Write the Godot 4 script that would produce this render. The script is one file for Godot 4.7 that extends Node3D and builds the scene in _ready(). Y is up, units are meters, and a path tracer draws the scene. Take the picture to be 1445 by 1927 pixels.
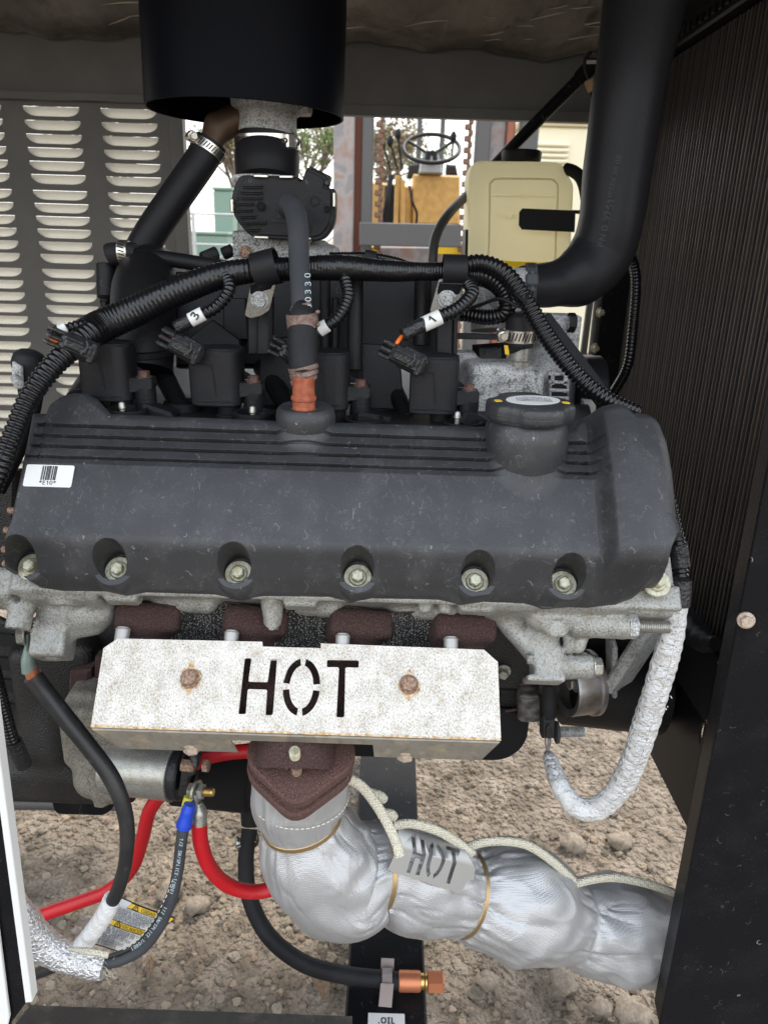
extends Node3D
# A standby generator seen through the open side of its enclosure.

const BASE := Vector3(0.0000,0.8870,-0.5860)
var bank := Transform3D(Basis(Vector3.RIGHT, Vector3(0, 0.76604, -0.64279), Vector3(0, 0.64279, 0.76604)), BASE)
var M := {}
var rng := RandomNumberGenerator.new()


class MB:
	var v := PackedVector3Array()
	var n := PackedVector3Array()
	var uv := PackedVector2Array()
	var idx := PackedInt32Array()

	func add(p: Vector3, nn: Vector3, u := Vector2.ZERO) -> int:
		v.append(p); n.append(nn); uv.append(u)
		return v.size() - 1

	func t(a: int, b: int, c: int) -> void:
		var f := (v[b] - v[a]).cross(v[c] - v[a])
		if f.dot(n[a] + n[b] + n[c]) > 0.0:
			idx.append(a); idx.append(c); idx.append(b)
		else:
			idx.append(a); idx.append(b); idx.append(c)

	func q(a: int, b: int, c: int, d: int) -> void:
		t(a, b, c); t(a, c, d)

	func quad(a: Vector3, b: Vector3, c: Vector3, d: Vector3, nn: Vector3, s := 1.0) -> void:
		var e := (b - a).length() * s
		var g := (d - a).length() * s
		var i := add(a, nn, Vector2(0, 0)); add(b, nn, Vector2(e, 0)); add(c, nn, Vector2(e, g)); add(d, nn, Vector2(0, g))
		q(i, i + 1, i + 2, i + 3)

	func tri(a: Vector3, b: Vector3, c: Vector3, nn: Vector3) -> void:
		var i := add(a, nn); add(b, nn); add(c, nn)
		t(i, i + 1, i + 2)

	func mesh(shift := Vector3.ZERO) -> ArrayMesh:
		var am := ArrayMesh.new()
		if idx.is_empty():
			return am
		var vv := v
		if shift != Vector3.ZERO:
			vv = v.duplicate()
			for i in vv.size():
				vv[i] += shift
		var a := []
		a.resize(Mesh.ARRAY_MAX)
		a[Mesh.ARRAY_VERTEX] = vv; a[Mesh.ARRAY_NORMAL] = n; a[Mesh.ARRAY_TEX_UV] = uv; a[Mesh.ARRAY_INDEX] = idx
		am.add_surface_from_arrays(Mesh.PRIMITIVE_TRIANGLES, a)
		return am


# ---- naming and placing ----
func tag(o: Node, label: String, category: String, group := "") -> void:
	o.set_meta("label", label); o.set_meta("category", category)
	if group: o.set_meta("group", group)


func thing(called: String, label: String, category: String, at: Vector3, group := "") -> Node3D:
	var o := Node3D.new()
	o.name = numbered(called)
	add_child(o)
	o.position = at
	tag(o, label, category, group)
	return o


var taken := {}
func numbered(called: String) -> String:
	taken[called] = taken.get(called, -1) + 1
	return called if taken[called] == 0 else "%s_%03d" % [called, taken[called]]


func part(called: String, mb, mat: Material, parent: Node3D) -> MeshInstance3D:
	var o := MeshInstance3D.new()
	var k := 0
	var nm := called
	while parent.has_node(nm):
		k += 1
		nm = "%s_%03d" % [called, k]
	o.name = nm
	o.mesh = mb.mesh() if mb is MB else mb
	o.material_override = mat
	parent.add_child(o)
	o.position = -parent.global_position
	return o


func solo(called: String, mb: MB, mat: Material, label: String, category: String, group := "") -> MeshInstance3D:
	var lo := Vector3.INF
	var hi := -Vector3.INF
	for p in mb.v:
		lo = lo.min(p); hi = hi.max(p)
	var at := Vector3((lo.x + hi.x) / 2, lo.y, (lo.z + hi.z) / 2)
	var o := MeshInstance3D.new()
	o.name = numbered(called)
	o.mesh = mb.mesh(-at)
	o.material_override = mat
	add_child(o)
	o.position = at
	if label: tag(o, label, category, group)
	return o


func structure(called: String, mb: MB, mat: Material) -> MeshInstance3D:
	var o := MeshInstance3D.new()
	o.name = numbered(called)
	o.mesh = mb.mesh()
	o.material_override = mat
	add_child(o)
	o.set_meta("kind", "structure")
	return o


# ---- shapes ----
func frame_of(axis: Vector3) -> Basis:   # y along the axis
	var y := axis.normalized()
	var x := y.cross(Vector3(0.31, 0.2, 0.93)).normalized()
	if abs(y.dot(Vector3(0.31, 0.2, 0.93).normalized())) > 0.98:
		x = y.cross(Vector3.RIGHT).normalized()
	return Basis(x, y, x.cross(y))


func path(pts: Array, step: float) -> Array:   # Catmull-Rom; gives [points, key position 0..n-1]
	var out: Array = []
	var key: Array = []
	for i in pts.size() - 1:
		var a: Vector3 = pts[max(i - 1, 0)]
		var b: Vector3 = pts[i]
		var c: Vector3 = pts[i + 1]
		var d: Vector3 = pts[min(i + 2, pts.size() - 1)]
		if i == 0: a = b * 2 - c
		if i == pts.size() - 2: d = c * 2 - b
		var m: int = max(1, int(ceil(b.distance_to(c) / step)))
		for k in m:
			var f := float(k) / m
			out.append(0.5 * ((2 * b) + (c - a) * f + (2 * a - 5 * b + 4 * c - d) * f * f + (3 * b - a - 3 * c + d) * f * f * f))
			key.append(i + f)
	out.append(pts[-1]); key.append(float(pts.size() - 1))
	return [out, key]


func tube(mb: MB, pts: Array, rad, segs := 14, step := 0.006, swell = null, caps := true) -> void:
	var pk := path(pts, step)
	var p: Array = pk[0]
	var key: Array = pk[1]
	var x := Vector3.ZERO
	var s := 0.0
	var rows: Array = []
	var n := p.size()
	var base := mb.v.size()
	var tang: Array = []
	for i in n:
		var tg: Vector3 = (p[min(i + 1, n - 1)] - p[max(i - 1, 0)]).normalized()
		tang.append(tg)
	x = frame_of(tang[0]).x
	for i in n:
		var tg: Vector3 = tang[i]
		x = (x - tg * x.dot(tg)).normalized()
		var y := tg.cross(x)
		if i > 0: s += (p[i] as Vector3).distance_to(p[i - 1])
		var r: float
		if rad is Array:
			var kk: int = min(int(key[i]), rad.size() - 2)
			var ff: float = key[i] - kk
			ff = ff * ff * (3 - 2 * ff)
			r = lerpf(rad[kk], rad[kk + 1], ff)
		else:
			r = rad
		for j in segs + 1:
			var an := TAU * j / segs
			var d := x * cos(an) + y * sin(an)
			var rr := r
			if swell != null: rr = swell.call(s, an, r)
			mb.add(p[i] + d * rr, d, Vector2(float(j) / segs * max(1.0, round(TAU * r / 0.05)) * 1.0, s / 0.05))
	# true normals from neighbours
	var w := segs + 1
	if swell != null or rad is Array:
		for i in n:
			for j in segs:
				var a: Vector3 = mb.v[base + min(i + 1, n - 1) * w + j] - mb.v[base + max(i - 1, 0) * w + j]
				var b: Vector3 = mb.v[base + i * w + (j + 1) % segs] - mb.v[base + i * w + (j + segs - 1) % segs]
				var nn := a.cross(b).normalized()
				if nn.dot(mb.n[base + i * w + j]) < 0: nn = -nn
				if nn.length() > 0.5: mb.n[base + i * w + j] = nn
			mb.n[base + i * w + segs] = mb.n[base + i * w]
	for i in n - 1:
		for j in segs:
			var a := base + i * w + j
			mb.q(a, a + 1, a + w + 1, a + w)
	if caps:
		for e in [0, n - 1]:
			var nn: Vector3 = tang[e] * (-1.0 if e == 0 else 1.0)
			var c := mb.add(p[e], nn)
			for j in segs + 1:
				mb.add(mb.v[base + e * w + j], nn)
			for j in segs:
				mb.t(c, c + 1 + j, c + 2 + j)


func corr(pitch: float, depth: float) -> Callable:
	return func(s: float, _a: float, r: float) -> float: return r - depth * pow(abs(sin(PI * s / pitch)), 3.0) * 1.0


func lathe(mb: MB, prof: Array, at: Vector3, axis: Vector3, segs := 28, flat := false, squash := Vector2.ONE) -> void:
	var b := frame_of(axis)
	var m := prof.size()
	for k in m - 1:
		var p0: Vector2 = prof[k]
		var p1: Vector2 = prof[k + 1]
		if p0.distance_to(p1) < 1e-6: continue
		var d := (p1 - p0).normalized()
		var n0 := Vector2(d.y, -d.x)
		var na := n0
		var nb := n0
		if k > 0:
			var dp: Vector2 = (p0 - prof[k - 1]).normalized()
			if dp.dot(d) > 0.77: na = (n0 + Vector2(dp.y, -dp.x)).normalized()
		if k < m - 2:
			var dn: Vector2 = (prof[k + 2] - p1).normalized()
			if dn.dot(d) > 0.77: nb = (n0 + Vector2(dn.y, -dn.x)).normalized()
		if flat:
			for j in segs:
				var a0 := TAU * j / segs
				var a1 := TAU * (j + 1) / segs
				var am := (a0 + a1) / 2
				var e0 := b.x * cos(a0) + b.z * sin(a0)
				var e1 := b.x * cos(a1) + b.z * sin(a1)
				var em := b.x * cos(am) + b.z * sin(am)
				var nn := (em * n0.x + b.y * n0.y).normalized()
				mb.quad(at + e0 * p0.x + b.y * p0.y, at + e1 * p0.x + b.y * p0.y, at + e1 * p1.x + b.y * p1.y, at + e0 * p1.x + b.y * p1.y, nn)
			continue
		var s := mb.v.size()
		for j in segs + 1:
			var an := TAU * j / segs
			var e := b.x * cos(an) * squash.x + b.z * sin(an) * squash.y
			mb.add(at + e * p0.x + b.y * p0.y, e * na.x + b.y * na.y, Vector2(float(j) / segs * 4, p0.y / 0.05))
			mb.add(at + e * p1.x + b.y * p1.y, e * nb.x + b.y * nb.y, Vector2(float(j) / segs * 4, p1.y / 0.05))
		for j in segs:
			mb.q(s + j * 2, s + j * 2 + 2, s + j * 2 + 3, s + j * 2 + 1)


func cyl(mb: MB, a: Vector3, b: Vector3, r: float, r2 := -1.0, segs := 24, bev := 0.0006) -> void:
	var h := a.distance_to(b)
	if r2 < 0: r2 = r
	lathe(mb, [Vector2(0, 0), Vector2(r - bev, 0), Vector2(r, bev), Vector2(r2, h - bev), Vector2(r2 - bev, h), Vector2(0, h)], a, b - a, segs)


func ring(mb: MB, a: Vector3, b: Vector3, ro: float, ri: float, segs := 32) -> void:
	var h := a.distance_to(b)
	var e: float = min(0.0006, (ro - ri) * 0.3)
	lathe(mb, [Vector2(ri, h), Vector2(ri, 0), Vector2(ro - e, 0), Vector2(ro, e), Vector2(ro, h - e), Vector2(ro - e, h), Vector2(ri, h)], a, b - a, segs)


func hexhead(mb: MB, at: Vector3, axis: Vector3, r: float, h: float, washer := 0.0, wh := 0.0018) -> void:
	var y := axis.normalized()
	if washer > 0:
		cyl(mb, at, at + y * wh, washer, -1, 28, 0.0004)
		at += y * wh * 0.98
	lathe(mb, [Vector2(r, 0), Vector2(r, h * 0.85), Vector2(r * 0.86, h), Vector2(0, h)], at, y, 6, true)


func threads(mb: MB, a: Vector3, b: Vector3, r: float, pitch := 0.0016) -> void:
	var h := a.distance_to(b)
	var pr: Array = [Vector2(0, 0)]
	var k := 0.0
	while k < h - pitch:
		pr.append(Vector2(r, k)); pr.append(Vector2(r, k + pitch * 0.35)); pr.append(Vector2(r * 0.86, k + pitch * 0.68))
		k += pitch
	pr.append(Vector2(r * 0.85, h)); pr.append(Vector2(0, h))
	lathe(mb, pr, a, b - a, 16)


func box(mb: MB, c: Vector3, size: Vector3, basis := Basis(), bev := 0.001) -> void:
	var h := size / 2
	bev = min(bev, min(h.x, min(h.y, h.z)) * 0.9)
	var inr := h - Vector3.ONE * bev
	for ax in 3:
		for sg in [-1.0, 1.0]:
			var nn := Vector3.ZERO
			nn[ax] = sg
			var u := (ax + 1) % 3
			var w := (ax + 2) % 3
			var q: Array = []
			for c4 in [[-1, -1], [1, -1], [1, 1], [-1, 1]]:
				var p := Vector3.ZERO
				p[ax] = sg * h[ax]; p[u] = c4[0] * inr[u]; p[w] = c4[1] * inr[w]
				q.append(c + basis * p)
			mb.quad(q[0], q[1], q[2], q[3], (basis * nn).normalized(), 10.0)
	for ax in 3:   # edge bevels run along ax
		var u := (ax + 1) % 3
		var w := (ax + 2) % 3
		for su in [-1.0, 1.0]:
			for sw in [-1.0, 1.0]:
				var q: Array = []
				for k in [[-1.0, 0], [1.0, 0], [1.0, 1], [-1.0, 1]]:
					var p := Vector3.ZERO
					p[ax] = k[0] * inr[ax]
					p[u] = su * (h[u] if k[1] == 0 else inr[u])
					p[w] = sw * (inr[w] if k[1] == 0 else h[w])
					q.append(c + basis * p)
				var nn := Vector3.ZERO
				nn[u] = su; nn[w] = sw
				mb.quad(q[0], q[1], q[2], q[3], (basis * nn).normalized(), 10.0)
	for sx in [-1.0, 1.0]:
		for sy in [-1.0, 1.0]:
			for sz in [-1.0, 1.0]:
				var sgn := Vector3(sx, sy, sz)
				mb.tri(c + basis * Vector3(sx * h.x, sy * inr.y, sz * inr.z), c + basis * Vector3(sx * inr.x, sy * h.y, sz * inr.z), c + basis * Vector3(sx * inr.x, sy * inr.y, sz * h.z), (basis * sgn).normalized())


func bar(mb: MB, a: Vector3, b: Vector3, w: float, d: float, up := Vector3.UP, bev := 0.001) -> void:
	var x := (b - a).normalized()
	var z := x.cross(up).normalized()
	box(mb, (a + b) / 2, Vector3(a.distance_to(b), w, d), Basis(x, z.cross(x), z), bev)


func slab(mb: MB, q: Array, thick: float, bev := 0.0008) -> void:   # a plate over world corners, thick away from its face
	var nn: Vector3 = (q[1] - q[0]).cross(q[2] - q[0]).normalized()
	var o: Vector3 = q[0]
	if nn.dot(o - Vector3(0, 1.15, 0)) < 0: nn = -nn
	var x: Vector3 = (q[1] - q[0]).normalized()
	var y := nn.cross(x)
	var poly := PackedVector2Array()
	for p in q:
		poly.append(Vector2((p - o).dot(x), (p - o).dot(y)))
	prism(mb, poly, Transform3D(Basis(x, y, nn), o), thick, bev)


func prism(mb: MB, poly: PackedVector2Array, tf: Transform3D, depth: float, bev := 0.0008, both := true, skip = null) -> void:
	# face at local z = 0 looking along -z, body up to z = depth
	if Geometry2D.is_polygon_clockwise(poly):
		poly = poly.duplicate()
		poly.reverse()
	var n := poly.size()
	var ins := PackedVector2Array()
	for i in n:
		var a := (poly[i] - poly[(i + n - 1) % n]).normalized()
		var b := (poly[(i + 1) % n] - poly[i]).normalized()
		var na := Vector2(-a.y, a.x)
		var nb := Vector2(-b.y, b.x)
		var m := na + nb
		var l: float = max(0.35, m.length_squared() / 2.0)
		ins.append(poly[i] + m / l / 2.0 * bev * 2.0 / max(1.0, m.length()) if m.length() > 0.2 else poly[i])
	var tr := Geometry2D.triangulate_polygon(ins)
	var bz := tf.basis.z.normalized()
	for face in ([0, 1] if both else [0]):
		var z := 0.0 if face == 0 else depth
		var nn := -bz if face == 0 else bz
		var s := mb.v.size()
		for p in ins:
			mb.add(tf * Vector3(p.x, p.y, z), nn, p * 10.0)
		for k in range(0, tr.size(), 3):
			mb.t(s + tr[k], s + tr[k + 1], s + tr[k + 2])
	var nrm: Array = []
	for i in n:
		var d := (poly[(i + 1) % n] - poly[i]).normalized()
		nrm.append(Vector2(d.y, -d.x))
	for i in n:
		var j := (i + 1) % n
		if skip != null and skip.call(poly[i], poly[j]): continue
		var n0: Vector2 = nrm[i]
		var na := n0
		var nb := n0
		if n0.dot(nrm[(i + n - 1) % n]) > 0.8: na = (n0 + nrm[(i + n - 1) % n]).normalized()
		if n0.dot(nrm[j]) > 0.8: nb = (n0 + nrm[j]).normalized()
		var wa := (tf.basis * Vector3(na.x, na.y, 0)).normalized()
		var wb := (tf.basis * Vector3(nb.x, nb.y, 0)).normalized()
		var lvl: Array = [[ins, 0.0, -bz], [poly, bev, Vector3.ZERO], [poly, depth - (bev if both else 0.0), Vector3.ZERO]]
		if both: lvl.append([ins, depth, bz])
		for k in lvl.size() - 1:
			var A: PackedVector2Array = lvl[k][0]
			var B: PackedVector2Array = lvl[k + 1][0]
			var za: float = lvl[k][1]
			var zb: float = lvl[k + 1][1]
			var lean: Vector3 = lvl[k][2] + lvl[k + 1][2]
			var s := mb.add(tf * Vector3(A[i].x, A[i].y, za), (wa + lean).normalized(), Vector2(A[i].x, za) * 10)
			mb.add(tf * Vector3(A[j].x, A[j].y, za), (wb + lean).normalized(), Vector2(A[j].x, za) * 10)
			mb.add(tf * Vector3(B[j].x, B[j].y, zb), (wb + lean).normalized(), Vector2(B[j].x, zb) * 10)
			mb.add(tf * Vector3(B[i].x, B[i].y, zb), (wa + lean).normalized(), Vector2(B[i].x, zb) * 10)
			mb.q(s, s + 1, s + 2, s + 3)


func roundpoly(poly: Array, r: float, k := 4) -> PackedVector2Array:
	var out := PackedVector2Array()
	var n := poly.size()
	for i in n:
		var p: Vector2 = poly[i]
		var a: Vector2 = poly[(i + n - 1) % n]
		var b: Vector2 = poly[(i + 1) % n]
		var ra: float = min(r, p.distance_to(a) * 0.45)
		var rb: float = min(r, p.distance_to(b) * 0.45)
		var s := p + (a - p).normalized() * ra
		var e := p + (b - p).normalized() * rb
		for j in k + 1:
			var f := float(j) / k
			out.append(s.lerp(p, f).lerp(p.lerp(e, f), f))
	return out


# a plate with cut-outs: cut along lines through every hole, so that no piece keeps a hole; bend maps plate coordinates to space
func stencil(mb: MB, outer: PackedVector2Array, holes: Array, xs: Array, ys: Array, thick: float, bend: Callable) -> void:
	var cells: Array = []
	var gx: Array = [-9.0] + xs + [9.0]
	var gy: Array = [-9.0] + ys + [9.0]
	for i in gx.size() - 1:
		for j in gy.size() - 1:
			cells.append(PackedVector2Array([Vector2(gx[i], gy[j]), Vector2(gx[i + 1], gy[j]), Vector2(gx[i + 1], gy[j + 1]), Vector2(gx[i], gy[j + 1])]))
	for c in cells:
		for pc in Geometry2D.intersect_polygons(outer, c):
			var pieces: Array = [pc]
			for h in holes:
				var nxt: Array = []
				for p in pieces:
					for r in Geometry2D.clip_polygons(p, h):
						if not Geometry2D.is_polygon_clockwise(r): nxt.append(r)
				pieces = nxt
			for p in pieces:
				var tr := Geometry2D.triangulate_polygon(p)
				for f in 2:
					var s := mb.v.size()
					for w in p:
						var a: Array = bend.call(w)
						mb.add(a[0] + a[1] * (thick * (0.5 if f == 0 else -0.5)), a[1] * (1.0 if f == 0 else -1.0), w * 10.0)
					for k in range(0, tr.size(), 3):
						mb.t(s + tr[k], s + tr[k + 1], s + tr[k + 2])
				for k in p.size():
					var a2: Vector2 = p[k]
					var b2: Vector2 = p[(k + 1) % p.size()]
					var inner := false
					for x in xs:
						if abs(a2.x - x) < 1e-4 and abs(b2.x - x) < 1e-4: inner = true
					for y in ys:
						if abs(a2.y - y) < 1e-4 and abs(b2.y - y) < 1e-4: inner = true
					if inner: continue
					var A: Array = bend.call(a2)
					var B: Array = bend.call(b2)
					var side: Vector3 = (B[0] - A[0]).cross(A[1]).normalized()
					mb.quad(A[0] + A[1] * thick * 0.5, B[0] + B[1] * thick * 0.5, B[0] - B[1] * thick * 0.5, A[0] - A[1] * thick * 0.5, side, 10.0)


func lettering(called: String, words: String, high: float, tf: Transform3D, mat: Material, parent: Node3D, bold := false, mono := false) -> MeshInstance3D:
	var f := SystemFont.new()
	f.font_names = PackedStringArray(["Droid Sans Mono" if mono else "Droid Sans"])
	if bold: f.font_weight = 700
	var t := TextMesh.new()
	t.text = words
	t.font = f
	t.font_size = 48
	t.pixel_size = high / 35.0
	t.depth = 0.0003
	t.curve_step = 3.0
	var o := part(called, t, mat, parent)
	o.transform = Transform3D(tf.basis, tf.origin - parent.global_position)
	return o


# ---- a field of distances, meshed as surface nets: castings and bodies whose pieces flow together ----
var fd := PackedFloat32Array()
var fn := Vector3i.ZERO
var fo := Vector3.ZERO
var fc := 0.004

func field(lo: Vector3, hi: Vector3, cell: float) -> void:
	fc = cell
	fo = lo
	fn = Vector3i(((hi - lo) / cell).ceil()) + Vector3i.ONE
	fd = PackedFloat32Array()
	fd.resize(fn.x * fn.y * fn.z)
	fd.fill(1.0)


func blend(i: int, d: float, k: float, cut: bool) -> void:
	if cut:
		var h2: float = max(k - abs(-d - fd[i]), 0.0) / k
		fd[i] = max(fd[i], -d) + h2 * h2 * k * 0.25
	else:
		var h: float = max(k - abs(d - fd[i]), 0.0) / k
		fd[i] = min(fd[i], d) - h * h * k * 0.25


func reach(lo: Vector3, hi: Vector3, pad: float) -> Array:
	var a := Vector3i(((lo - Vector3.ONE * pad - fo) / fc).floor()).clamp(Vector3i.ZERO, fn - Vector3i.ONE)
	var b := Vector3i(((hi + Vector3.ONE * pad - fo) / fc).ceil()).clamp(Vector3i.ZERO, fn - Vector3i.ONE)
	return [a, b]


func f_cap(a: Vector3, b: Vector3, ra: float, rb: float, k := 0.004, cut := false) -> void:
	var r: float = max(ra, rb)
	var g := reach(a.min(b), a.max(b), r + k + fc * 2)
	var lo: Vector3i = g[0]
	var hi: Vector3i = g[1]
	var ba := b - a
	var bb: float = max(ba.length_squared(), 1e-9)
	for z in range(lo.z, hi.z + 1):
		for y in range(lo.y, hi.y + 1):
			var i := (z * fn.y + y) * fn.x + lo.x
			for x in range(lo.x, hi.x + 1):
				var p := fo + Vector3(x, y, z) * fc
				var h := clampf((p - a).dot(ba) / bb, 0.0, 1.0)
				blend(i, (p - a - ba * h).length() - lerpf(ra, rb, h), k, cut)
				i += 1


func f_cyl(a: Vector3, b: Vector3, r: float, rnd := 0.001, k := 0.003, cut := false) -> void:
	var ax := (b - a).normalized()
	var hh := a.distance_to(b) / 2
	var c := (a + b) / 2
	var ext := Vector3(sqrt(max(0.0, 1 - ax.x * ax.x)), sqrt(max(0.0, 1 - ax.y * ax.y)), sqrt(max(0.0, 1 - ax.z * ax.z))) * r
	var g := reach(a.min(b) - ext, a.max(b) + ext, k + fc * 2)
	var lo: Vector3i = g[0]
	var hi: Vector3i = g[1]
	for z in range(lo.z, hi.z + 1):
		for y in range(lo.y, hi.y + 1):
			var i := (z * fn.y + y) * fn.x + lo.x
			for x in range(lo.x, hi.x + 1):
				var p := fo + Vector3(x, y, z) * fc - c
				var al := p.dot(ax)
				var dx := (p - ax * al).length() - r + rnd
				var dy: float = abs(al) - hh + rnd
				blend(i, min(max(dx, dy), 0.0) + Vector2(max(dx, 0.0), max(dy, 0.0)).length() - rnd, k, cut)
				i += 1


func f_box(c: Vector3, size: Vector3, basis := Basis(), rnd := 0.003, k := 0.004, cut := false) -> void:
	var h := size / 2
	var e := Vector3(abs(basis.x.x) * h.x + abs(basis.y.x) * h.y + abs(basis.z.x) * h.z, abs(basis.x.y) * h.x + abs(basis.y.y) * h.y + abs(basis.z.y) * h.z, abs(basis.x.z) * h.x + abs(basis.y.z) * h.y + abs(basis.z.z) * h.z)
	var g := reach(c - e, c + e, k + fc * 2)
	var lo: Vector3i = g[0]
	var hi: Vector3i = g[1]
	var inv := basis.inverse()
	for z in range(lo.z, hi.z + 1):
		for y in range(lo.y, hi.y + 1):
			var i := (z * fn.y + y) * fn.x + lo.x
			for x in range(lo.x, hi.x + 1):
				var p := inv * (fo + Vector3(x, y, z) * fc - c)
				var q := p.abs() - h + Vector3.ONE * rnd
				blend(i, q.max(Vector3.ZERO).length() + min(max(q.x, max(q.y, q.z)), 0.0) - rnd, k, cut)
				i += 1


func f_mesh(mb: MB, tf := Transform3D()) -> void:
	var sx := 1
	var sy := fn.x
	var sz := fn.x * fn.y
	var at := {}
	for z in fn.z - 1:
		for y in fn.y - 1:
			var i := (z * fn.y + y) * fn.x
			for x in fn.x - 1:
				var d0 := fd[i]
				if abs(d0) > fc * 1.9:
					i += 1
					continue
				var c := [d0, fd[i + sx], fd[i + sy], fd[i + sx + sy], fd[i + sz], fd[i + sx + sz], fd[i + sy + sz], fd[i + sx + sy + sz]]
				var neg := 0
				for k in 8:
					if c[k] < 0: neg += 1
				if neg == 0 or neg == 8:
					i += 1
					continue
				var sum := Vector3.ZERO
				var cnt := 0
				for e in [[0, 1], [2, 3], [4, 5], [6, 7], [0, 2], [1, 3], [4, 6], [5, 7], [0, 4], [1, 5], [2, 6], [3, 7]]:
					var da: float = c[e[0]]
					var db: float = c[e[1]]
					if (da < 0) != (db < 0):
						var f := da / (da - db)
						var pa := Vector3(e[0] & 1, (e[0] >> 1) & 1, e[0] >> 2)
						var pb := Vector3(e[1] & 1, (e[1] >> 1) & 1, e[1] >> 2)
						sum += pa.lerp(pb, f)
						cnt += 1
				var g := Vector3(c[1] + c[3] + c[5] + c[7] - c[0] - c[2] - c[4] - c[6], c[2] + c[3] + c[6] + c[7] - c[0] - c[1] - c[4] - c[5], c[4] + c[5] + c[6] + c[7] - c[0] - c[1] - c[2] - c[3])
				var p := fo + (Vector3(x, y, z) + sum / cnt) * fc
				at[i] = mb.add(tf * p, (tf.basis * g).normalized(), Vector2(p.x, p.y) * 10)
				i += 1
	for i in at:
		var d := fd[i]
		for ax in 3:
			var s1: int = [sx, sy, sz][ax]
			if (d < 0) == (fd[i + s1] < 0): continue
			var u: int = [sy, sz, sx][ax]
			var w: int = [sz, sx, sy][ax]
			if at.has(i - u) and at.has(i - w) and at.has(i - u - w):
				mb.q(at[i], at[i - u], at[i - u - w], at[i - w])


# ---- materials ----
func lin(r: float, g: float, b: float) -> Color:
	return Color(r, g, b).linear_to_srgb()


func ntex(freq: float, ramp: Array, sd := 1, size := 512, oct := 4, kind := FastNoiseLite.TYPE_SIMPLEX_SMOOTH) -> NoiseTexture2D:
	var f := FastNoiseLite.new()
	f.noise_type = kind; f.frequency = freq; f.seed = sd; f.fractal_octaves = oct
	var t := NoiseTexture2D.new()
	t.width = size; t.height = size; t.seamless = true; t.noise = f
	if not ramp.is_empty():
		var g := Gradient.new()
		var o := PackedFloat32Array()
		var c := PackedColorArray()
		for r in ramp:
			o.append(r[0]); c.append(r[1])
		g.offsets = o; g.colors = c
		t.color_ramp = g
	return t


func nnorm(freq: float, bump: float, sd := 5, size := 512, oct := 3) -> NoiseTexture2D:
	var t := ntex(freq, [], sd, size, oct)
	t.as_normal_map = true
	t.bump_strength = bump
	return t


func mat(called: String, c: Color, rough: float, metal := 0.0, tex: Texture2D = null, scale := 4.0, norm: Texture2D = null, nscale := 1.0) -> StandardMaterial3D:
	var m := StandardMaterial3D.new()
	m.resource_name = called
	m.albedo_color = c; m.roughness = rough; m.metallic = metal
	if tex: m.albedo_texture = tex
	if norm:
		m.normal_enabled = true
		m.normal_texture = norm; m.normal_scale = nscale
	if tex or norm:
		m.uv1_triplanar = true
		m.uv1_scale = Vector3.ONE * scale
	M[called] = m
	return m


func itex(im: Image) -> ImageTexture:
	return ImageTexture.create_from_image(im)


func noise_bytes(size: int, freq: float, sd: int, oct := 3) -> PackedByteArray:
	var f := FastNoiseLite.new()
	f.noise_type = FastNoiseLite.TYPE_SIMPLEX_SMOOTH; f.frequency = freq; f.seed = sd; f.fractal_octaves = oct
	var im := f.get_seamless_image(size, size)
	im.convert(Image.FORMAT_L8)
	return im.get_data()


func dusty(size: int, c: Color, dust: Color, amount: float, hairs: int, specks: int, sd: int) -> ImageTexture:
	var a := noise_bytes(size, 0.006, sd, 4)
	var b := noise_bytes(size, 0.2, sd + 1, 2)
	var out := PackedByteArray()
	out.resize(size * size * 3)
	for i in size * size:
		var f: float = clampf((a[i] / 255.0 - 0.45) * 1.6, 0.0, 1.0) * amount + (b[i] / 255.0 - 0.5) * 0.05
		if b[i] > 196: f += (b[i] - 196) / 255.0 * 1.2 * clampf((a[i] / 255.0 - 0.3) * 2.0, 0.0, 1.0) * amount * 3.0
		var k := c.lerp(dust, clampf(f, 0.0, 1.0))
		out[i * 3] = int(clampf(k.r, 0, 1) * 255); out[i * 3 + 1] = int(clampf(k.g, 0, 1) * 255); out[i * 3 + 2] = int(clampf(k.b, 0, 1) * 255)
	var im := Image.create_from_data(size, size, false, Image.FORMAT_RGB8, out)
	var r := RandomNumberGenerator.new()
	r.seed = sd
	for h in hairs:
		var p := Vector2(r.randf() * size, r.randf() * size)
		if a[int(p.y) * size + int(p.x)] / 255.0 < r.randf_range(0.3, 0.62): continue
		var an := r.randf() * TAU
		var turn := r.randf_range(-0.35, 0.35)
		var sh := r.randf_range(0.1, 0.55) * (1.6 if h % 9 == 0 else 1.0)
		for k in r.randi_range(5, 34):
			var x := posmod(int(p.x), size)
			var y := posmod(int(p.y), size)
			im.set_pixel(x, y, im.get_pixel(x, y).lerp(Color(0.66, 0.65, 0.62), sh))
			if h % 9 == 0:
				var x2 := posmod(x + 1, size)
				im.set_pixel(x2, y, im.get_pixel(x2, y).lerp(Color(0.66, 0.65, 0.62), sh))
			p += Vector2(cos(an), sin(an))
			an += turn + r.randf_range(-0.7, 0.7)
	for h in specks:
		var x := r.randi_range(1, size - 2)
		var y := r.randi_range(1, size - 2)
		var s := r.randf_range(0.08, 0.6)
		if a[y * size + x] / 255.0 < r.randf_range(0.25, 0.6): continue
		im.set_pixel(x, y, im.get_pixel(x, y).lerp(Color(0.65, 0.62, 0.56), s))
		if r.randf() < 0.25: im.set_pixel(x + 1, y, im.get_pixel(x, y))
	return itex(im)


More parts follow.
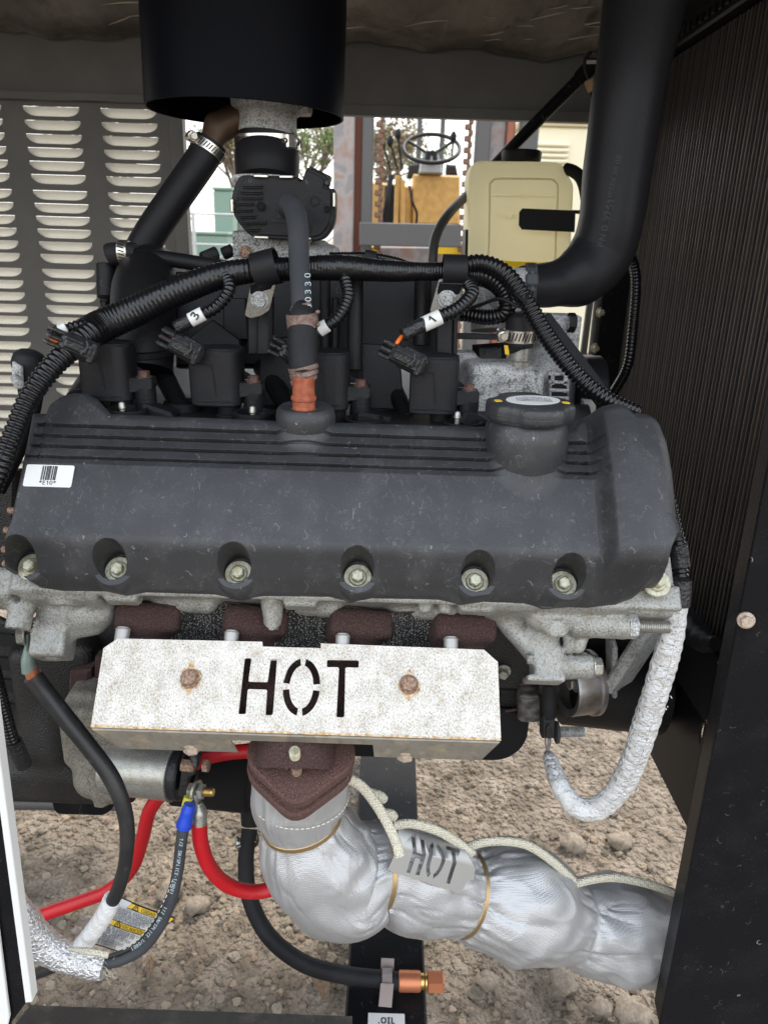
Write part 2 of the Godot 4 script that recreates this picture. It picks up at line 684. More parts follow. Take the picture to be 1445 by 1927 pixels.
func speckled(size: int, base: Color, spot: Color, stain: Color, f1: float, sd: int, cut: int, dense: float) -> ImageTexture:
	var a := noise_bytes(size, f1, sd, 2)
	var b := noise_bytes(size, 0.014, sd + 3, 4)
	var c := noise_bytes(size, f1 * 0.35, sd + 7, 3)
	var out := PackedByteArray()
	out.resize(size * size * 3)
	for i in size * size:
		var k := base.lerp(base.darkened(0.14), b[i] / 255.0)
		var f: float = clampf((a[i] - cut + (b[i] - 128) * 0.18) / 11.0, 0.0, 1.0) * dense
		k = k.lerp(spot, f)
		var g: float = clampf((c[i] - 172 + (b[i] - 128) * 0.3) / 30.0, 0.0, 1.0)
		k = k.lerp(stain, g * 0.75)
		out[i * 3] = int(k.r * 255); out[i * 3 + 1] = int(k.g * 255); out[i * 3 + 2] = int(k.b * 255)
	return itex(Image.create_from_data(size, size, false, Image.FORMAT_RGB8, out))


func weave_normal(size: int, cells: int, strength: float) -> ImageTexture:
	var im := Image.create_empty(size, size, false, Image.FORMAT_L8)
	for y in size:
		for x in size:
			var u := float(x) / size * cells
			var v := float(y) / size * cells
			var over := (int(u) + int(v)) % 2 == 0
			var h: float = sin(PI * fposmod(u, 1.0)) * (1.0 if over else 0.45) if over else sin(PI * fposmod(v, 1.0)) * 0.9
			im.set_pixel(x, y, Color(h, h, h))
	im.bump_map_to_normal_map(strength)
	return itex(im)


func make_materials() -> void:
	var cast_n := nnorm(0.2, 4.0, 11)
	var fine_n := nnorm(0.25, 3.0, 12)
	var wrinkle := nnorm(0.03, 12.0, 13, 512, 4)
	var G := func(v: float) -> Color: return Color(v, v, v)
	mat("cover", Color.WHITE, 0.5, 0.0, dusty(1024, Color(0.182, 0.185, 0.195), Color(0.34, 0.342, 0.35), 0.55, 2200, 16000, 3), 3.6, fine_n, 0.12)
	mat("plastic", Color.WHITE, 0.48, 0.0, dusty(512, Color(0.118, 0.12, 0.13), Color(0.3, 0.3, 0.31), 0.3, 60, 420, 4), 5.0, fine_n, 0.3)
	mat("intake", Color.WHITE, 0.5, 0.0, dusty(512, Color(0.085, 0.085, 0.092), Color(0.24, 0.24, 0.26), 0.3, 40, 260, 6), 4.0, fine_n, 0.3)
	mat("black", lin(0.011, 0.011, 0.013), 0.55)
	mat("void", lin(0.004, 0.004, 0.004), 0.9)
	mat("rubber", Color.WHITE, 0.62, 0.0, dusty(512, Color(0.115, 0.115, 0.125), Color(0.3, 0.3, 0.31), 0.35, 10, 220, 8), 6.0, fine_n, 0.4)
	mat("hose", Color.WHITE, 0.66, 0.0, dusty(512, Color(0.22, 0.232, 0.25), Color(0.38, 0.38, 0.38), 0.35, 10, 300, 9), 6.0, fine_n, 0.5)
	mat("big_hose", lin(0.014, 0.014, 0.016), 0.42, 0.0, null, 5.0, fine_n, 0.25)
	mat("conduit", lin(0.006, 0.006, 0.0075), 0.24)
	mat("tape", lin(0.016, 0.016, 0.018), 0.36, 0.0, null, 14.0, wrinkle, 0.9)
	mat("black_paint", Color.WHITE, 0.34, 0.0, dusty(1024, Color(0.088, 0.088, 0.098), Color(0.2, 0.195, 0.19), 0.3, 500, 5000, 15), 2.5, fine_n, 0.12)
	mat("can", lin(0.005, 0.0055, 0.008), 0.42, 0.0, null, 4.0, fine_n, 0.12)
	mat("block", Color.WHITE, 0.55, 0.0, dusty(512, Color(0.1, 0.095, 0.095), Color(0.22, 0.19, 0.17), 0.4, 30, 200, 16), 4.0, cast_n, 0.6)
	mat("core", lin(0.011, 0.0105, 0.01), 0.5)
	mat("core_tube", Color.WHITE, 0.42, 0.0, dusty(512, Color(0.29, 0.262, 0.238), Color(0.48, 0.39, 0.32), 0.5, 30, 500, 83), 3.0)
	mat("core_tube_dim", Color.WHITE, 0.5, 0.0, dusty(512, Color(0.2, 0.195, 0.19), Color(0.36, 0.32, 0.28), 0.5, 30, 500, 84), 3.0)
	mat("alu", Color.WHITE, 0.5, 0.3, speckled(512, Color(0.66, 0.66, 0.64), Color(0.38, 0.375, 0.36), Color(0.5, 0.46, 0.39), 0.12, 21, 150, 0.6), 6.0, cast_n, 0.6)
	mat("alu_dark", Color.WHITE, 0.55, 0.3, speckled(512, Color(0.84, 0.845, 0.85), Color(0.5, 0.5, 0.49), Color(0.42, 0.4, 0.36), 0.1, 25, 140, 0.7), 7.0, cast_n, 1.2)
	mat("zinc", Color.WHITE, 0.36, 0.7, speckled(512, Color(0.74, 0.74, 0.72), Color(0.45, 0.44, 0.4), Color(0.6, 0.56, 0.46), 0.09, 29, 160, 0.6), 9.0)
	mat("steel", lin(0.6, 0.6, 0.58), 0.3, 0.9)
	mat("band_steel", lin(0.62, 0.6, 0.56), 0.25, 0.95)
	mat("bolt_zinc", Color.WHITE, 0.42, 0.4, speckled(256, Color(0.8, 0.79, 0.7), Color(0.55, 0.52, 0.42), Color(0.6, 0.55, 0.4), 0.05, 31, 150, 0.6), 18.0)
	mat("sleeve_steel", lin(0.4, 0.39, 0.375), 0.45, 0.5)
	mat("rust", Color.WHITE, 0.92, 0.0, ntex(0.12, [[0.2, lin(0.028, 0.014, 0.013)], [0.55, lin(0.06, 0.031, 0.028)], [0.72, lin(0.1, 0.055, 0.048)], [0.9, lin(0.17, 0.08, 0.05)]], 33), 8.0, nnorm(0.22, 9.0, 34), 1.0)
	mat("rust_flange", Color.WHITE, 0.92, 0.0, ntex(0.12, [[0.2, lin(0.05, 0.025, 0.022)], [0.55, lin(0.11, 0.055, 0.046)], [0.72, lin(0.17, 0.09, 0.075)], [0.9, lin(0.26, 0.14, 0.09)]], 35), 8.0, nnorm(0.22, 8.0, 36), 1.0)
	mat("rusty_bolt", Color.WHITE, 0.75, 0.2, ntex(0.06, [[0.2, lin(0.12, 0.06, 0.04)], [0.55, lin(0.3, 0.19, 0.13)], [0.8, lin(0.4, 0.33, 0.27)]], 37, 256), 22.0)
	mat("gasket", Color.WHITE, 0.9, 0.0, speckled(512, Color(0.09, 0.085, 0.085), Color(0.75, 0.74, 0.72), Color(0.12, 0.1, 0.1), 0.2, 38, 158, 0.8), 5.0, cast_n, 1.5)
	mat("shield", Color.WHITE, 0.6, 0.0, speckled(1024, Color(0.87, 0.855, 0.825), Color(0.45, 0.41, 0.35), Color(0.64, 0.56, 0.43), 0.17, 41, 159, 0.72), 3.4)
	mat("shield_under", Color.WHITE, 0.55, 0.3, speckled(512, Color(0.62, 0.6, 0.56), Color(0.5, 0.44, 0.36), Color(0.72, 0.66, 0.56), 0.05, 43, 170, 0.5), 4.0)
	mat("tag_steel", lin(0.36, 0.36, 0.355), 0.42, 0.7)
	mat("copper", lin(0.55, 0.2, 0.1), 0.42, 0.55)
	mat("brass", lin(0.6, 0.42, 0.16), 0.32, 0.9)
	mat("tan_band", lin(0.42, 0.3, 0.16), 0.38, 0.8)
	mat("orange_plastic", Color.WHITE, 0.5, 0.0, ntex(0.05, [[0.3, lin(0.26, 0.062, 0.028)], [0.8, lin(0.4, 0.12, 0.06)]], 45, 256), 9.0)
	mat("orange_wire", lin(0.85, 0.17, 0.015), 0.4)
	mat("red_cable", Color.WHITE, 0.45, 0.0, dusty(512, Color(0.78, 0.08, 0.13), Color(0.62, 0.25, 0.22), 0.4, 40, 500, 48), 6.0)
	mat("black_cable", Color.WHITE, 0.45, 0.0, dusty(512, Color(0.14, 0.14, 0.148), Color(0.36, 0.35, 0.33), 0.4, 120, 900, 47), 6.0)
	mat("blue", lin(0.01, 0.06, 0.55), 0.4)
	mat("yellow", lin(0.85, 0.55, 0.02), 0.5)
	mat("green_tin", lin(0.2, 0.26, 0.23), 0.5, 0.2)
	mat("foil", lin(0.75, 0.75, 0.76), 0.36, 0.75, null, 12.0, nnorm(0.035, 22.0, 49, 512, 4), 1.0)
	mat("white_sleeve", Color.WHITE, 0.6, 0.1, speckled(512, Color(0.87, 0.87, 0.87), Color(0.6, 0.6, 0.6), Color(0.75, 0.7, 0.62), 0.07, 51, 190, 0.4), 7.0, nnorm(0.05, 13.0, 52, 512, 4), 1.0)
	mat("fabric", lin(0.43, 0.43, 0.435), 0.42, 0.45, null, 7.0, weave_normal(512, 80, 5.0), 0.24)
	mat("seam", lin(0.66, 0.62, 0.5), 0.8, 0.0, null, 16.0, weave_normal(256, 24, 7.0), 1.0)
	mat("stitch", lin(0.75, 0.72, 0.6), 0.8)
	mat("white", lin(0.72, 0.72, 0.7), 0.55)
	mat("white_tape", lin(0.8, 0.8, 0.8), 0.45, 0.0, null, 14.0, wrinkle, 0.6)
	mat("ink", lin(0.015, 0.015, 0.02), 0.6)
	mat("ink_gray", lin(0.2, 0.2, 0.22), 0.6)
	mat("panel", Color.WHITE, 0.55, 0.0, ntex(0.01, [[0.2, lin(0.115, 0.112, 0.106)], [0.8, lin(0.135, 0.131, 0.124)]], 53), 2.0)
	mat("louver", lin(0.8, 0.78, 0.71), 0.5)
	mat("liner", Color.WHITE, 0.42, 0.1, ntex(0.008, [[0.2, lin(0.07, 0.062, 0.054)], [0.8, lin(0.19, 0.172, 0.152)]], 55), 1.6, nnorm(0.012, 26.0, 56, 512, 4), 0.35)
	mat("liner_crease", lin(0.5, 0.44, 0.36), 0.35, 0.2)
	mat("tank", lin(0.97, 0.95, 0.8), 0.5)
	M.tank.backlight_enabled = true
	M.tank.backlight = Color(1.0, 0.97, 0.85)
	mat("coolant", lin(0.9, 0.72, 0.03), 0.4)
	M.coolant.backlight_enabled = true
	M.coolant.backlight = Color(1.0, 0.95, 0.4)
	mat("dirt", Color.WHITE, 0.95, 0.0, ntex(0.012, [[0.15, lin(0.105, 0.083, 0.062)], [0.5, lin(0.185, 0.149, 0.115)], [0.85, lin(0.27, 0.225, 0.18)]], 57, 1024, 6), 0.9, nnorm(0.06, 14.0, 58, 1024, 6), 1.3)
	mat("stone", Color.WHITE, 0.9, 0.0, ntex(0.03, [[0.2, lin(0.14, 0.112, 0.085)], [0.8, lin(0.26, 0.22, 0.178)]], 59), 9.0, cast_n, 0.7)
	M.stone.vertex_color_use_as_albedo = true
	mat("wood", Color.WHITE, 0.9, 0.0, ntex(0.03, [[0.2, lin(0.09, 0.055, 0.035)], [0.8, lin(0.2, 0.14, 0.09)]], 61, 256), 20.0)
	mat("mast", Color.WHITE, 0.6, 0.2, ntex(0.006, [[0.3, lin(0.22, 0.2, 0.2)], [0.5, lin(0.3, 0.27, 0.26)], [0.85, lin(0.26, 0.17, 0.14)]], 63), 1.6)
	mat("mast_rust", lin(0.28, 0.1, 0.06), 0.7)
	mat("mast_dark", lin(0.07, 0.068, 0.068), 0.5)
	mat("chain", lin(0.16, 0.09, 0.06), 0.6, 0.4)
	mat("truck_yellow", Color.WHITE, 0.5, 0.0, ntex(0.02, [[0.2, lin(0.5, 0.28, 0.075)], [0.8, lin(0.6, 0.36, 0.11)]], 65), 1.5)
	mat("tan_paint", lin(0.72, 0.66, 0.48), 0.6)
	mat("bark", lin(0.16, 0.12, 0.09), 0.9)
	mat("leaf", lin(0.14, 0.19, 0.06), 0.8)
	mat("leaf_brown", lin(0.22, 0.17, 0.09), 0.8)
	mat("bin_green", lin(0.03, 0.19, 0.11), 0.5)
	mat("galv", lin(0.4, 0.41, 0.41), 0.4, 0.5)
	mat("rust_stain", Color.WHITE, 0.85, 0.0, ntex(0.05, [[0.3, lin(0.62, 0.52, 0.38)], [0.55, lin(0.5, 0.33, 0.17)], [0.8, lin(0.33, 0.16, 0.07)]], 67, 256), 18.0)
	mat("tape_shine", lin(0.006, 0.006, 0.0075), 0.3, 0.0, null, 20.0, nnorm(0.02, 10.0, 70, 256, 3), 0.3)
	mat("copper_dark", lin(0.09, 0.055, 0.035), 0.5, 0.4)
	mat("crimp", Color.WHITE, 0.6, 0.3, ntex(0.05, [[0.3, lin(0.16, 0.09, 0.07)], [0.7, lin(0.24, 0.19, 0.17)]], 71, 256), 14.0)
	mat("pale_print", lin(0.5, 0.6, 0.65), 0.6)
	M.tank_print = M.tank
	mat("cork", lin(0.3, 0.2, 0.1), 0.8)
	mat("faint", lin(0.028, 0.028, 0.028), 0.5)
	mat("pulley_steel", Color.WHITE, 0.35, 0.8, ntex(0.03, [[0.3, lin(0.3, 0.24, 0.2)], [0.7, lin(0.42, 0.42, 0.44)]], 72, 256), 4.0)
	mat("alu_pump", Color.WHITE, 0.6, 0.2, ntex(0.03, [[0.3, lin(0.08, 0.075, 0.07)], [0.75, lin(0.22, 0.21, 0.2)]], 73, 256), 9.0, cast_n, 0.8)
	mat("yellow_dull", lin(0.6, 0.55, 0.05), 0.5)
	mat("alu_starter", Color.WHITE, 0.65, 0.1, speckled(512, Color(0.56, 0.54, 0.5), Color(0.32, 0.3, 0.26), Color(0.4, 0.36, 0.3), 0.1, 75, 140, 0.7), 8.0, cast_n, 1.2)
	M.black_paint.metallic_specular = 0.24
	for k in ["plastic", "intake", "rubber", "black_plug", "black"]:
		if M.has(k): M[k].metallic_specular = 0.36
	M.can.metallic_specular = 0.14
	M.big_hose.metallic_specular = 0.3
	mat("bin_pale", lin(0.17, 0.25, 0.2), 0.6)
	mat("dusty_rail", Color.WHITE, 0.6, 0.0, dusty(1024, Color(0.13, 0.13, 0.135), Color(0.5, 0.46, 0.4), 0.75, 900, 5000, 81), 3.0, fine_n, 0.3)
	mat("under_bolt", Color.WHITE, 0.5, 0.4, ntex(0.05, [[0.3, lin(0.4, 0.31, 0.24)], [0.7, lin(0.56, 0.47, 0.39)]], 82, 256), 20.0)
	mat("coil_bolt", Color.WHITE, 0.7, 0.3, ntex(0.06, [[0.3, lin(0.07, 0.03, 0.024)], [0.7, lin(0.2, 0.12, 0.1)]], 85, 256), 22.0)


func _ready() -> void:
	var cam := Camera3D.new()
	cam.name = "camera"
	cam.position = Vector3(0, 1.15, 0)
	cam.rotation_degrees = Vector3(-19.7, 0, 1.7)
	cam.fov = 68.0
	cam.near = 0.02
	cam.far = 400.0
	var lens := CameraAttributesPhysical.new()
	lens.frustum_focal_length = 12.0 / tan(deg_to_rad(68.0 / 2.0))
	lens.frustum_near = 0.02
	lens.frustum_far = 400.0
	lens.frustum_focus_distance = 0.68
	lens.exposure_aperture = 9.0
	cam.attributes = lens
	cam.current = true
	add_child(cam)
	var env := Environment.new()
	env.background_mode = Environment.BG_SKY
	var sky := ProceduralSkyMaterial.new()
	sky.sky_top_color = Color(0.84, 0.885, 0.95)
	sky.sky_horizon_color = Color(0.97, 0.965, 0.93)
	sky.ground_horizon_color = Color(0.6, 0.56, 0.5)
	sky.ground_bottom_color = Color(0.45, 0.4, 0.35)
	sky.sky_curve = 0.3
	sky.sky_energy_multiplier = 1.0
	var f := FastNoiseLite.new()
	f.seed = 5; f.frequency = 0.008
	var cl := NoiseTexture2D.new()
	cl.width = 512; cl.height = 256; cl.seamless = true; cl.noise = f
	var gr := Gradient.new()
	gr.colors = PackedColorArray([Color(1, 1, 1, 0.0), Color(0.9, 0.93, 1.0, 0.25)])
	cl.color_ramp = gr
	sky.sky_cover = cl
	sky.sky_cover_modulate = Color(1, 1, 1, 0.4)
	env.sky = Sky.new()
	env.sky.sky_material = sky
	env.tonemap_mode = Environment.TONE_MAPPER_LINEAR
	env.tonemap_exposure = 2.85
	env.sdfgi_enabled = true
	env.ssao_enabled = true
	env.ssil_enabled = true
	var we := WorldEnvironment.new()
	we.name = "environment"
	we.environment = env
	add_child(we)
	var sun := DirectionalLight3D.new()
	sun.name = "overcast_sun"
	sun.light_color = Color(1.0, 0.96, 0.9)
	sun.light_energy = 0.6
	sun.light_angular_distance = 12.0
	sun.shadow_enabled = true
	sun.rotation_degrees = Vector3(-62, 158, 0)
	add_child(sun)
	rng.seed = 7
	make_materials()
	ground()
	enclosure()
	background()
	radiator()
	skid()
	engine_dark()
	heads()
	valve_cover()
	exhaust()
	coils()
	intake()
	harness()
	upper()
	right_side()
	lower_left()
	exhaust_blanket()
	sensor_cable()


func ground() -> void:
	var mb := MB.new()
	var f := FastNoiseLite.new()
	f.seed = 3; f.frequency = 13.0; f.fractal_octaves = 6; f.fractal_gain = 0.62
	var g := FastNoiseLite.new()
	g.seed = 9; g.frequency = 1.2; g.fractal_octaves = 2
	var nx := 440
	var nz := 440
	var w := nx + 1
	for j in nz + 1:
		for i in w:
			var x := lerpf(-1.5, 1.5, float(i) / nx)
			var z := lerpf(-0.35, -3.2, float(j) / nz)
			var e: float = clampf(min(min(1.5 - abs(x), -0.35 - z + 0.05), z + 3.2) / 0.2, 0.0, 1.0)
			mb.add(Vector3(x, (f.get_noise_2d(x, z) * 0.009 + g.get_noise_2d(x, z) * 0.015) * e, z), Vector3.UP, Vector2(x, z))
	for j in nz + 1:
		for i in w:
			var a := mb.v[j * w + min(i + 1, nx)] - mb.v[j * w + max(i - 1, 0)]
			var b := mb.v[min(j + 1, nz) * w + i] - mb.v[max(j - 1, 0) * w + i]
			mb.n[j * w + i] = a.cross(b).normalized() if a.cross(b).y > 0 else -a.cross(b).normalized()
	for j in nz:
		for i in nx:
			var a := j * w + i
			mb.q(a, a + 1, a + w + 1, a + w)
	# the rest of the yard, round that patch and out to the horizon
	var R := 150.0
	for r in [[-R, -1.5, -R, R], [1.5, R, -R, R], [-1.5, 1.5, -0.35, R], [-1.5, 1.5, -R, -3.2]]:
		mb.quad(Vector3(r[0], 0, r[2]), Vector3(r[1], 0, r[2]), Vector3(r[1], 0, r[3]), Vector3(r[0], 0, r[3]), Vector3.UP)
	structure("ground", mb, M.dirt)
	# loose gravel
	for kind in 3:
		var pm := pebble(20 + kind)
		var mm := MultiMesh.new()
		mm.transform_format = MultiMesh.TRANSFORM_3D
		mm.use_colors = true
		mm.mesh = pm.mesh()
		mm.instance_count = 10000
		for k in mm.instance_count:
			var s: float = 0.0011 + 0.008 * pow(rng.randf(), 6.0)
			if rng.randf() < 0.02: s *= 1.8
			var x := rng.randf_range(-1.0, 1.0)
			var z := -0.7 - 2.2 * pow(rng.randf(), 1.5)
			var y: float = f.get_noise_2d(x, z) * 0.009 + g.get_noise_2d(x, z) * 0.015
			var b := Basis.from_euler(Vector3(rng.randf_range(-0.4, 0.4), rng.randf() * TAU, rng.randf_range(-0.4, 0.4))).scaled(Vector3(s, s * rng.randf_range(0.6, 0.9), s * rng.randf_range(0.8, 1.1)))
			mm.set_instance_transform(k, Transform3D(b, Vector3(x, y + s * 0.1, z)))
			var t := rng.randf_range(0.5, 1.35)
			mm.set_instance_color(k, Color(t * rng.randf_range(0.95, 1.1), t, t * rng.randf_range(0.88, 1.02)))
		var o := MultiMeshInstance3D.new()
		o.name = numbered("gravel")
		o.multimesh = mm
		o.material_override = M.stone
		add_child(o)
		o.set_meta("kind", "stuff")
		tag(o, ["small loose gravel scattered over the brown dirt under the engine", "rounded pebbles lying on the brown dirt under the engine", "flat stone chips lying on the brown dirt under the engine"][kind], "gravel")
	var spots: Array = [[Vector3(0.3185,0.0120,-0.9143), 0.026, "large tan stone below the silver exhaust wrap, left of two paler stones"], [Vector3(0.3682,0.0100,-0.8762), 0.019, "pale round stone at the bottom edge between a tan stone and a grey one"], [Vector3(0.4118,0.0120,-0.8672), 0.027, "grey flat stone with a dark patch beside the foot of the black post"], [Vector3(0.3985,0.0100,-1.2217), 0.026, "grey stone on the dirt above the exhaust wrap, under the white cable loop"], [Vector3(0.4983,0.0100,-1.2328), 0.028, "dark flat stone on the dirt right of the white cable loop"], [Vector3(-0.3739,0.0100,-1.0799), 0.026, "grey brown stone on the dirt beside the warning tag"], [Vector3(-0.3167,0.0100,-1.0463), 0.021, "round grey stone between the warning tag and the drain hose"], [Vector3(0.1908,0.0100,-0.9165), 0.02, "flat grey stone on the dirt right of the copper drain fitting"], [Vector3(-0.0084,0.0100,-1.3783), 0.02, "stone on the dirt behind the oil pan"]]
	for s in spots.slice(0, 8):
		var mp := pebble(40 + int(s[1] * 1000))
		var m2 := MB.new()
		var b := Basis.from_euler(Vector3(0, rng.randf() * TAU, 0)).scaled(Vector3(s[1], s[1] * 0.62, s[1] * 0.85))
		for i in mp.v.size():
			m2.add(s[0] + b * mp.v[i], (b.inverse().transposed() * mp.n[i]).normalized())
		m2.idx = mp.idx
		solo("stone", m2, M.stone, s[2], "stone", "larger stones lying on the dirt")
	var chips: Array = [[Vector3(-0.0939,0.0120,-0.9249), Vector3(-0.0703,0.0120,-0.8743), 0.012, "brown splinter of wood lying on the dirt below the drain hose"], [Vector3(0.0022,0.0100,-0.9494), Vector3(0.3049,0.0080,-1.0885), 0.0, ""], [Vector3(-0.3722,0.0080,-0.9436), Vector3(-0.3608,0.0080,-0.9003), 0.006, "short thin twig on the dirt below the grey control wire"]]
	for c in chips:
		if c[2] <= 0.0: continue
		var m3 := MB.new()
		tube(m3, [c[0], (c[0] + c[1]) / 2 + Vector3(0.003, 0.004, 0), c[1]], [c[2] * 0.7, c[2], c[2] * 0.3], 7, 0.01, func(s: float, a: float, r: float) -> float: return r * (1 + 0.3 * sin(a * 3 + s * 60)))
		solo("wood_chip" if c[2] > 0.01 else "twig", m3, M.wood, c[3], "wood")


func pebble(sd: int) -> MB:
	var mb := MB.new()
	var f := FastNoiseLite.new()
	f.seed = sd; f.frequency = 1.25
	var nu := 9
	var nv := 6
	for j in nv + 1:
		for i in nu + 1:
			var th := TAU * (i % nu) / nu
			var ph := PI * j / nv
			var d := Vector3(sin(ph) * cos(th), cos(ph), sin(ph) * sin(th))
			mb.add(d * (1.0 + 0.8 * f.get_noise_3dv(d)), d)
	for j in nv:
		for i in nu:
			var a := j * (nu + 1) + i
			mb.q(a, a + 1, a + nu + 2, a + nu + 1)
	if sd < 30:   # broken chips have facets
		var flat := MB.new()
		for k in range(0, mb.idx.size(), 3):
			var a: Vector3 = mb.v[mb.idx[k]]
			var b: Vector3 = mb.v[mb.idx[k + 1]]
			var c: Vector3 = mb.v[mb.idx[k + 2]]
			var nn := (b - a).cross(c - a).normalized()
			if nn.length() < 0.5: continue
			flat.tri(a, b, c, nn if nn.dot(a + b + c) > 0 else -nn)
		return flat
	for j in nv + 1:
		for i in nu + 1:
			var w := nu + 1
			var i2 := i % nu
			var e: Vector3 = mb.v[j * w + i2 + 1] - mb.v[j * w + (i2 + nu - 1) % nu]
			var g: Vector3 = mb.v[min(j + 1, nv) * w + i2] - mb.v[max(j - 1, 0) * w + i2]
			var nn := e.cross(g).normalized()
			if nn.length() > 0.5: mb.n[j * w + i] = nn if nn.dot(mb.v[j * w + i]) > 0 else -nn
	return mb


func enclosure() -> void:
	var z := -1.45
	var e := thing("generator_enclosure", "grey steel generator housing with louvred back panel, header and foil lined roof", "enclosure", Vector3(0, 0.3, -1.0))
	# louvred panel with openings
	var xs0 := -1.2
	var right := -0.372
	var top := 1.36
	var bottom := 0.58
	var cols: Array = [[-1.037, -0.941], [-0.904, -0.808], [-0.7705, -0.6745], [-0.637, -0.541], [-0.5045, -0.4085]]
	var mb := MB.new()
	var pitch := 0.0214
	var rows := 34
	var first := 1.349
	var lh := 0.0152
	var prev := xs0
	for c in cols:
		box(mb, Vector3((prev + c[0]) / 2, (top + bottom) / 2, z), Vector3(c[0] - prev, top - bottom, 0.002), Basis(), 0.0002)
		var y0 := top
		for r in rows:
			var yt := first - r * pitch - floorf(r / 6.0) * 0.0045
			if yt - lh < bottom: break
			box(mb, Vector3((c[0] + c[1]) / 2, (y0 + yt) / 2, z), Vector3(c[1] - c[0], y0 - yt, 0.002), Basis(), 0.0002)
			y0 = yt - lh
		box(mb, Vector3((c[0] + c[1]) / 2, (y0 + bottom) / 2, z), Vector3(c[1] - c[0], y0 - bottom, 0.002), Basis(), 0.0002)
		for r in rows:   # the slots round off at their lower corners
			var yb := first - r * pitch - floorf(r / 6.0) * 0.0045 - lh
			if yb < bottom: break
			for sg in [0, 1]:
				var ex: float = c[sg]
				var dx := 0.024 if sg == 0 else -0.024
				for zz in [z + 0.001, z - 0.001]:
					for q in 6:
						var a0 := PI / 2 * q / 6.0
						var a1 := PI / 2 * (q + 1) / 6.0
						mb.tri(Vector3(ex, yb, zz), Vector3(ex + dx * (1 - sin(a0)), yb + 0.0125 * (1 - cos(a0)), zz), Vector3(ex + dx * (1 - sin(a1)), yb + 0.0125 * (1 - cos(a1)), zz), Vector3(0, 0, 1 if zz > z else -1))
		prev = c[1]
	box(mb, Vector3((prev + right) / 2, (top + bottom) / 2, z), Vector3(right - prev, top - bottom, 0.002), Basis(), 0.0002)
	var lp := part("louvered_panel", mb, M.panel, e)
	# one hood, shared
	var hood := MB.new()
	var wdt := 0.048
	var na := 14
	var nb := 6
	for i in na + 1:
		for j in nb + 1:
			var fx := lerpf(-1.0, 1.0, float(i) / na)
			var fy := float(j) / nb
			var bulge: float = pow(clampf(1.0 - pow(abs(fx), 5.0), 0.0, 1.0), 0.6)
			var dz := -0.013 * bulge * sin(fy * PI / 2)
			hood.add(Vector3(fx * wdt, -fy * lh * 1.02 - 0.0005, dz), Vector3(0, 0.7, 0.7))
	for i in na + 1:
		for j in nb + 1:
			var w2 := nb + 1
			var a: Vector3 = hood.v[min(i + 1, na) * w2 + j] - hood.v[max(i - 1, 0) * w2 + j]
			var b: Vector3 = hood.v[i * w2 + min(j + 1, nb)] - hood.v[i * w2 + max(j - 1, 0)]
			var nn := a.cross(b).normalized()
			hood.n[i * w2 + j] = nn if nn.z > 0 else -nn
	for i in na:
		for j in nb:
			var a := i * (nb + 1) + j
			hood.q(a, a + 1, a + nb + 2, a + nb + 1)
	var hm := hood.mesh()
	for c in cols.slice(1):
		for r in rows:
			var yt := first - r * pitch - floorf(r / 6.0) * 0.0045
			if yt - lh < bottom: break
			var o := part("louver", hm, M.louver, lp)
			o.position = Vector3((c[0] + c[1]) / 2, yt, z)
	# frame of that panel, header above, roof liner
	var fr := MB.new()
	box(fr, Vector3(right + 0.0, (top + bottom) / 2, z + 0.012), Vector3(0.024, top - bottom, 0.026), Basis(), 0.002)
	part("panel_post", fr, M.panel, e)
	var rail := MB.new()
	slab(rail, [Vector3(-0.9344,1.3565,-1.4300), Vector3(-0.4139,1.3575,-1.4300), Vector3(-0.4130,1.3686,-1.4300), Vector3(-0.9316,1.3692,-1.4300)], 0.02)
	part("panel_top_rail", rail, M.panel, e)
	var hd := MB.new()
	slab(hd, [Vector3(-0.9853,1.3680,-1.4550), Vector3(0.8682,1.3628,-1.4550), Vector3(0.8295,1.5124,-1.4550), Vector3(-0.9617,1.4741,-1.4550)], 0.004)
	part("header_panel", hd, M.panel, e)
	var fl := MB.new()
	slab(fl, [Vector3(-0.0951,1.3495,-1.4500), Vector3(0.5323,1.3483,-1.4500), Vector3(0.5296,1.3645,-1.4500), Vector3(-0.0952,1.3665,-1.4500)], 0.02)
	part("header_flange", fl, M.panel, e)
	var roof := MB.new()
	var ry := 1.535
	box(roof, Vector3(0, 1.59, -0.97), Vector3(2.8, 0.03, 1.1), Basis(), 0.004)
	part("roof", roof, M.panel, e)
	# quilted liner sagging under the roof
	var ln := MB.new()
	var f := FastNoiseLite.new()
	f.seed = 4; f.frequency = 5.0; f.fractal_octaves = 4
	var n1 := 120
	var n2 := 60
	for i in n1 + 1:
		for j in n2 + 1:
			var x := lerpf(-1.35, 1.1, float(i) / n1)
			var zz := lerpf(-0.5, -1.44, float(j) / n2)
			var crease: float = abs(f.get_noise_2d(x * 0.5, zz * 2.2))
			ln.add(Vector3(x, 1.505 + 0.012 * crease - 0.055 * smoothstep(0.8, 1.0, float(j) / n2) * (1.0 + 0.5 * f.get_noise_1d(x)), zz), Vector3.DOWN, Vector2(x, zz))
	for i in n1 + 1:
		for j in n2 + 1:
			var w3 := n2 + 1
			var a: Vector3 = ln.v[min(i + 1, n1) * w3 + j] - ln.v[max(i - 1, 0) * w3 + j]
			var b: Vector3 = ln.v[i * w3 + min(j + 1, n2)] - ln.v[i * w3 + max(j - 1, 0)]
			var nn := a.cross(b).normalized()
			ln.n[i * w3 + j] = nn if nn.y < 0 else -nn
	for i in n1:
		for j in n2:
			var a := i * (n2 + 1) + j
			ln.q(a, a + 1, a + n2 + 2, a + n2 + 1)
	var lin_o := part("roof_liner", ln, M.liner, e)
	var r2 := RandomNumberGenerator.new()
	r2.seed = 8
	var cr := MB.new()
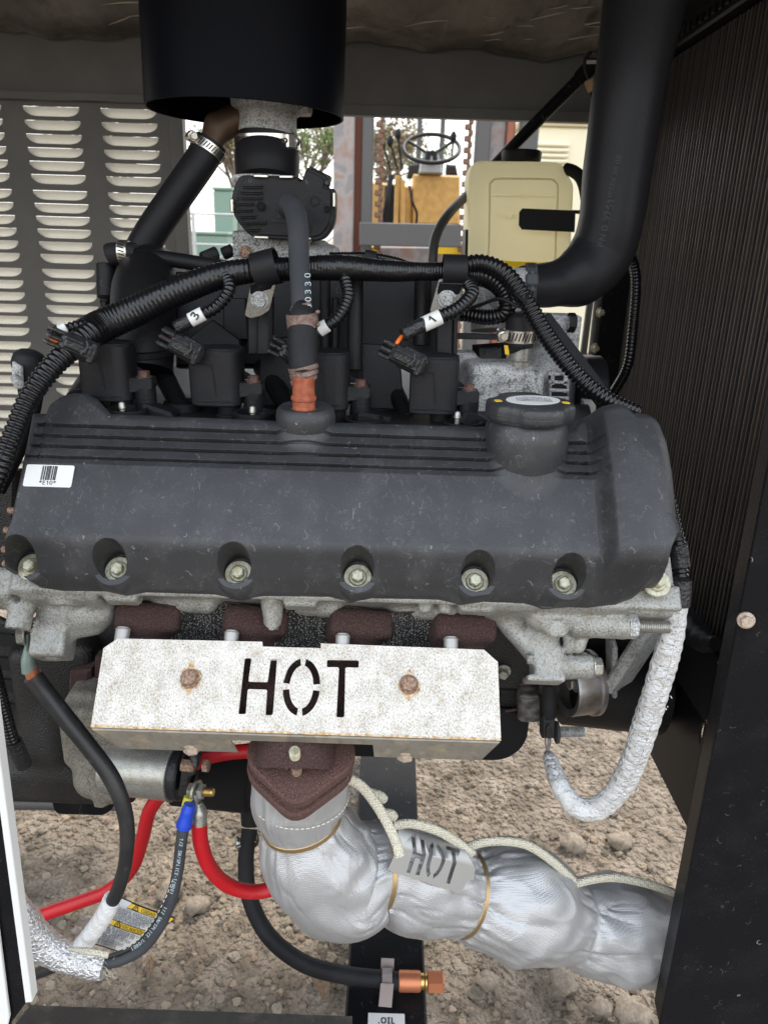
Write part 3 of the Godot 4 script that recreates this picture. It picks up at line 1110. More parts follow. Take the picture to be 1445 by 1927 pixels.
	for k in 90:
		var fx := 0.10 + r2.randf() * 0.27
		var fz := -1.05 - r2.randf() * 0.36
		if k > 62:
			fx = r2.randf_range(-0.9, 0.5)
		var p0 := Vector3(fx, 1.5055 - 0.055 * smoothstep(0.8, 1.0, (-0.5 - fz) / 0.94), fz)
		var ang := r2.randf_range(0.0, 0.9)
		var l := r2.randf_range(0.03, 0.1)
		var d := Vector3(cos(ang), 0, sin(ang)) * l
		tube(cr, [p0, p0 + d * 0.5 + Vector3(0, 0.0005, r2.randf_range(-0.008, 0.008)), p0 + d], [0.0003, r2.randf_range(0.0008, 0.0016), 0.0003], 6, 0.02)
	var co := part("liner_crease", cr, M.liner_crease, lin_o)
	co.set_meta("kind", "stuff")
	# left end wall and the wall behind the radiator, out of sight but closing the box
	var side := MB.new()
	box(side, Vector3(-1.36, 0.95, -0.97), Vector3(0.02, 1.36, 1.0), Basis(), 0.002)
	part("end_wall", side, M.panel, e)
	var low := MB.new()
	box(low, Vector3(-0.8, 0.42, z - 0.004), Vector3(1.1, 0.33, 0.003), Basis(), 0.001)
	# posts of the near side
	var lo := MB.new()
	var lp0 := Vector3(-0.3290,0.9460,-0.5000)
	slab(lo, [Vector3(-0.3068,1.1874,-0.5000), Vector3(-0.2869,1.1880,-0.5000), Vector3(-0.3088,0.4855,-0.5000), Vector3(-0.3152,0.4812,-0.5000), Vector3(-0.3324,0.4552,-0.5000), Vector3(-0.3355,0.3961,-0.5000), Vector3(-0.3713,0.3945,-0.5000)], 0.003)
	var doorf := part("door_frame", lo, M.black_paint, e)
	var ws := MB.new()
	slab(ws, [Vector3(-0.2887,1.1876,-0.4970), Vector3(-0.2839,1.1878,-0.4970), Vector3(-0.3066,0.4882,-0.4970), Vector3(-0.3131,0.4866,-0.4970)], 0.012)
	part("door_seal", ws, M.white, e)
	var wp := MB.new()
	slab(wp, [Vector3(-0.3032,1.1870,-0.4940), Vector3(-0.2942,1.1872,-0.4940), Vector3(-0.3283,0.4717,-0.4940), Vector3(-0.3376,0.4404,-0.4940), Vector3(-0.3747,0.4176,-0.4940)], 0.004)
	part("door_edge", wp, M.white, e)
	var br := MB.new()
	slab(br, [Vector3(-0.3735,0.3633,-0.5600), Vector3(-0.0183,0.3609,-0.5600), Vector3(-0.0167,0.3187,-0.5400), Vector3(-0.3823,0.3110,-0.5400)], 0.05, 0.003)
	part("base_rail", br, M.dusty_rail, e)
	# right post: front face, side face, bolt
	var rp := MB.new()
	slab(rp, [Vector3(0.3198,0.3437,-0.6000), Vector3(0.5886,0.3467,-0.6000), Vector3(0.3505,1.3478,-0.6000), Vector3(0.3089,1.3468,-0.6000)], 0.004)
	part("corner_post", rp, M.black_paint, e)
	var rs := MB.new()
	var a0 := Vector3(0.3208,0.3410,-0.6020)
	var a1 := Vector3(0.3099,1.3474,-0.6020)
	slab(rs, [a0, a1, a1 + Vector3(0.004, 0, -0.03), a0 + Vector3(0.004, 0, -0.03)], 0.004)
	part("post_return", rs, M.black_paint, e)
	var bl := MB.new()
	var bp := Vector3(0.3193,0.8457,-0.5980)
	hexhead(bl, bp, Vector3(-0.25, 0.1, 1), 0.0055, 0.0055, 0.0075, 0.003)
	part("bolt", bl, M.under_bolt, e)
	var sp := MB.new()
	# wall below the radiator, with a round hole at its near end
	var X0 := 0.425
	stencil(sp, PackedVector2Array([Vector2(-1.5, 0.412), Vector2(-0.66, 0.412), Vector2(-0.66, 0.78), Vector2(-1.5, 0.78)]), [circle2(Vector2(Vector3(0.4250,0.5541,-0.8285).z, Vector3(0.4250,0.5541,-0.8285).y), 0.021, 20)], [Vector3(0.4250,0.5541,-0.8285).z], [], 0.004, func(p: Vector2) -> Array: return [Vector3(X0, p.y, p.x), Vector3.LEFT])
	part("baffle_panel", sp, M.black_paint, e)


func circle2(c: Vector2, r: float, n := 24, start := 0.0, sweep := TAU) -> PackedVector2Array:
	var o := PackedVector2Array()
	for i in n:
		var a := start + sweep * i / n
		o.append(c + Vector2(cos(a), sin(a)) * r)
	return o


func background() -> void:
	# fork truck facing the opening
	var t := thing("forklift", "yellow forklift with rusty mast, lift chains and steering wheel parked outside", "forklift", Vector3(0.55, 0, -5.5))
	var mast: Array = [[Vector3(-0.3123,1.6170,-5.2000), 0.13, "mast"], [Vector3(-0.2372,1.6282,-5.3000), 0.07, "mast_rust"], [Vector3(-0.1664,1.6209,-5.2000), 0.07, "mast_dark"], [Vector3(0.5389,1.6400,-5.2000), 0.09, "mast_dark"], [Vector3(0.6335,1.6517,-5.3000), 0.11, "mast"], [Vector3(0.7110,1.6492,-5.2500), 0.05, "mast_rust"], [Vector3(0.8198,1.6476,-5.2000), 0.11, "mast_dark"]]
	for m in mast:
		var mb := MB.new()
		var p: Vector3 = m[0]
		box(mb, Vector3(p.x, 1.4, p.z), Vector3(m[1], 2.7, 0.12), Basis(), 0.008)
		part("mast_rail", mb, M[m[2]], t)
	for x in [Vector3(-0.0860,1.6185,-5.1500), Vector3(0.4519,1.6331,-5.1500)]:
		var mb := MB.new()
		for k in 70:
			var y := 0.5 + k * 0.032
			box(mb, Vector3(x.x + (0.008 if k % 2 == 0 else -0.008), y, x.z), Vector3(0.03 if k % 2 == 0 else 0.045, 0.036, 0.02), Basis(), 0.006)
		part("lift_chain", mb, M.chain, t)
	var b := MB.new()
	slab(b, [Vector3(0.1494,1.2680,-6.1000), Vector3(0.5087,1.2705,-6.1000), Vector3(0.4875,1.6140,-6.1000), Vector3(0.1431,1.6154,-6.1000)], 0.7, 0.02)
	slab(b, [Vector3(-0.1954,1.2518,-6.1500), Vector3(0.1469,1.2613,-6.1500), Vector3(0.1358,1.5355,-6.1500), Vector3(-0.2017,1.5627,-6.1500)], 0.7, 0.02)
	part("body", b, M.truck_yellow, t)
	var hb := MB.new()
	slab(hb, [Vector3(-0.0661,1.2691,-6.0800), Vector3(0.0532,1.2724,-6.0800), Vector3(0.0358,1.5464,-6.0800), Vector3(-0.0654,1.5256,-6.0800)], 0.05, 0.01)
	part("hydraulic_bay", hb, M.void, t)
	for q in [[Vector3(0.0250,1.2700,-6.0000), Vector3(0.0258,1.5941,-6.0000)], [Vector3(0.0721,1.2713,-6.0000), Vector3(0.0614,1.5667,-6.0000)]]:
		var mb := MB.new()
		cyl(mb, q[0], q[1], 0.018)
		part("pipe", mb, M.truck_yellow, t)
	var hs := MB.new()
	tube(hs, [Vector3(0.1122,1.5224,-5.9500), Vector3(0.1384,1.4143,-5.9000), Vector3(0.1734,1.3456,-5.9500), Vector3(0.1744,1.2668,-6.0000)], 0.009, 8, 0.03)
	tube(hs, [Vector3(-0.0202,1.5891,-5.9500), Vector3(-0.0452,1.4093,-5.9000), Vector3(-0.0653,1.2675,-6.0000)], 0.02, 8, 0.03)
	part("hydraulic_hose", hs, M.rubber, t)
	var cr := MB.new()
	slab(cr, [Vector3(-0.2027,1.1140,-5.0000), Vector3(0.4316,1.1193,-5.0000), Vector3(0.4231,1.2551,-5.0000), Vector3(-0.2050,1.2499,-5.0000)], 0.06, 0.008)
	part("carriage", cr, M.mast_dark, t)
	var ax := MB.new()
	slab(ax, [Vector3(-0.1650,0.9148,-5.4000), Vector3(0.5028,0.9337,-5.4000), Vector3(0.4906,1.1243,-5.4000), Vector3(-0.1690,1.1126,-5.4000)], 0.1, 0.02)
	part("axle_guard", ax, M.mast, t)
	var fk := MB.new()
	slab(fk, [Vector3(0.2930,1.0747,-5.2000), Vector3(0.4584,1.0761,-5.2000), Vector3(0.4545,1.1377,-5.2000), Vector3(0.2898,1.1363,-5.2000)], 0.05, 0.006)
	slab(fk, [Vector3(-0.1617,1.0619,-5.2000), Vector3(-0.0858,1.0640,-5.2000), Vector3(-0.0870,1.1096,-5.2000), Vector3(-0.1626,1.1075,-5.2000)], 0.05, 0.006)
	part("yellow_guard", fk, M.yellow, t)
	var col := MB.new()
	slab(col, [Vector3(0.1827,1.6160,-6.0000), Vector3(0.3481,1.6169,-6.0000), Vector3(0.3355,1.7077,-6.0000), Vector3(0.1904,1.7037,-6.0000)], 0.2, 0.01)
	slab(col, [Vector3(0.1910,1.7056,-6.0200), Vector3(0.3290,1.7093,-6.0200), Vector3(0.3033,1.7609,-6.0200), Vector3(0.2193,1.7586,-6.0200)], 0.15, 0.01)
	part("steering_column", col, M.galv, t)
	var seat := MB.new()
	slab(seat, [Vector3(0.1085,1.6354,-6.8000), Vector3(0.2219,1.6385,-6.8000), Vector3(0.2081,1.7536,-6.8000), Vector3(0.1220,1.7355,-6.8000)], 0.1, 0.02)
	slab(seat, [Vector3(0.4215,1.6639,-6.8000), Vector3(0.5260,1.6668,-6.8000), Vector3(0.5038,1.7458,-6.8000), Vector3(0.4253,1.7516,-6.8000)], 0.1, 0.02)
	part("seat", seat, M.rubber, t)
	var wh := MB.new()
	var c := Vector3(0.2632,1.7785,-6.0000)
	var pts: Array = []
	var n1 := Vector3(1, 0.02, 0)
	var n2 := Vector3(0, 0.55, -0.83)
	for k in 33:
		var a := TAU * k / 32
		pts.append(c + (n1 * cos(a) + n2 * sin(a)) * 0.2)
	tube(wh, pts, 0.015, 10, 0.02)
	for a in [0.6, 2.6, -1.6]:
		cyl(wh, c + Vector3(0, -0.05, 0.02), c + (n1 * cos(a) + n2 * sin(a)) * 0.2, 0.011)
	cyl(wh, c + Vector3(0, -0.08, 0), c + Vector3(0, -0.02, 0), 0.045)
	part("steering_wheel", wh, M.black, t)
	for l in [[Vector3(-0.0253,1.6279,-6.0000), Vector3(-0.0875,1.7932,-6.0000)], [Vector3(0.0246,1.6293,-6.0000), Vector3(-0.0349,1.8153,-6.0000)], [Vector3(0.0553,1.6301,-6.0000), Vector3(0.0205,1.8613,-6.0000)], [Vector3(0.4119,1.7097,-6.0000), Vector3(0.4149,1.8547,-6.0000)]]:
		var mb := MB.new()
		cyl(mb, l[0], l[1], 0.008)
		lathe(mb, [Vector2(0, -0.04), Vector2(0.02, -0.02), Vector2(0.024, 0.01), Vector2(0.012, 0.035), Vector2(0, 0.04)], l[1], Vector3.UP, 12)
		part("lever", mb, M.black, t)
	for x in [Vector3(0.2112,1.8323,-7.4000), Vector3(0.4138,1.8378,-7.4000)]:
		var mb := MB.new()
		cyl(mb, Vector3(x.x, 1.2, x.z), Vector3(x.x, 2.6, x.z), 0.022)
		part("guard_bar", mb, M.mast_dark, t)
	# tan louvred machine housing behind
	var h := thing("machine_housing", "cream painted louvred equipment housing standing in the yard behind the white tank", "equipment housing", Vector3(2.3, 0, -8.6))
	var hm := MB.new()
	box(hm, Vector3(2.75, 1.15, -9.3), Vector3(2.9, 2.3, 1.3), Basis(), 0.03)
	part("wall", hm, M.tan_paint, h)
	var rf := MB.new()
	box(rf, Vector3(2.75, 2.33, -9.3), Vector3(3.0, 0.07, 1.4), Basis(), 0.02)
	part("roof", rf, M.tan_paint, h)
	for k in 6:
		var mb := MB.new()
		box(mb, Vector3(Vector3(1.5778,2.0535,-8.6000).x, Vector3(1.5703,2.1274,-8.6000).y - k * 0.052, -8.63), Vector3(0.42, 0.03, 0.06), Basis(Vector3.RIGHT, 0.6), 0.006)
		part("louver", mb, M.tan_paint, h)
	# yard edge: bins, fence, trees
	for b2 in [[Vector3(-6.0497,1.0822,-26.0000), 0.9, 1.15, "bin_pale", "low green skip behind the fence, left of the tall green bin"], [Vector3(-5.4617,1.5355,-27.0000), 0.3, 2.5, "bin_pale", "tall narrow green bin standing by the fence"]]:
		var mb := MB.new()
		var p: Vector3 = b2[0]
		box(mb, Vector3(p.x, b2[2] / 2, p.z), Vector3(b2[1] * 2, b2[2], 1.6), Basis(), 0.05)
		var o := thing("bin", b2[4], "bin", Vector3(p.x, 0, p.z), "green bins at the yard edge")
		part("body", mb, M[b2[3]], o)
		var lid := MB.new()
		box(lid, Vector3(p.x, b2[2] + 0.05, p.z), Vector3(b2[1] * 2.1, 0.1, 1.7), Basis(), 0.03)
		part("lid", lid, M[b2[3]], o)
	var fe := thing("chain_fence", "galvanised wire fence with braced posts at the edge of the yard", "fence", Vector3(-6, 0, -22))
	for k in 8:
		var mb := MB.new()
		cyl(mb, Vector3(-12 + k * 2.2, 0, -22), Vector3(-12 + k * 2.2, 1.7, -22), 0.05)
		part("post", mb, M.galv, fe)
	for y in [0.9, 1.68]:
		var mb := MB.new()
		cyl(mb, Vector3(-12, y, -22), Vector3(4, y, -22), 0.03)
		part("rail", mb, M.galv, fe)
	var br := MB.new()
	for k in 7:
		cyl(br, Vector3(-12 + k * 2.2, 0.1, -22.02), Vector3(-9.8 + k * 2.2, 1.6, -22.02), 0.025)
	part("brace", br, M.galv, fe)
	var tn := 0
	for tr in [[-10.5, -32.0, 7.5, "thin bare tree left of the tall green bin, beyond the fence"], [-6.8, -36.0, 8.0, "pale green budding tree beyond the fence, right of the tall green bin"], [-3.4, -30.0, 6.5, "slender budding tree beyond the fence, seen below the black air cleaner can"], [-1.2, -38.0, 8.5, "budding tree seen beside the rusty mast, nearest to it"], [2.2, -45.0, 5.5, "low far tree seen through the steering wheel of the forklift"], [-14.0, -40.0, 8.5, "budding tree farthest left beyond the fence, behind the slanting hose"], [-8.6, -46.0, 10.0, "tall hazy tree directly behind the tall green bin"], [-4.6, -44.0, 9.0, "wide budding tree beyond the fence, behind the throttle body"], [0.3, -42.0, 6.5, "low tree left of the steering wheel, behind the lift chain"], [5.0, -48.0, 6.0, "low tree right of the steering wheel, far behind the forklift"]]:
		tree(Vector3(tr[0], 0, tr[1]), tr[2], tr[3], 100 + tn)
		tn += 1


func tree(at: Vector3, high: float, label: String, sd: int) -> void:
	var r := RandomNumberGenerator.new()
	r.seed = sd
	var o := thing("tree", label, "tree", at, "trees beyond the fence")
	var tk := MB.new()
	var lf := MB.new()
	var todo: Array = [[at, Vector3.UP, high * 0.42, high * 0.022, 0]]
	while not todo.is_empty():
		var b: Array = todo.pop_back()
		var a: Vector3 = b[0]
		var d: Vector3 = b[1]
		var e: Vector3 = a + d * b[2]
		var mid: Vector3 = (a + e) / 2 + Vector3(r.randf_range(-0.06, 0.06), 0, r.randf_range(-0.06, 0.06)) * b[2]
		tube(tk, [a, mid, e], [b[3], b[3] * 0.8, b[3] * 0.6], 5, 0.6, null, false)
		if b[4] < 4:
			for k in (4 if b[4] == 0 else 3):
				var nd := (d + Vector3(r.randf_range(-1, 1), r.randf_range(-0.25, 0.7), r.randf_range(-1, 1)) * 0.75).normalized()
				todo.append([a.lerp(e, r.randf_range(0.55, 1.0)), nd, b[2] * r.randf_range(0.55, 0.75), b[3] * 0.55, b[4] + 1])
		if b[4] >= 2:
			for k in 16:
				var p: Vector3 = a.lerp(e, r.randf()) + Vector3(r.randf_range(-1, 1), r.randf_range(-1, 1), r.randf_range(-1, 1)) * 0.3
				var u := Vector3(r.randf_range(-1, 1), r.randf_range(-1, 1), r.randf_range(-1, 1)).normalized() * 0.085
				var w := u.cross(Vector3(r.randf_range(-1, 1), r.randf_range(-1, 1), r.randf_range(-1, 1))).normalized() * 0.05
				lf.quad(p - u, p - w, p + u, p + w, u.cross(w).normalized())
	part("trunk", tk, M.bark, o)
	part("crown", lf, M.leaf if sd % 2 == 0 else M.leaf_brown, o)


func radiator() -> void:
	var X := 0.42
	var z0 := -0.79
	var z1 := -1.40
	var y0 := 0.675
	var y1 := 1.425
	var o := thing("radiator", "black radiator with vertical tubes and fine fins on the right", "radiator", Vector3(X + 0.03, 0.58, -1.1))
	var one := MB.new()
	box(one, Vector3.ZERO, Vector3(0.05, y1 - y0, 0.0028), Basis(), 0.0008)
	var tm := one.mesh()
	var n := int((z0 - z1) / 0.0105)
	for k in n + 1:
		var t := part("tube", tm, M.core_tube_dim if (k * 7) % 5 < 2 else M.core_tube, o)
		t.position = Vector3(X + 0.026, (y0 + y1) / 2, z0 - k * 0.0105) - o.position
	var fin := MB.new()
	for k in n:
		var za := z0 - k * 0.0105 - 0.0014
		var zb := za - 0.0077
		var rows := 250
		for j in rows:
			var y := y0 + (y1 - y0) * j / rows
			var dy := (y1 - y0) / rows
			var nn := Vector3(0, 0.94, 0.3)
			var i := fin.add(Vector3(X + 0.004, y, za), nn); fin.add(Vector3(X + 0.004, y + dy, zb), nn); fin.add(Vector3(X + 0.046, y + dy, zb), nn); fin.add(Vector3(X + 0.046, y, za), nn)
			fin.q(i, i + 1, i + 2, i + 3)
	var fi := part("fins", fin, M.core, o)
	fi.set_meta("kind", "stuff")
	var bk := MB.new()
	box(bk, Vector3(X + 0.06, (y0 + y1) / 2, (z0 + z1) / 2), Vector3(0.012, y1 - y0, z0 - z1), Basis(), 0.002)
	part("shroud", bk, M.void, o)
	var tk := MB.new()
	box(tk, Vector3(X + 0.035, y1 + 0.055, (z0 + z1) / 2), Vector3(0.09, 0.075, z0 - z1 + 0.02), Basis(), 0.014)
	part("top_tank", tk, M.black_paint, o)
	var lip := MB.new()
	box(lip, Vector3(X + 0.026, y1 + 0.008, (z0 + z1) / 2), Vector3(0.082, 0.012, z0 - z1 + 0.03), Basis(), 0.003)
	for k in 26:
		box(lip, Vector3(X - 0.0155, y1 + 0.017, z0 - 0.02 - k * 0.022), Vector3(0.004, 0.012, 0.012), Basis(), 0.001)
	part("crimp_strip", lip, M.black_paint, o)
	var st := MB.new()
	box(st, Vector3(X - 0.0105, y1 + 0.062, -1.16), Vector3(0.0006, 0.03, 0.028), Basis(), 0.0001)
	var so := part("sticker", st, M.white, o)
	var bars := MB.new()
	for k in 7:
		box(bars, Vector3(X - 0.0112, y1 + 0.05 + k * 0.0036, -1.16), Vector3(0.0006, 0.0012 if k % 2 else 0.002, 0.022), Basis(), 0.0001)
	part("barcode", bars, M.ink, so)
	var bt := MB.new()
	slab(bt, [Vector3(X - 0.012, 0.59, z0), Vector3(X - 0.012, 0.59, -0.93), Vector3(X - 0.012, 0.665, -0.985), Vector3(X - 0.012, 0.69, z1), Vector3(X - 0.012, 0.69, z0)], 0.07, 0.006)
	part("bottom_tank", bt, M.black, o)
	var fb := MB.new()
	tube(fb, [Vector3(0.4000,0.6886,-0.9029), Vector3(0.4000,0.6904,-0.8429), Vector3(0.4050,0.7010,-0.8152)], [0.012, 0.014, 0.009], 12, 0.006, func(s: float, a: float, r: float) -> float: return r * (1.0 + 0.12 * sin(s * 900.0) * sin(a * 9.0)))
	part("foam_seal", fb, M.rubber, o)
	# side channel nearest the viewer, with its mounting screws
	var ch := MB.new()
	box(ch, Vector3(X + 0.012, 0.98, z0 + 0.018), Vector3(0.075, 0.95, 0.026), Basis(), 0.003)
	part("side_channel", ch, M.black_paint, o)
	for y in [0.62, 0.7, 0.8, 0.97, 1.06]:
		var mb := MB.new()
		hexhead(mb, Vector3(X - 0.0255, y, z0 + 0.018), Vector3.LEFT, 0.003, 0.002, 0.0042, 0.001)
		part("screw", mb, M.rusty_bolt, o)
	var fc2 := MB.new()
	box(fc2, Vector3(X + 0.0, 1.05, z1 - 0.012), Vector3(0.09, 0.78, 0.02), Basis(), 0.003)
	part("far_channel", fc2, M.black_paint, o)
	var fs := MB.new()
	slab(fs, [Vector3(0.3692,0.9611,-1.4200), Vector3(0.3849,0.9615,-1.4200), Vector3(0.3838,1.0637,-1.4200), Vector3(0.3685,1.0633,-1.4200)], 0.01, 0.002)
	slab(fs, [Vector3(0.3561,0.9593,-1.4300), Vector3(0.3679,0.9596,-1.4300), Vector3(0.3692,1.0626,-1.4300), Vector3(0.3577,1.0623,-1.4300)], 0.01, 0.002)
	var fso := part("far_flange", fs, M.panel, o)
	for p in [Vector3(0.3773,1.0388,-1.4050), Vector3(0.3754,0.9758,-1.4050)]:
		var mb := MB.new()
		hexhead(mb, p, Vector3(0, 0, 1), 0.006, 0.006, 0.009)
		part("bolt", mb, M.bolt_zinc, fso)


func skid() -> void:
	var h := 0.27
	var o := thing("skid_crossmember", "black steel crossmember with oil drain label running under the engine", "frame rail", Vector3(0.0205,0.2000,-0.7960))
	var mb := MB.new()
	var a := Vector3(-0.0290,0.2700,-0.6453)
	var b := Vector3(0.0699,0.2700,-0.6483)
	var w := b.x - a.x
	slab(mb, [Vector3(a.x, h, -0.62), Vector3(a.x + w, h, -0.62), Vector3(a.x + w, h, -1.6), Vector3(a.x, h, -1.6)], 0.06, 0.004)
	part("channel", mb, M.black_paint, o)
	var lb := MB.new()
	var c := Vector3(0.0209,0.2712,-0.6498)
	box(lb, Vector3(c.x, h + 0.0003, c.z + 0.008), Vector3(0.044, 0.0006, 0.036), Basis(), 0.0002)
	var lo := part("label", lb, M.white, o)
	var flat := Basis(Vector3.RIGHT, Vector3(0, 0, -1), Vector3.UP)
	lettering("lettering", ".OIL", 0.0078, Transform3D(flat, Vector3(c.x, h + 0.0008, c.z - 0.0005)), M.ink, lo, true)
	lettering("lettering", "DRAIN", 0.0078, Transform3D(flat, Vector3(c.x, h + 0.0008, c.z + 0.0115)), M.ink, lo, true)
	# drain hose with its clip
	var d := thing("drain_hose", "black oil drain hose with copper ferrule and brass cap fitting", "hose", Vector3(-0.0960,0.2700,-0.7414))
	var hz := MB.new()
	tube(hz, [Vector3(-0.1645,0.4141,-0.8000), Vector3(-0.1659,0.3850,-0.7750), Vector3(-0.1577,0.3489,-0.7500), Vector3(-0.1308,0.3151,-0.7250), Vector3(-0.0852,0.2900,-0.7081), Vector3(-0.0309,0.2850,-0.6970), Vector3(0.0367,0.2850,-0.6912)], 0.0105, 18, 0.006)
	part("hose", hz, M.rubber, d)
	var e0 := Vector3(0.0354,0.2850,-0.6912)
	var e1 := Vector3(0.0684,0.2850,-0.6915)
	var ax := (e1 - e0).normalized()
	var fe := MB.new()
	lathe(fe, [Vector2(0.0112, 0), Vector2(0.0122, 0.001), Vector2(0.0122, 0.024), Vector2(0.0114, 0.027), Vector2(0.007, 0.028)], e0, ax, 24)
	part("ferrule", fe, M.copper, d)
	var nt := MB.new()
	lathe(nt, [Vector2(0.007, 0), Vector2(0.0095, 0.001), Vector2(0.0095, 0.005), Vector2(0.0075, 0.006), Vector2(0.0095, 0.007), Vector2(0.0095, 0.009), Vector2(0.007, 0.01)], e0 + ax * 0.026, ax, 20)
	part("brass_neck", nt, M.brass, d)
	var cp := MB.new()
	lathe(cp, [Vector2(0.0, 0), Vector2(0.0122, 0), Vector2(0.0128, 0.001), Vector2(0.0128, 0.018), Vector2(0.011, 0.02), Vector2(0, 0.02)], e0 + ax * 0.036, ax, 6, true)
	part("hex_cap", cp, M.copper, d)
	var k := MB.new()
	var kc := Vector3(0.0209,0.2850,-0.6922)
	var kp: Array = []
	for i in 9:
		var an := -0.3 + PI * 1.05 * i / 8.0
		kp.append(kc + Vector3(0, sin(an) * 0.0125, cos(an) * 0.0125))
	for i in 8:
		bar(k, kp[i], kp[i + 1] + (kp[i + 1] - kp[i]) * 0.12, 0.0016, 0.0125, Vector3.RIGHT.cross((kp[i + 1] - kp[i]).normalized()), 0.0004)
	slab(k, [Vector3(0.0111,0.2724,-0.6660), Vector3(0.0273,0.2713,-0.6660), Vector3(0.0290,0.2985,-0.6760), Vector3(0.0128,0.2987,-0.6760)], 0.002)
	slab(k, [Vector3(0.0130,0.2803,-0.7000), Vector3(0.0296,0.2801,-0.7000), Vector3(0.0298,0.2971,-0.7120), Vector3(0.0130,0.2973,-0.7120)], 0.002)
	part("clip", k, M.mast, d)
	var el := MB.new()
	tube(el, [Vector3(-0.1621,0.4678,-0.8200), Vector3(-0.1641,0.4426,-0.8150), Vector3(-0.1646,0.4165,-0.8050)], [0.014, 0.0152, 0.0118], 14, 0.006)
	part("elbow", el, M.rubber, d)
	clampband(d, Vector3(-0.1642,0.4002,-0.7960), Vector3(0.05, 1, 0), 0.0115, 0.01, Vector3(-1, 0, 0.4))


# worm drive clamp: slotted band and screw housing, as one part of its hose
func clampband(parent: Node3D, at: Vector3, axis: Vector3, r: float, w: float, screw: Vector3, m: Material = null) -> void:
	var y := axis.normalized()
	var s := (screw - y * screw.dot(y)).normalized()
	var mb := MB.new()
	ring(mb, at - y * w / 2, at + y * w / 2, r + 0.0009, r - 0.001, 40)
	var b := part("hose_clamp", mb, m if m else M.band_steel, parent)
	var sl := MB.new()
	var tdir := y.cross(s)
	var nn := int(TAU * r / 0.0032)
	for k in nn:
		var an := TAU * k / nn
		if cos(an) > 0.8: continue
		var d := s * cos(an) + tdir * sin(an)
		box(sl, at + d * (r + 0.0009), Vector3(0.0013, w * 0.62, 0.0004), Basis(tdir * cos(an) - s * sin(an), (y + (tdir * cos(an) - s * sin(an)) * 0.25).normalized(), d), 0.0001)
	var so := part("slot", sl, M.void, b)
	so.set_meta("kind", "stuff")
	var hs := MB.new()
	var c := at + s * (r + 0.0035)
	box(hs, c, Vector3(0.013, w * 1.05, 0.0075), Basis(tdir, y, s), 0.002)
	cyl(hs, c - tdir * 0.009, c + tdir * 0.008, 0.0032, -1, 14)
	hexhead(hs, c + tdir * 0.006, tdir, 0.0042, 0.005, 0.0052, 0.001)
	part("screw", hs, m if m else M.band_steel, b)


func bk(x: float, u: float, n: float) -> Vector3:
	return bank * Vector3(x, u, n)


func lerp_line(pl: Array, x: float) -> float:
	if x <= pl[0].x: return pl[0].y
	for i in pl.size() - 1:
		if x <= pl[i + 1].x:
			return lerpf(pl[i].y, pl[i + 1].y, (x - pl[i].x) / max(1e-6, pl[i + 1].x - pl[i].x))
	return pl[-1].y


func swap_xy(pl: Array) -> Array:
	var o: Array = []
	for p in pl: o.append(Vector2(p.y, p.x))
	o.sort_custom(func(a, b): return a.x < b.x)
	return o


func smin(a: float, b: float, k: float) -> float:
	var h: float = max(k - abs(a - b), 0.0) / k
	return min(a, b) - h * h * k * 0.25


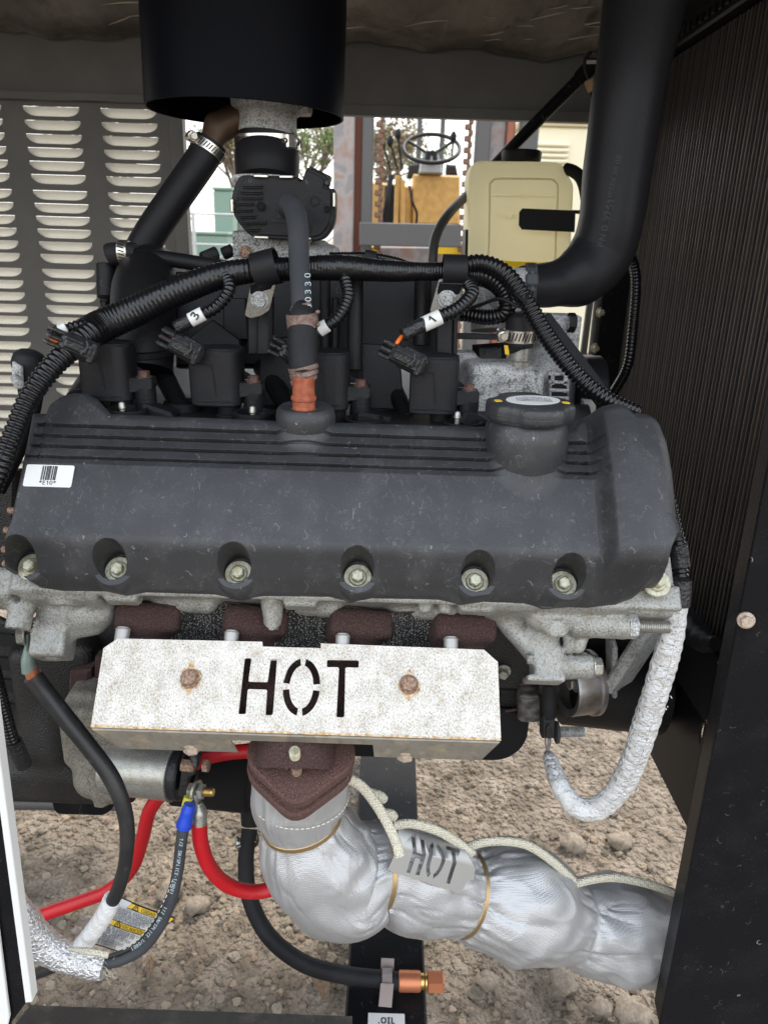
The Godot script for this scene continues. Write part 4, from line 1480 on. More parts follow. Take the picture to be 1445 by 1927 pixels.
func valve_cover() -> void:
	var o := thing("valve_cover", "long ribbed black valve cover with bolts along its lower edge", "engine cover", bk(-0.03, -0.02, 0))
	var top: Array = [Vector2(-0.3105,0.1279), Vector2(-0.3082,0.1400), Vector2(-0.3014,0.1480), Vector2(-0.2913,0.1515), Vector2(-0.2796,0.1514), Vector2(-0.2684,0.1454), Vector2(-0.2519,0.1298), Vector2(-0.0980,0.1277), Vector2(0.0887,0.1277), Vector2(0.1848,0.1298), Vector2(0.1903,0.1372), Vector2(0.1961,0.1405), Vector2(0.2207,0.1419), Vector2(0.2265,0.1395), Vector2(0.2320,0.1309)]
	var bot: Array = [Vector2(-0.3114,-0.0109), Vector2(-0.3070,-0.0173), Vector2(-0.2977,-0.0218), Vector2(-0.2795,-0.0236), Vector2(-0.2395,-0.0232), Vector2(-0.2213,-0.0259), Vector2(-0.2030,-0.0230), Vector2(-0.1415,-0.0230), Vector2(-0.1202,-0.0265), Vector2(-0.0983,-0.0231), Vector2(-0.0391,-0.0222), Vector2(-0.0202,-0.0257), Vector2(-0.0003,-0.0224), Vector2(0.0590,-0.0219), Vector2(0.0790,-0.0254), Vector2(0.0991,-0.0225), Vector2(0.1347,-0.0228), Vector2(0.1532,-0.0263), Vector2(0.1747,-0.0248), Vector2(0.1925,-0.0247), Vector2(0.2173,-0.0217), Vector2(0.2327,-0.0158), Vector2(0.2390,-0.0088)]
	var left := swap_xy([Vector2(-0.3085,0.1310), Vector2(-0.3044,0.0942), Vector2(-0.3023,0.0603), Vector2(-0.3021,0.0237), Vector2(-0.3063,0.0001), Vector2(-0.3110,-0.0152)])
	var right := swap_xy([Vector2(0.2330,0.1299), Vector2(0.2370,0.1050), Vector2(0.2368,0.0738), Vector2(0.2352,0.0362), Vector2(0.2407,0.0156), Vector2(0.2381,-0.0088)])
	var bolts: Array = [Vector2(-0.2928,-0.0062), Vector2(-0.2199,-0.0067), Vector2(-0.1196,-0.0068), Vector2(-0.0203,-0.0069), Vector2(0.0773,-0.0076), Vector2(0.1510,-0.0076)]
	var gl: Array = [Vector2(-0.2998,0.1133), Vector2(-0.2996,0.1022), Vector2(-0.2994,0.0918), Vector2(-0.3019,0.0810)]
	var gr: Array = [Vector2(0.1812,0.1105), Vector2(0.1800,0.1005), Vector2(0.1787,0.0902), Vector2(0.1774,0.0801)]
	var cap0 := (Vector2(0.1764,0.0458)).x
	var neck := Vector3(0.1197,0.9661,-0.5975) + Vector3(0, 0, -0.0345)
	var dome := Vector3(-0.0702,0.9838,-0.6228) + Vector3(0, 0, -0.0255)
	var nx := 660
	var ny := 270
	var w := ny + 3
	var mb := MB.new()
	var L := -0.325
	var R := 0.262
	for i in nx + 1:
		var s := float(i) / nx
		var x0 := lerpf(L, R, s)
		var ub := lerp_line(bot, x0)
		var ut := lerp_line(top, x0)
		for j in ny + 1:
			var u := lerpf(ub, ut, float(j) / ny)
			var xl := lerp_line(left, u)
			var xr := lerp_line(right, u)
			var x := lerpf(xl, xr, s)
			# crowned face, falling to the rear and more steeply at the front
			var h := smin(smin(0.040 - 0.02 * (u - 0.045) * (u - 0.045) * 10.0, 0.040 + (u - 0.0074) * 1.05, 0.006), 0.040 - (u - 0.074) * 0.2, 0.006)
			# stepped ribs
			if x < gr[0].x:
				var y: Array = []
				for k in 4:
					y.append(lerpf(gl[k].y, gr[k].y, (x - gl[k].x) / (gr[k].x - gl[k].x)))
				for k in 4:
					if x > gl[k].x and u <= y[k]:
						var nxt: float = y[k + 1] if k < 3 else y[k] - 0.007
						if u > nxt:
							var f: float = (y[k] - u) / (y[k] - nxt)
							h -= (0.0026 * (1.0 - f) + 0.003 * (1.0 - smoothstep(0.10, 0.2, f))) * smoothstep(0.0, 0.0015, x - gl[k].x)
			# fillets where the two upright bosses leave the shell
			for bs in [[neck, 0.0338], [dome, 0.0246]]:
				var bx2: float = x - bs[0].x
				if abs(bx2) < bs[1]:
					var zf: float = bs[0].z + sqrt(bs[1] * bs[1] - bx2 * bx2)
					var hb: float = min((zf - BASE.z + 0.64279 * u) / 0.76604, h + 0.012)
					h = -smin(-h, -hb, 0.013)
			# raised end over the timing chain
			var e: float = smoothstep(cap0 - 0.002, cap0 + 0.007, x)
			var cw: float = sin(PI * clampf((x - cap0 + 0.004) / (xr - cap0 + 0.012), 0.0, 1.0))
			h += (e * 0.011 + 0.017 * pow(max(cw, 0.0), 0.8)) * smoothstep(-0.02, 0.0, u)
			var de: float = min(xr - x, 1.0)
			if x > cap0 and de < 0.018:
				h -= 0.018 - sqrt(max(0.0, 0.018 * 0.018 - (0.018 - de) * (0.018 - de)))
			if x > cap0: # flange and scallop at the lower right corner
				var cd := Vector2(x - (xr + 0.002), u - 0.004).length()
				h = lerpf(min(h, 0.004), h, smoothstep(0.017, 0.021, cd))
			var d: float = min(min(u - ub, ut - u), min(x - xl, xr - x) * 2.2)
			var r := 0.011
			if d < r: h -= min(r - sqrt(max(0.0, r * r - (r - d) * (r - d))), h + 0.002)
			for b in bolts:
				var q: Vector2 = Vector2(x, u) - b
				if abs(q.x) < 0.03 and abs(q.y) < 0.04:
					var rr: float = q.length()
					var boss := 0.0165 - 0.008 * smoothstep(0.0160, 0.0205, rr)
					if rr < 0.0205 and d > 0.0002: h = max(h, boss - 0.02 * smoothstep(0.0185, 0.0205, rr))
					# the recess leans back up the face
					var q2 := Vector2(q.x, q.y - 0.0015)
					if q.y > 0: q2.y *= 0.92
					h = min(h, lerpf(0.0, 0.06, smoothstep(0.0122, 0.0142, q2.length())))
			mb.add(bk(x, u, h), Vector3.UP, Vector2(x, u))
		# skirts
		mb.add(bk(lerpf(lerp_line(left, ub), lerp_line(right, ub), s), ub, -0.01), Vector3.DOWN)
		mb.add(bk(lerpf(lerp_line(left, ut), lerp_line(right, ut), s), ut, -0.02), Vector3.UP)
	for i in nx + 1:
		for j in ny + 1:
			var a: Vector3 = mb.v[min(i + 1, nx) * w + j] - mb.v[max(i - 1, 0) * w + j]
			var b: Vector3 = mb.v[i * w + min(j + 1, ny)] - mb.v[i * w + max(j - 1, 0)]
			mb.n[i * w + j] = a.cross(b).normalized()
		mb.n[i * w + ny + 1] = -bank.basis.y
		mb.n[i * w + ny + 2] = bank.basis.y
	for i in nx:
		for j in ny:
			var a := i * w + j
			mb.q(a, a + w, a + w + 1, a + 1)
		for z in [[0, ny + 1], [ny, ny + 2]]:
			mb.q(i * w + z[0], i * w + w + z[0], i * w + w + z[1], i * w + z[1])
	for e in [[0, Vector3.LEFT], [nx, Vector3.RIGHT]]:
		for j in ny:
			var a: Vector3 = mb.v[e[0] * w + j]
			var b: Vector3 = mb.v[e[0] * w + j + 1]
			var dn := bank.basis.z * 0.03
			mb.quad(a, b, b - dn, a - dn, e[1])
	part("shell", mb, M.cover, o)
	# bosses that stand upright out of the shell
	var ob := MB.new()
	var fp := Vector3(0.1197,0.9661,-0.5975)
	var oc := fp + Vector3(0, 0, -0.0345)
	lathe(ob, [Vector2(0.03, -0.01), Vector2(0.0345, 0.0), Vector2(0.0346, 0.03), Vector2(0.0325, 0.042), Vector2(0.029, 0.0455), Vector2(0, 0.0455)], oc, Vector3(0, 1, 0.03), 56)
	part("oil_filler_neck", ob, M.cover, o)
	var pb := MB.new()
	var pc := Vector3(-0.0702,0.9838,-0.6228) + Vector3(0, 0, -0.0255)
	lathe(pb, [Vector2(0.012, -0.004), Vector2(0.022, 0.004), Vector2(0.0252, 0.012), Vector2(0.0258, 0.02), Vector2(0.0246, 0.027), Vector2(0.022, 0.0295), Vector2(0, 0.0295)], pc, Vector3(0, 1, 0.05), 48)
	part("breather_boss", pb, M.cover, o)
	for k in 6:
		_cover_bolt(o, bolts[k])
	_cover_bolt(o, Vector2(0.2300,-0.0041))
	var rg := MB.new()
	cyl(rg, Vector3(0.2219,0.8984,-0.5799), Vector3(0.2293,0.9077,-0.5747), 0.0035)
	cyl(rg, Vector3(0.2291,0.9079,-0.5742), Vector3(0.2278,0.9097,-0.5698), 0.0042)
	part("stud", rg, M.hose, o)
	# sticker
	var st := MB.new()
	var c0 := Vector2(-0.2758,0.0614)
	var bx := bank.basis
	var sb := Basis(bx.x.rotated(bx.z, 0.0), bx.y, bx.z)
	var sp := bk(c0.x, c0.y, 0.0395)
	prism(st, roundpoly([Vector2(-0.0198, -0.0098), Vector2(0.0198, -0.0098), Vector2(0.0198, 0.0098), Vector2(-0.0198, 0.0098)], 0.002), Transform3D(sb, sp + bx.z * 0.0006), 0.0004, 0.0001)
	var so := part("sticker", st, M.white, o)
	var bars := MB.new()
	var xx := -0.0063
	var r := RandomNumberGenerator.new()
	r.seed = 3
	while xx < 0.0065:
		var ww: float = [0.0004, 0.0004, 0.0009][r.randi() % 3]
		box(bars, sp + sb * Vector3(xx + ww / 2, 0.0025, 0.0012), Vector3(ww, 0.0125, 0.0004), sb, 0.00005)
		xx += ww + [0.0004, 0.0008][r.randi() % 2]
	part("barcode", bars, M.ink, so)
	lettering("lettering", "*E10*", 0.0024, Transform3D(sb, sp + sb * Vector3(0, -0.0062, 0.0012)), M.ink, so, false, true)
	# cap
	var c := thing("oil_filler_cap", "black lobed oil filler cap with white oval label on the valve cover", "cap", oc + Vector3(0, 0.049, 0.001))
	var cb := MB.new()
	var c1 := oc + Vector3(0, 0.0455, 0.0015)
	tube(cb, [c1, c1 + Vector3(0, 0.003, 0), c1 + Vector3(0, 0.008, 0), c1 + Vector3(0, 0.0125, 0.0005), c1 + Vector3(0, 0.0148, 0.0006), c1 + Vector3(0, 0.0156, 0.0006)], [0.0335, 0.0358, 0.0362, 0.0358, 0.0338, 0.028], 96, 0.0012, func(_s: float, a: float, rr: float) -> float: return rr - 0.0034 * smoothstep(0.80, 0.97, abs(sin(a * 2.0 + 0.25))) * smoothstep(0.03, 0.035, rr) + 0.001)
	part("grip", cb, M.cover, c)
	var lb := MB.new()
	lathe(lb, [Vector2(0.0235, 0), Vector2(0.0235, 0.0004), Vector2(0.0, 0.0004)], c1 + Vector3(0.002, 0.0158, 0.0), Vector3(0, 1, 0.02), 48, false, Vector2(1.0, 0.75))
	var lo := part("label", lb, M.white, c)
	var fb2 := Basis(Vector3.UP, -0.03)
	var pr := MB.new()   # print too small and worn to read
	var r4 := RandomNumberGenerator.new()
	r4.seed = 12
	for row in 4:
		var xx2 := -0.014 if row > 0 else -0.007
		while xx2 < (0.014 if row > 0 else 0.009):
			var wd := r4.randf_range(0.0006, 0.0016)
			box(pr, c1 + Vector3(0.002 + xx2 + wd / 2, 0.0165, -0.0095 + row * 0.005), Vector3(wd, 0.0003, r4.randf_range(0.0012, 0.0024)), fb2, 0.00005)
			xx2 += wd + r4.randf_range(0.0004, 0.0011)
	part("print", pr, M.ink_gray, lo)
	var ym := MB.new()
	for sg in [-1.0, 1.0]:
		var q := c1 + Vector3(sg * 0.028, 0.0157, 0.006)
		for k in 4:
			var a0 := TAU * k / 4.0 + 0.6
			bar(ym, q + Vector3(cos(a0), 0, sin(a0)) * 0.0034, q + Vector3(cos(a0 + TAU / 4), 0, sin(a0 + TAU / 4)) * 0.0034, 0.0008, 0.0007, Vector3.UP, 0.0001)
	part("yellow_marking", ym, M.yellow, c)


func _cover_bolt(o: Node3D, b: Vector2) -> void:
	var n := bank.basis.z
	var mb := MB.new()
	var at := bk(b.x, b.y, 0.0)
	ring(mb, at, at + n * 0.0034, 0.0118, 0.004, 36)
	cyl(mb, at + n * 0.0034, at + n * 0.005, 0.0075, 0.0072, 30)
	hexhead(mb, at + n * 0.0045, n, 0.0054, 0.0062)
	lathe(mb, [Vector2(0, 0.0107), Vector2(0.0036, 0.0107), Vector2(0.0036, 0.0112), Vector2(0, 0.0112)], at, n, 16)
	part("bolt", mb, M.bolt_zinc, o)


func engine_dark() -> void:
	var o := thing("engine_block", "dark engine block and bell housing behind the heat shield", "engine block", Vector3(-0.1, 0.5, -0.95))
	var mb := MB.new()
	box(mb, Vector3(-0.085, 0.80, -1.02), Vector3(0.56, 0.30, 0.50), Basis(), 0.01)
	box(mb, Vector3(-0.13, 0.64, -0.98), Vector3(0.42, 0.14, 0.42), Basis(), 0.02)
	part("block", mb, M.block, o)
	var rr := MB.new()
	slab(rr, [Vector3(-0.3410,0.6733,-0.7150), Vector3(-0.3174,0.6754,-0.7150), Vector3(-0.3137,0.7010,-0.7150), Vector3(-0.3371,0.6976,-0.7150)], 0.03, 0.004)
	slab(rr, [Vector3(-0.3143,0.6791,-0.7200), Vector3(-0.3025,0.6795,-0.7200), Vector3(-0.2990,0.7157,-0.7200), Vector3(-0.3096,0.7140,-0.7200)], 0.02, 0.003)
	part("rusty_boss", rr, M.rust, o)
	# bell housing
	field(Vector3(-0.47, 0.50, -0.92), Vector3(-0.19, 0.90, -0.66), 0.006)
	f_cyl(Vector3(-0.4825,0.5511,-0.8600), Vector3(-0.3298,0.5970,-0.8000), 0.10, 0.012, 0.01)
	f_box(Vector3(-0.3665,0.6517,-0.7600), Vector3(0.09, 0.14, 0.08), Basis(Vector3.UP, 0.2), 0.012, 0.02)
	f_box(Vector3(-0.3599,0.5400,-0.7600), Vector3(0.16, 0.05, 0.09), Basis(), 0.012, 0.02)
	var bm := MB.new()
	f_mesh(bm)
	part("bell_housing", bm, M.block, o)
	var vg := MB.new()
	slab(vg, [Vector3(-0.4394,0.7561,-0.7400), Vector3(-0.3836,0.7285,-0.7400), Vector3(-0.4134,0.5309,-0.7400), Vector3(-0.4751,0.5209,-0.7400)], 0.01, 0.002)
	var vgo := part("vented_cover", vg, M.block, o)
	for k in 6:
		var sl := MB.new()
		var yy := 1200 + k * 43
		prism(sl, roundpoly([Vector2(-0.03, -0.004), Vector2(0.022, -0.0075), Vector2(0.022, 0.0075), Vector2(-0.03, 0.0115)], 0.007), Transform3D(Basis(), [Vector3(-0.4177,0.7218,-0.7380), Vector3(-0.4196,0.6915,-0.7380), Vector3(-0.4223,0.6639,-0.7380), Vector3(-0.4268,0.6320,-0.7380), Vector3(-0.4336,0.6008,-0.7380), Vector3(-0.4429,0.5619,-0.7380)][k]), 0.003, 0.0005)
		part("vent_slot", sl, M.void, vgo)
	# engine mount foot
	var fm := MB.new()
	prism(fm, roundpoly([Vector2(-0.034, -0.032), Vector2(0.03, -0.032), Vector2(0.042, -0.012), Vector2(0.05, 0.03), Vector2(-0.044, 0.04), Vector2(-0.038, 0.01)], 0.01), Transform3D(Basis(), Vector3(-0.3526,0.5179,-0.7350) - Vector3(0, 0, 0.06)), 0.06, 0.004)
	part("mount_foot", fm, M.black_paint, o)
	# sump and front cover
	var sp := MB.new()
	prism(sp, roundpoly([Vector2(-0.14, -0.024), Vector2(0.10, -0.024), Vector2(0.125, 0.0), Vector2(0.125, 0.05), Vector2(-0.14, 0.05)], 0.018, 6), Transform3D(Basis(), Vector3(0.0588,0.5707,-0.7800) - Vector3(0, 0, 0.28)), 0.28, 0.006)
	part("oil_pan", sp, M.black, o)
	var fcv := MB.new()
	slab(fcv, [Vector3(0.1509,0.5775,-0.7910), Vector3(0.1738,0.5783,-0.7910), Vector3(0.1653,0.6758,-0.7910), Vector3(0.1397,0.6786,-0.7910)], 0.12, 0.004)
	slab(fcv, [Vector3(0.1227,0.6653,-0.8000), Vector3(0.2448,0.6913,-0.8000), Vector3(0.2258,0.7474,-0.8000), Vector3(0.1140,0.7437,-0.8000)], 0.2, 0.004)
	part("front_cover", fcv, M.block, o)
	var rg := MB.new()
	bar(rg, Vector3(0.1517,0.6233,-0.7760), Vector3(0.1691,0.6276,-0.7760), 0.003, 0.003)
	bar(rg, Vector3(0.1648,0.6650,-0.7700), Vector3(0.1906,0.6688,-0.7700), 0.004, 0.003)
	part("sealant_bead", rg, M.rust_flange, o)
	var gt := MB.new()
	tube(gt, [Vector3(-0.6832,0.1784,-1.1000), Vector3(-0.6157,0.1832,-1.1000), Vector3(-0.4629,0.1865,-1.1000)], 0.013, 12, 0.02)
	solo("grey_conduit", gt, M.mast_dark, "grey pipe lying across the dirt behind the black mount foot", "pipe")
	# rods behind the left edge: copper coloured bolt heads on the bell flange
	for p in [Vector3(-0.3787,0.8823,-0.7200), Vector3(-0.3860,0.8607,-0.7200), Vector3(-0.3849,0.8455,-0.7200), Vector3(-0.3912,0.8394,-0.7200), Vector3(-0.3924,0.8233,-0.7200)]:
		var mbb := MB.new()
		cyl(mbb, p, p + Vector3(0.012, 0, 0.004), 0.0035)
		part("flange_bolt", mbb, M.rusty_bolt, o)
	var fl := MB.new()
	slab(fl, [Vector3(-0.4415,0.7997,-0.7350), Vector3(-0.3948,0.8012,-0.7350), Vector3(-0.3756,0.9171,-0.7350), Vector3(-0.4071,0.9161,-0.7350)], 0.02, 0.003)
	part("rear_flange", fl, M.block, o)


func heads() -> void:
	var o := thing("cylinder_head", "pale cast aluminium cylinder head with bosses under the valve cover", "engine part", bk(-0.03, -0.03, -0.05))
	field(Vector3(-0.35, -0.105, -0.105), Vector3(0.262, 0.03, -0.002), 0.0028)
	var B0 := Basis()
	f_box(Vector3(-0.03, 0.004, -0.06), Vector3(0.56, 0.044, 0.10), B0, 0.003, 0.004)
	# thin rail under the cover and the pads along it
	f_box(Vector3(-0.03, -0.014, -0.0085), Vector3(0.565, 0.022, 0.0075), B0, 0.0015, 0.002)
	for x in [Vector2(-0.2206,-0.0251).x, Vector2(-0.0685,-0.0242).x, Vector2(0.0796,-0.0258).x]:
		f_box(Vector3(x, -0.0235, -0.019), Vector3(0.029, 0.012, 0.020), B0, 0.0025, 0.0015)
	f_cap(Vector3(-0.094, -0.02, -0.026), Vector3(-0.094, -0.046, -0.040), 0.0105, 0.007, 0.002)
	f_box(Vector3(-0.094, -0.055, -0.046), Vector3(0.03, 0.018, 0.03), Basis(Vector3.RIGHT, -0.5), 0.001, 0.001, true)
	f_cyl(Vector3(-0.094, -0.052, -0.043), Vector3(-0.094, -0.043, -0.039), 0.0022, 0.0, 0.0005, true)
	for x in [Vector2(0.0383,-0.0238).x, Vector2(0.0559,-0.0256).x]:
		f_cyl(Vector3(x, -0.018, -0.028), Vector3(x, -0.0275, -0.031), 0.007, 0.002, 0.002)
	for x in [-0.17, -0.06, 0.045]:
		f_cap(Vector3(x - 0.03, -0.02, -0.06), Vector3(x + 0.015, -0.021, -0.05), 0.006, 0.009, 0.008)
	# left end casting: tapped bosses, a bowl and a lug
	f_box(Vector3(-0.29, -0.016, -0.04), Vector3(0.10, 0.028, 0.06), B0, 0.006, 0.005)
	f_cyl(Vector3(-0.35, -0.024, -0.026), Vector3(-0.309, -0.024, -0.026), 0.0125, 0.0015, 0.004)
	f_cyl(Vector3(-0.308, -0.02, -0.026), Vector3(-0.311, -0.053, -0.031), 0.0102, 0.0008, 0.003)
	f_cyl(Vector3(-0.272, -0.02, -0.024), Vector3(-0.272, -0.0315, -0.027), 0.0125, 0.0015, 0.004)
	f_cap(Vector3(-0.285, -0.03, -0.052), Vector3(-0.256, -0.028, -0.056), 0.021, 0.019, 0.004)
	f_box(Vector3(-0.289, -0.056, -0.056), Vector3(0.031, 0.034, 0.032), Basis(Vector3.BACK, 0.04), 0.004, 0.004)
	f_cap(Vector3(-0.276, -0.047, -0.058), Vector3(-0.255, -0.044, -0.060), 0.008, 0.006, 0.005)
	f_cyl(Vector3(-0.311, -0.06, -0.032), Vector3(-0.3105, -0.044, -0.0295), 0.0062, 0.0, 0.0008, true)
	f_cyl(Vector3(-0.312, -0.034, -0.012), Vector3(-0.309, -0.024, -0.02), 0.0045, 0.0, 0.0008, true)
	f_cyl(Vector3(-0.272, -0.04, -0.03), Vector3(-0.272, -0.025, -0.025), 0.0055, 0.0, 0.0008, true)
	f_cyl(Vector3(-0.289, -0.08, -0.056), Vector3(-0.289, -0.066, -0.056), 0.0075, 0.0, 0.0008, true)
	# right end casting: long horizontal boss, tapped boss and lower lug
	f_box(Vector3(0.15, -0.012, -0.045), Vector3(0.12, 0.03, 0.07), B0, 0.006, 0.006)
	f_cap(Vector3(0.138, -0.027, -0.03), Vector3(0.168, -0.028, -0.03), 0.0135, 0.012, 0.004)
	f_cyl(Vector3(0.165, -0.033, -0.03), Vector3(0.2135, -0.034, -0.03), 0.0118, 0.001, 0.003)
	f_cyl(Vector3(0.19, -0.033, -0.03), Vector3(0.192, -0.033, -0.03), 0.0123, 0.0005, 0.001)
	f_cyl(Vector3(0.150, -0.030, -0.024), Vector3(0.150, -0.0435, -0.030), 0.0108, 0.001, 0.003)
	f_cyl(Vector3(0.150, -0.05, -0.033), Vector3(0.150, -0.040, -0.0285), 0.006, 0.0, 0.0008, true)
	f_cap(Vector3(0.112, -0.026, -0.055), Vector3(0.142, -0.055, -0.058), 0.010, 0.013, 0.008)
	f_cap(Vector3(0.145, -0.035, -0.05), Vector3(0.147, -0.06, -0.058), 0.013, 0.013, 0.005)
	f_box(Vector3(0.1475, -0.064, -0.06), Vector3(0.026, 0.030, 0.028), B0, 0.004, 0.004)
	f_box(Vector3(0.1445, -0.078, -0.058), Vector3(0.034, 0.006, 0.026), B0, 0.0015, 0.0015)
	f_cyl(Vector3(0.155, -0.0655, -0.06), Vector3(0.188, -0.065, -0.06), 0.0112, 0.0015, 0.003)
	f_cyl(Vector3(0.166, -0.0655, -0.06), Vector3(0.168, -0.0655, -0.06), 0.0117, 0.0005, 0.001)
	f_cap(Vector3(0.176, -0.042, -0.04), Vector3(0.173, -0.051, -0.044), 0.006, 0.006, 0.003)
	f_cap(Vector3(0.164, -0.040, -0.042), Vector3(0.166, -0.053, -0.048), 0.005, 0.004, 0.002)
	f_cyl(Vector3(0.131, -0.058, -0.045), Vector3(0.131, -0.066, -0.05), 0.003, 0.0, 0.002)
	f_box(Vector3(0.225, -0.014, -0.05), Vector3(0.06, 0.024, 0.05), B0, 0.006, 0.006)
	var rough := FastNoiseLite.new()
	rough.seed = 31; rough.frequency = 60.0; rough.fractal_octaves = 2
	for z in fn.z:
		for y in fn.y:
			var i := (z * fn.y + y) * fn.x
			for x in fn.x:
				if abs(fd[i]) < 0.006:
					fd[i] += 0.0005 * rough.get_noise_3d(x * fc, y * fc, z * fc)
				i += 1
	var mb := MB.new()
	f_mesh(mb, bank)
	part("casting", mb, M.alu, o)
	var bt := MB.new()
	hexhead(bt, bk(0.2125, -0.034, -0.03), Vector3.RIGHT, 0.0115, 0.0085)
	part("nut", bt, M.alu_dark, o)
	var th := MB.new()
	threads(th, bk(0.221, -0.034, -0.03), bk(0.25, -0.034, -0.03), 0.0055)
	part("threaded_stud", th, M.zinc, o)
	var b2 := MB.new()
	hexhead(b2, bk(0.188, -0.065, -0.06), Vector3.RIGHT, 0.0085, 0.007, 0.0098)
	part("bolt", b2, M.zinc, o)
	# gasket band seen between the exhaust runners
	var gp := MB.new()
	var n1 := 48
	for i in n1 + 1:
		var x := lerpf(-0.235, 0.085, float(i) / n1)
		var up := -0.0215 - 0.003 * sin(x * 62.0 + 1.0)
		for j in 9:
			var f := j / 8.0
			gp.add(bk(x, lerpf(up, -0.075, f), lerpf(-0.050, -0.082, f) - 0.006 * pow(abs(sin(x * 31.0 + 0.2)), 2.0) * sin(f * PI)), (bank.basis.z - bank.basis.y * 0.5).normalized(), Vector2(x, f))
	for i in n1:
		for j in 8:
			gp.q(i * 9 + j, i * 9 + j + 1, i * 9 + j + 10, i * 9 + j + 9)
	part("exhaust_gasket", gp, M.gasket, o)
	var ge := MB.new()
	var gpts: Array = []
	for i in n1 + 1:
		gpts.append(gp.v[i * 9])
	tube(ge, gpts, 0.0008, 6, 0.004)
	part("gasket_edge", ge, M.rust, o)
	# bracket strut at the right
	var br := MB.new()
	slab(br, [Vector3(0.2445,0.7588,-0.7350), Vector3(0.2968,0.7638,-0.7350), Vector3(0.2993,0.7857,-0.7300), Vector3(0.2895,0.8103,-0.7200), Vector3(0.2423,0.7889,-0.7200)], 0.05, 0.004)
	bar(br, Vector3(0.3020,0.7710,-0.7400), Vector3(0.2765,0.6674,-0.7700), 0.014, 0.05, Vector3.UP, 0.004)
	slab(br, [Vector3(0.2706,0.6560,-0.7750), Vector3(0.2844,0.6558,-0.7750), Vector3(0.2854,0.6674,-0.7750), Vector3(0.2690,0.6683,-0.7750)], 0.02, 0.003)
	bar(br, Vector3(0.2596,0.7390,-0.7600), Vector3(0.2786,0.6547,-0.7900), 0.006, 0.04, Vector3.RIGHT, 0.002)
	part("support_bracket", br, M.alu_dark, o)


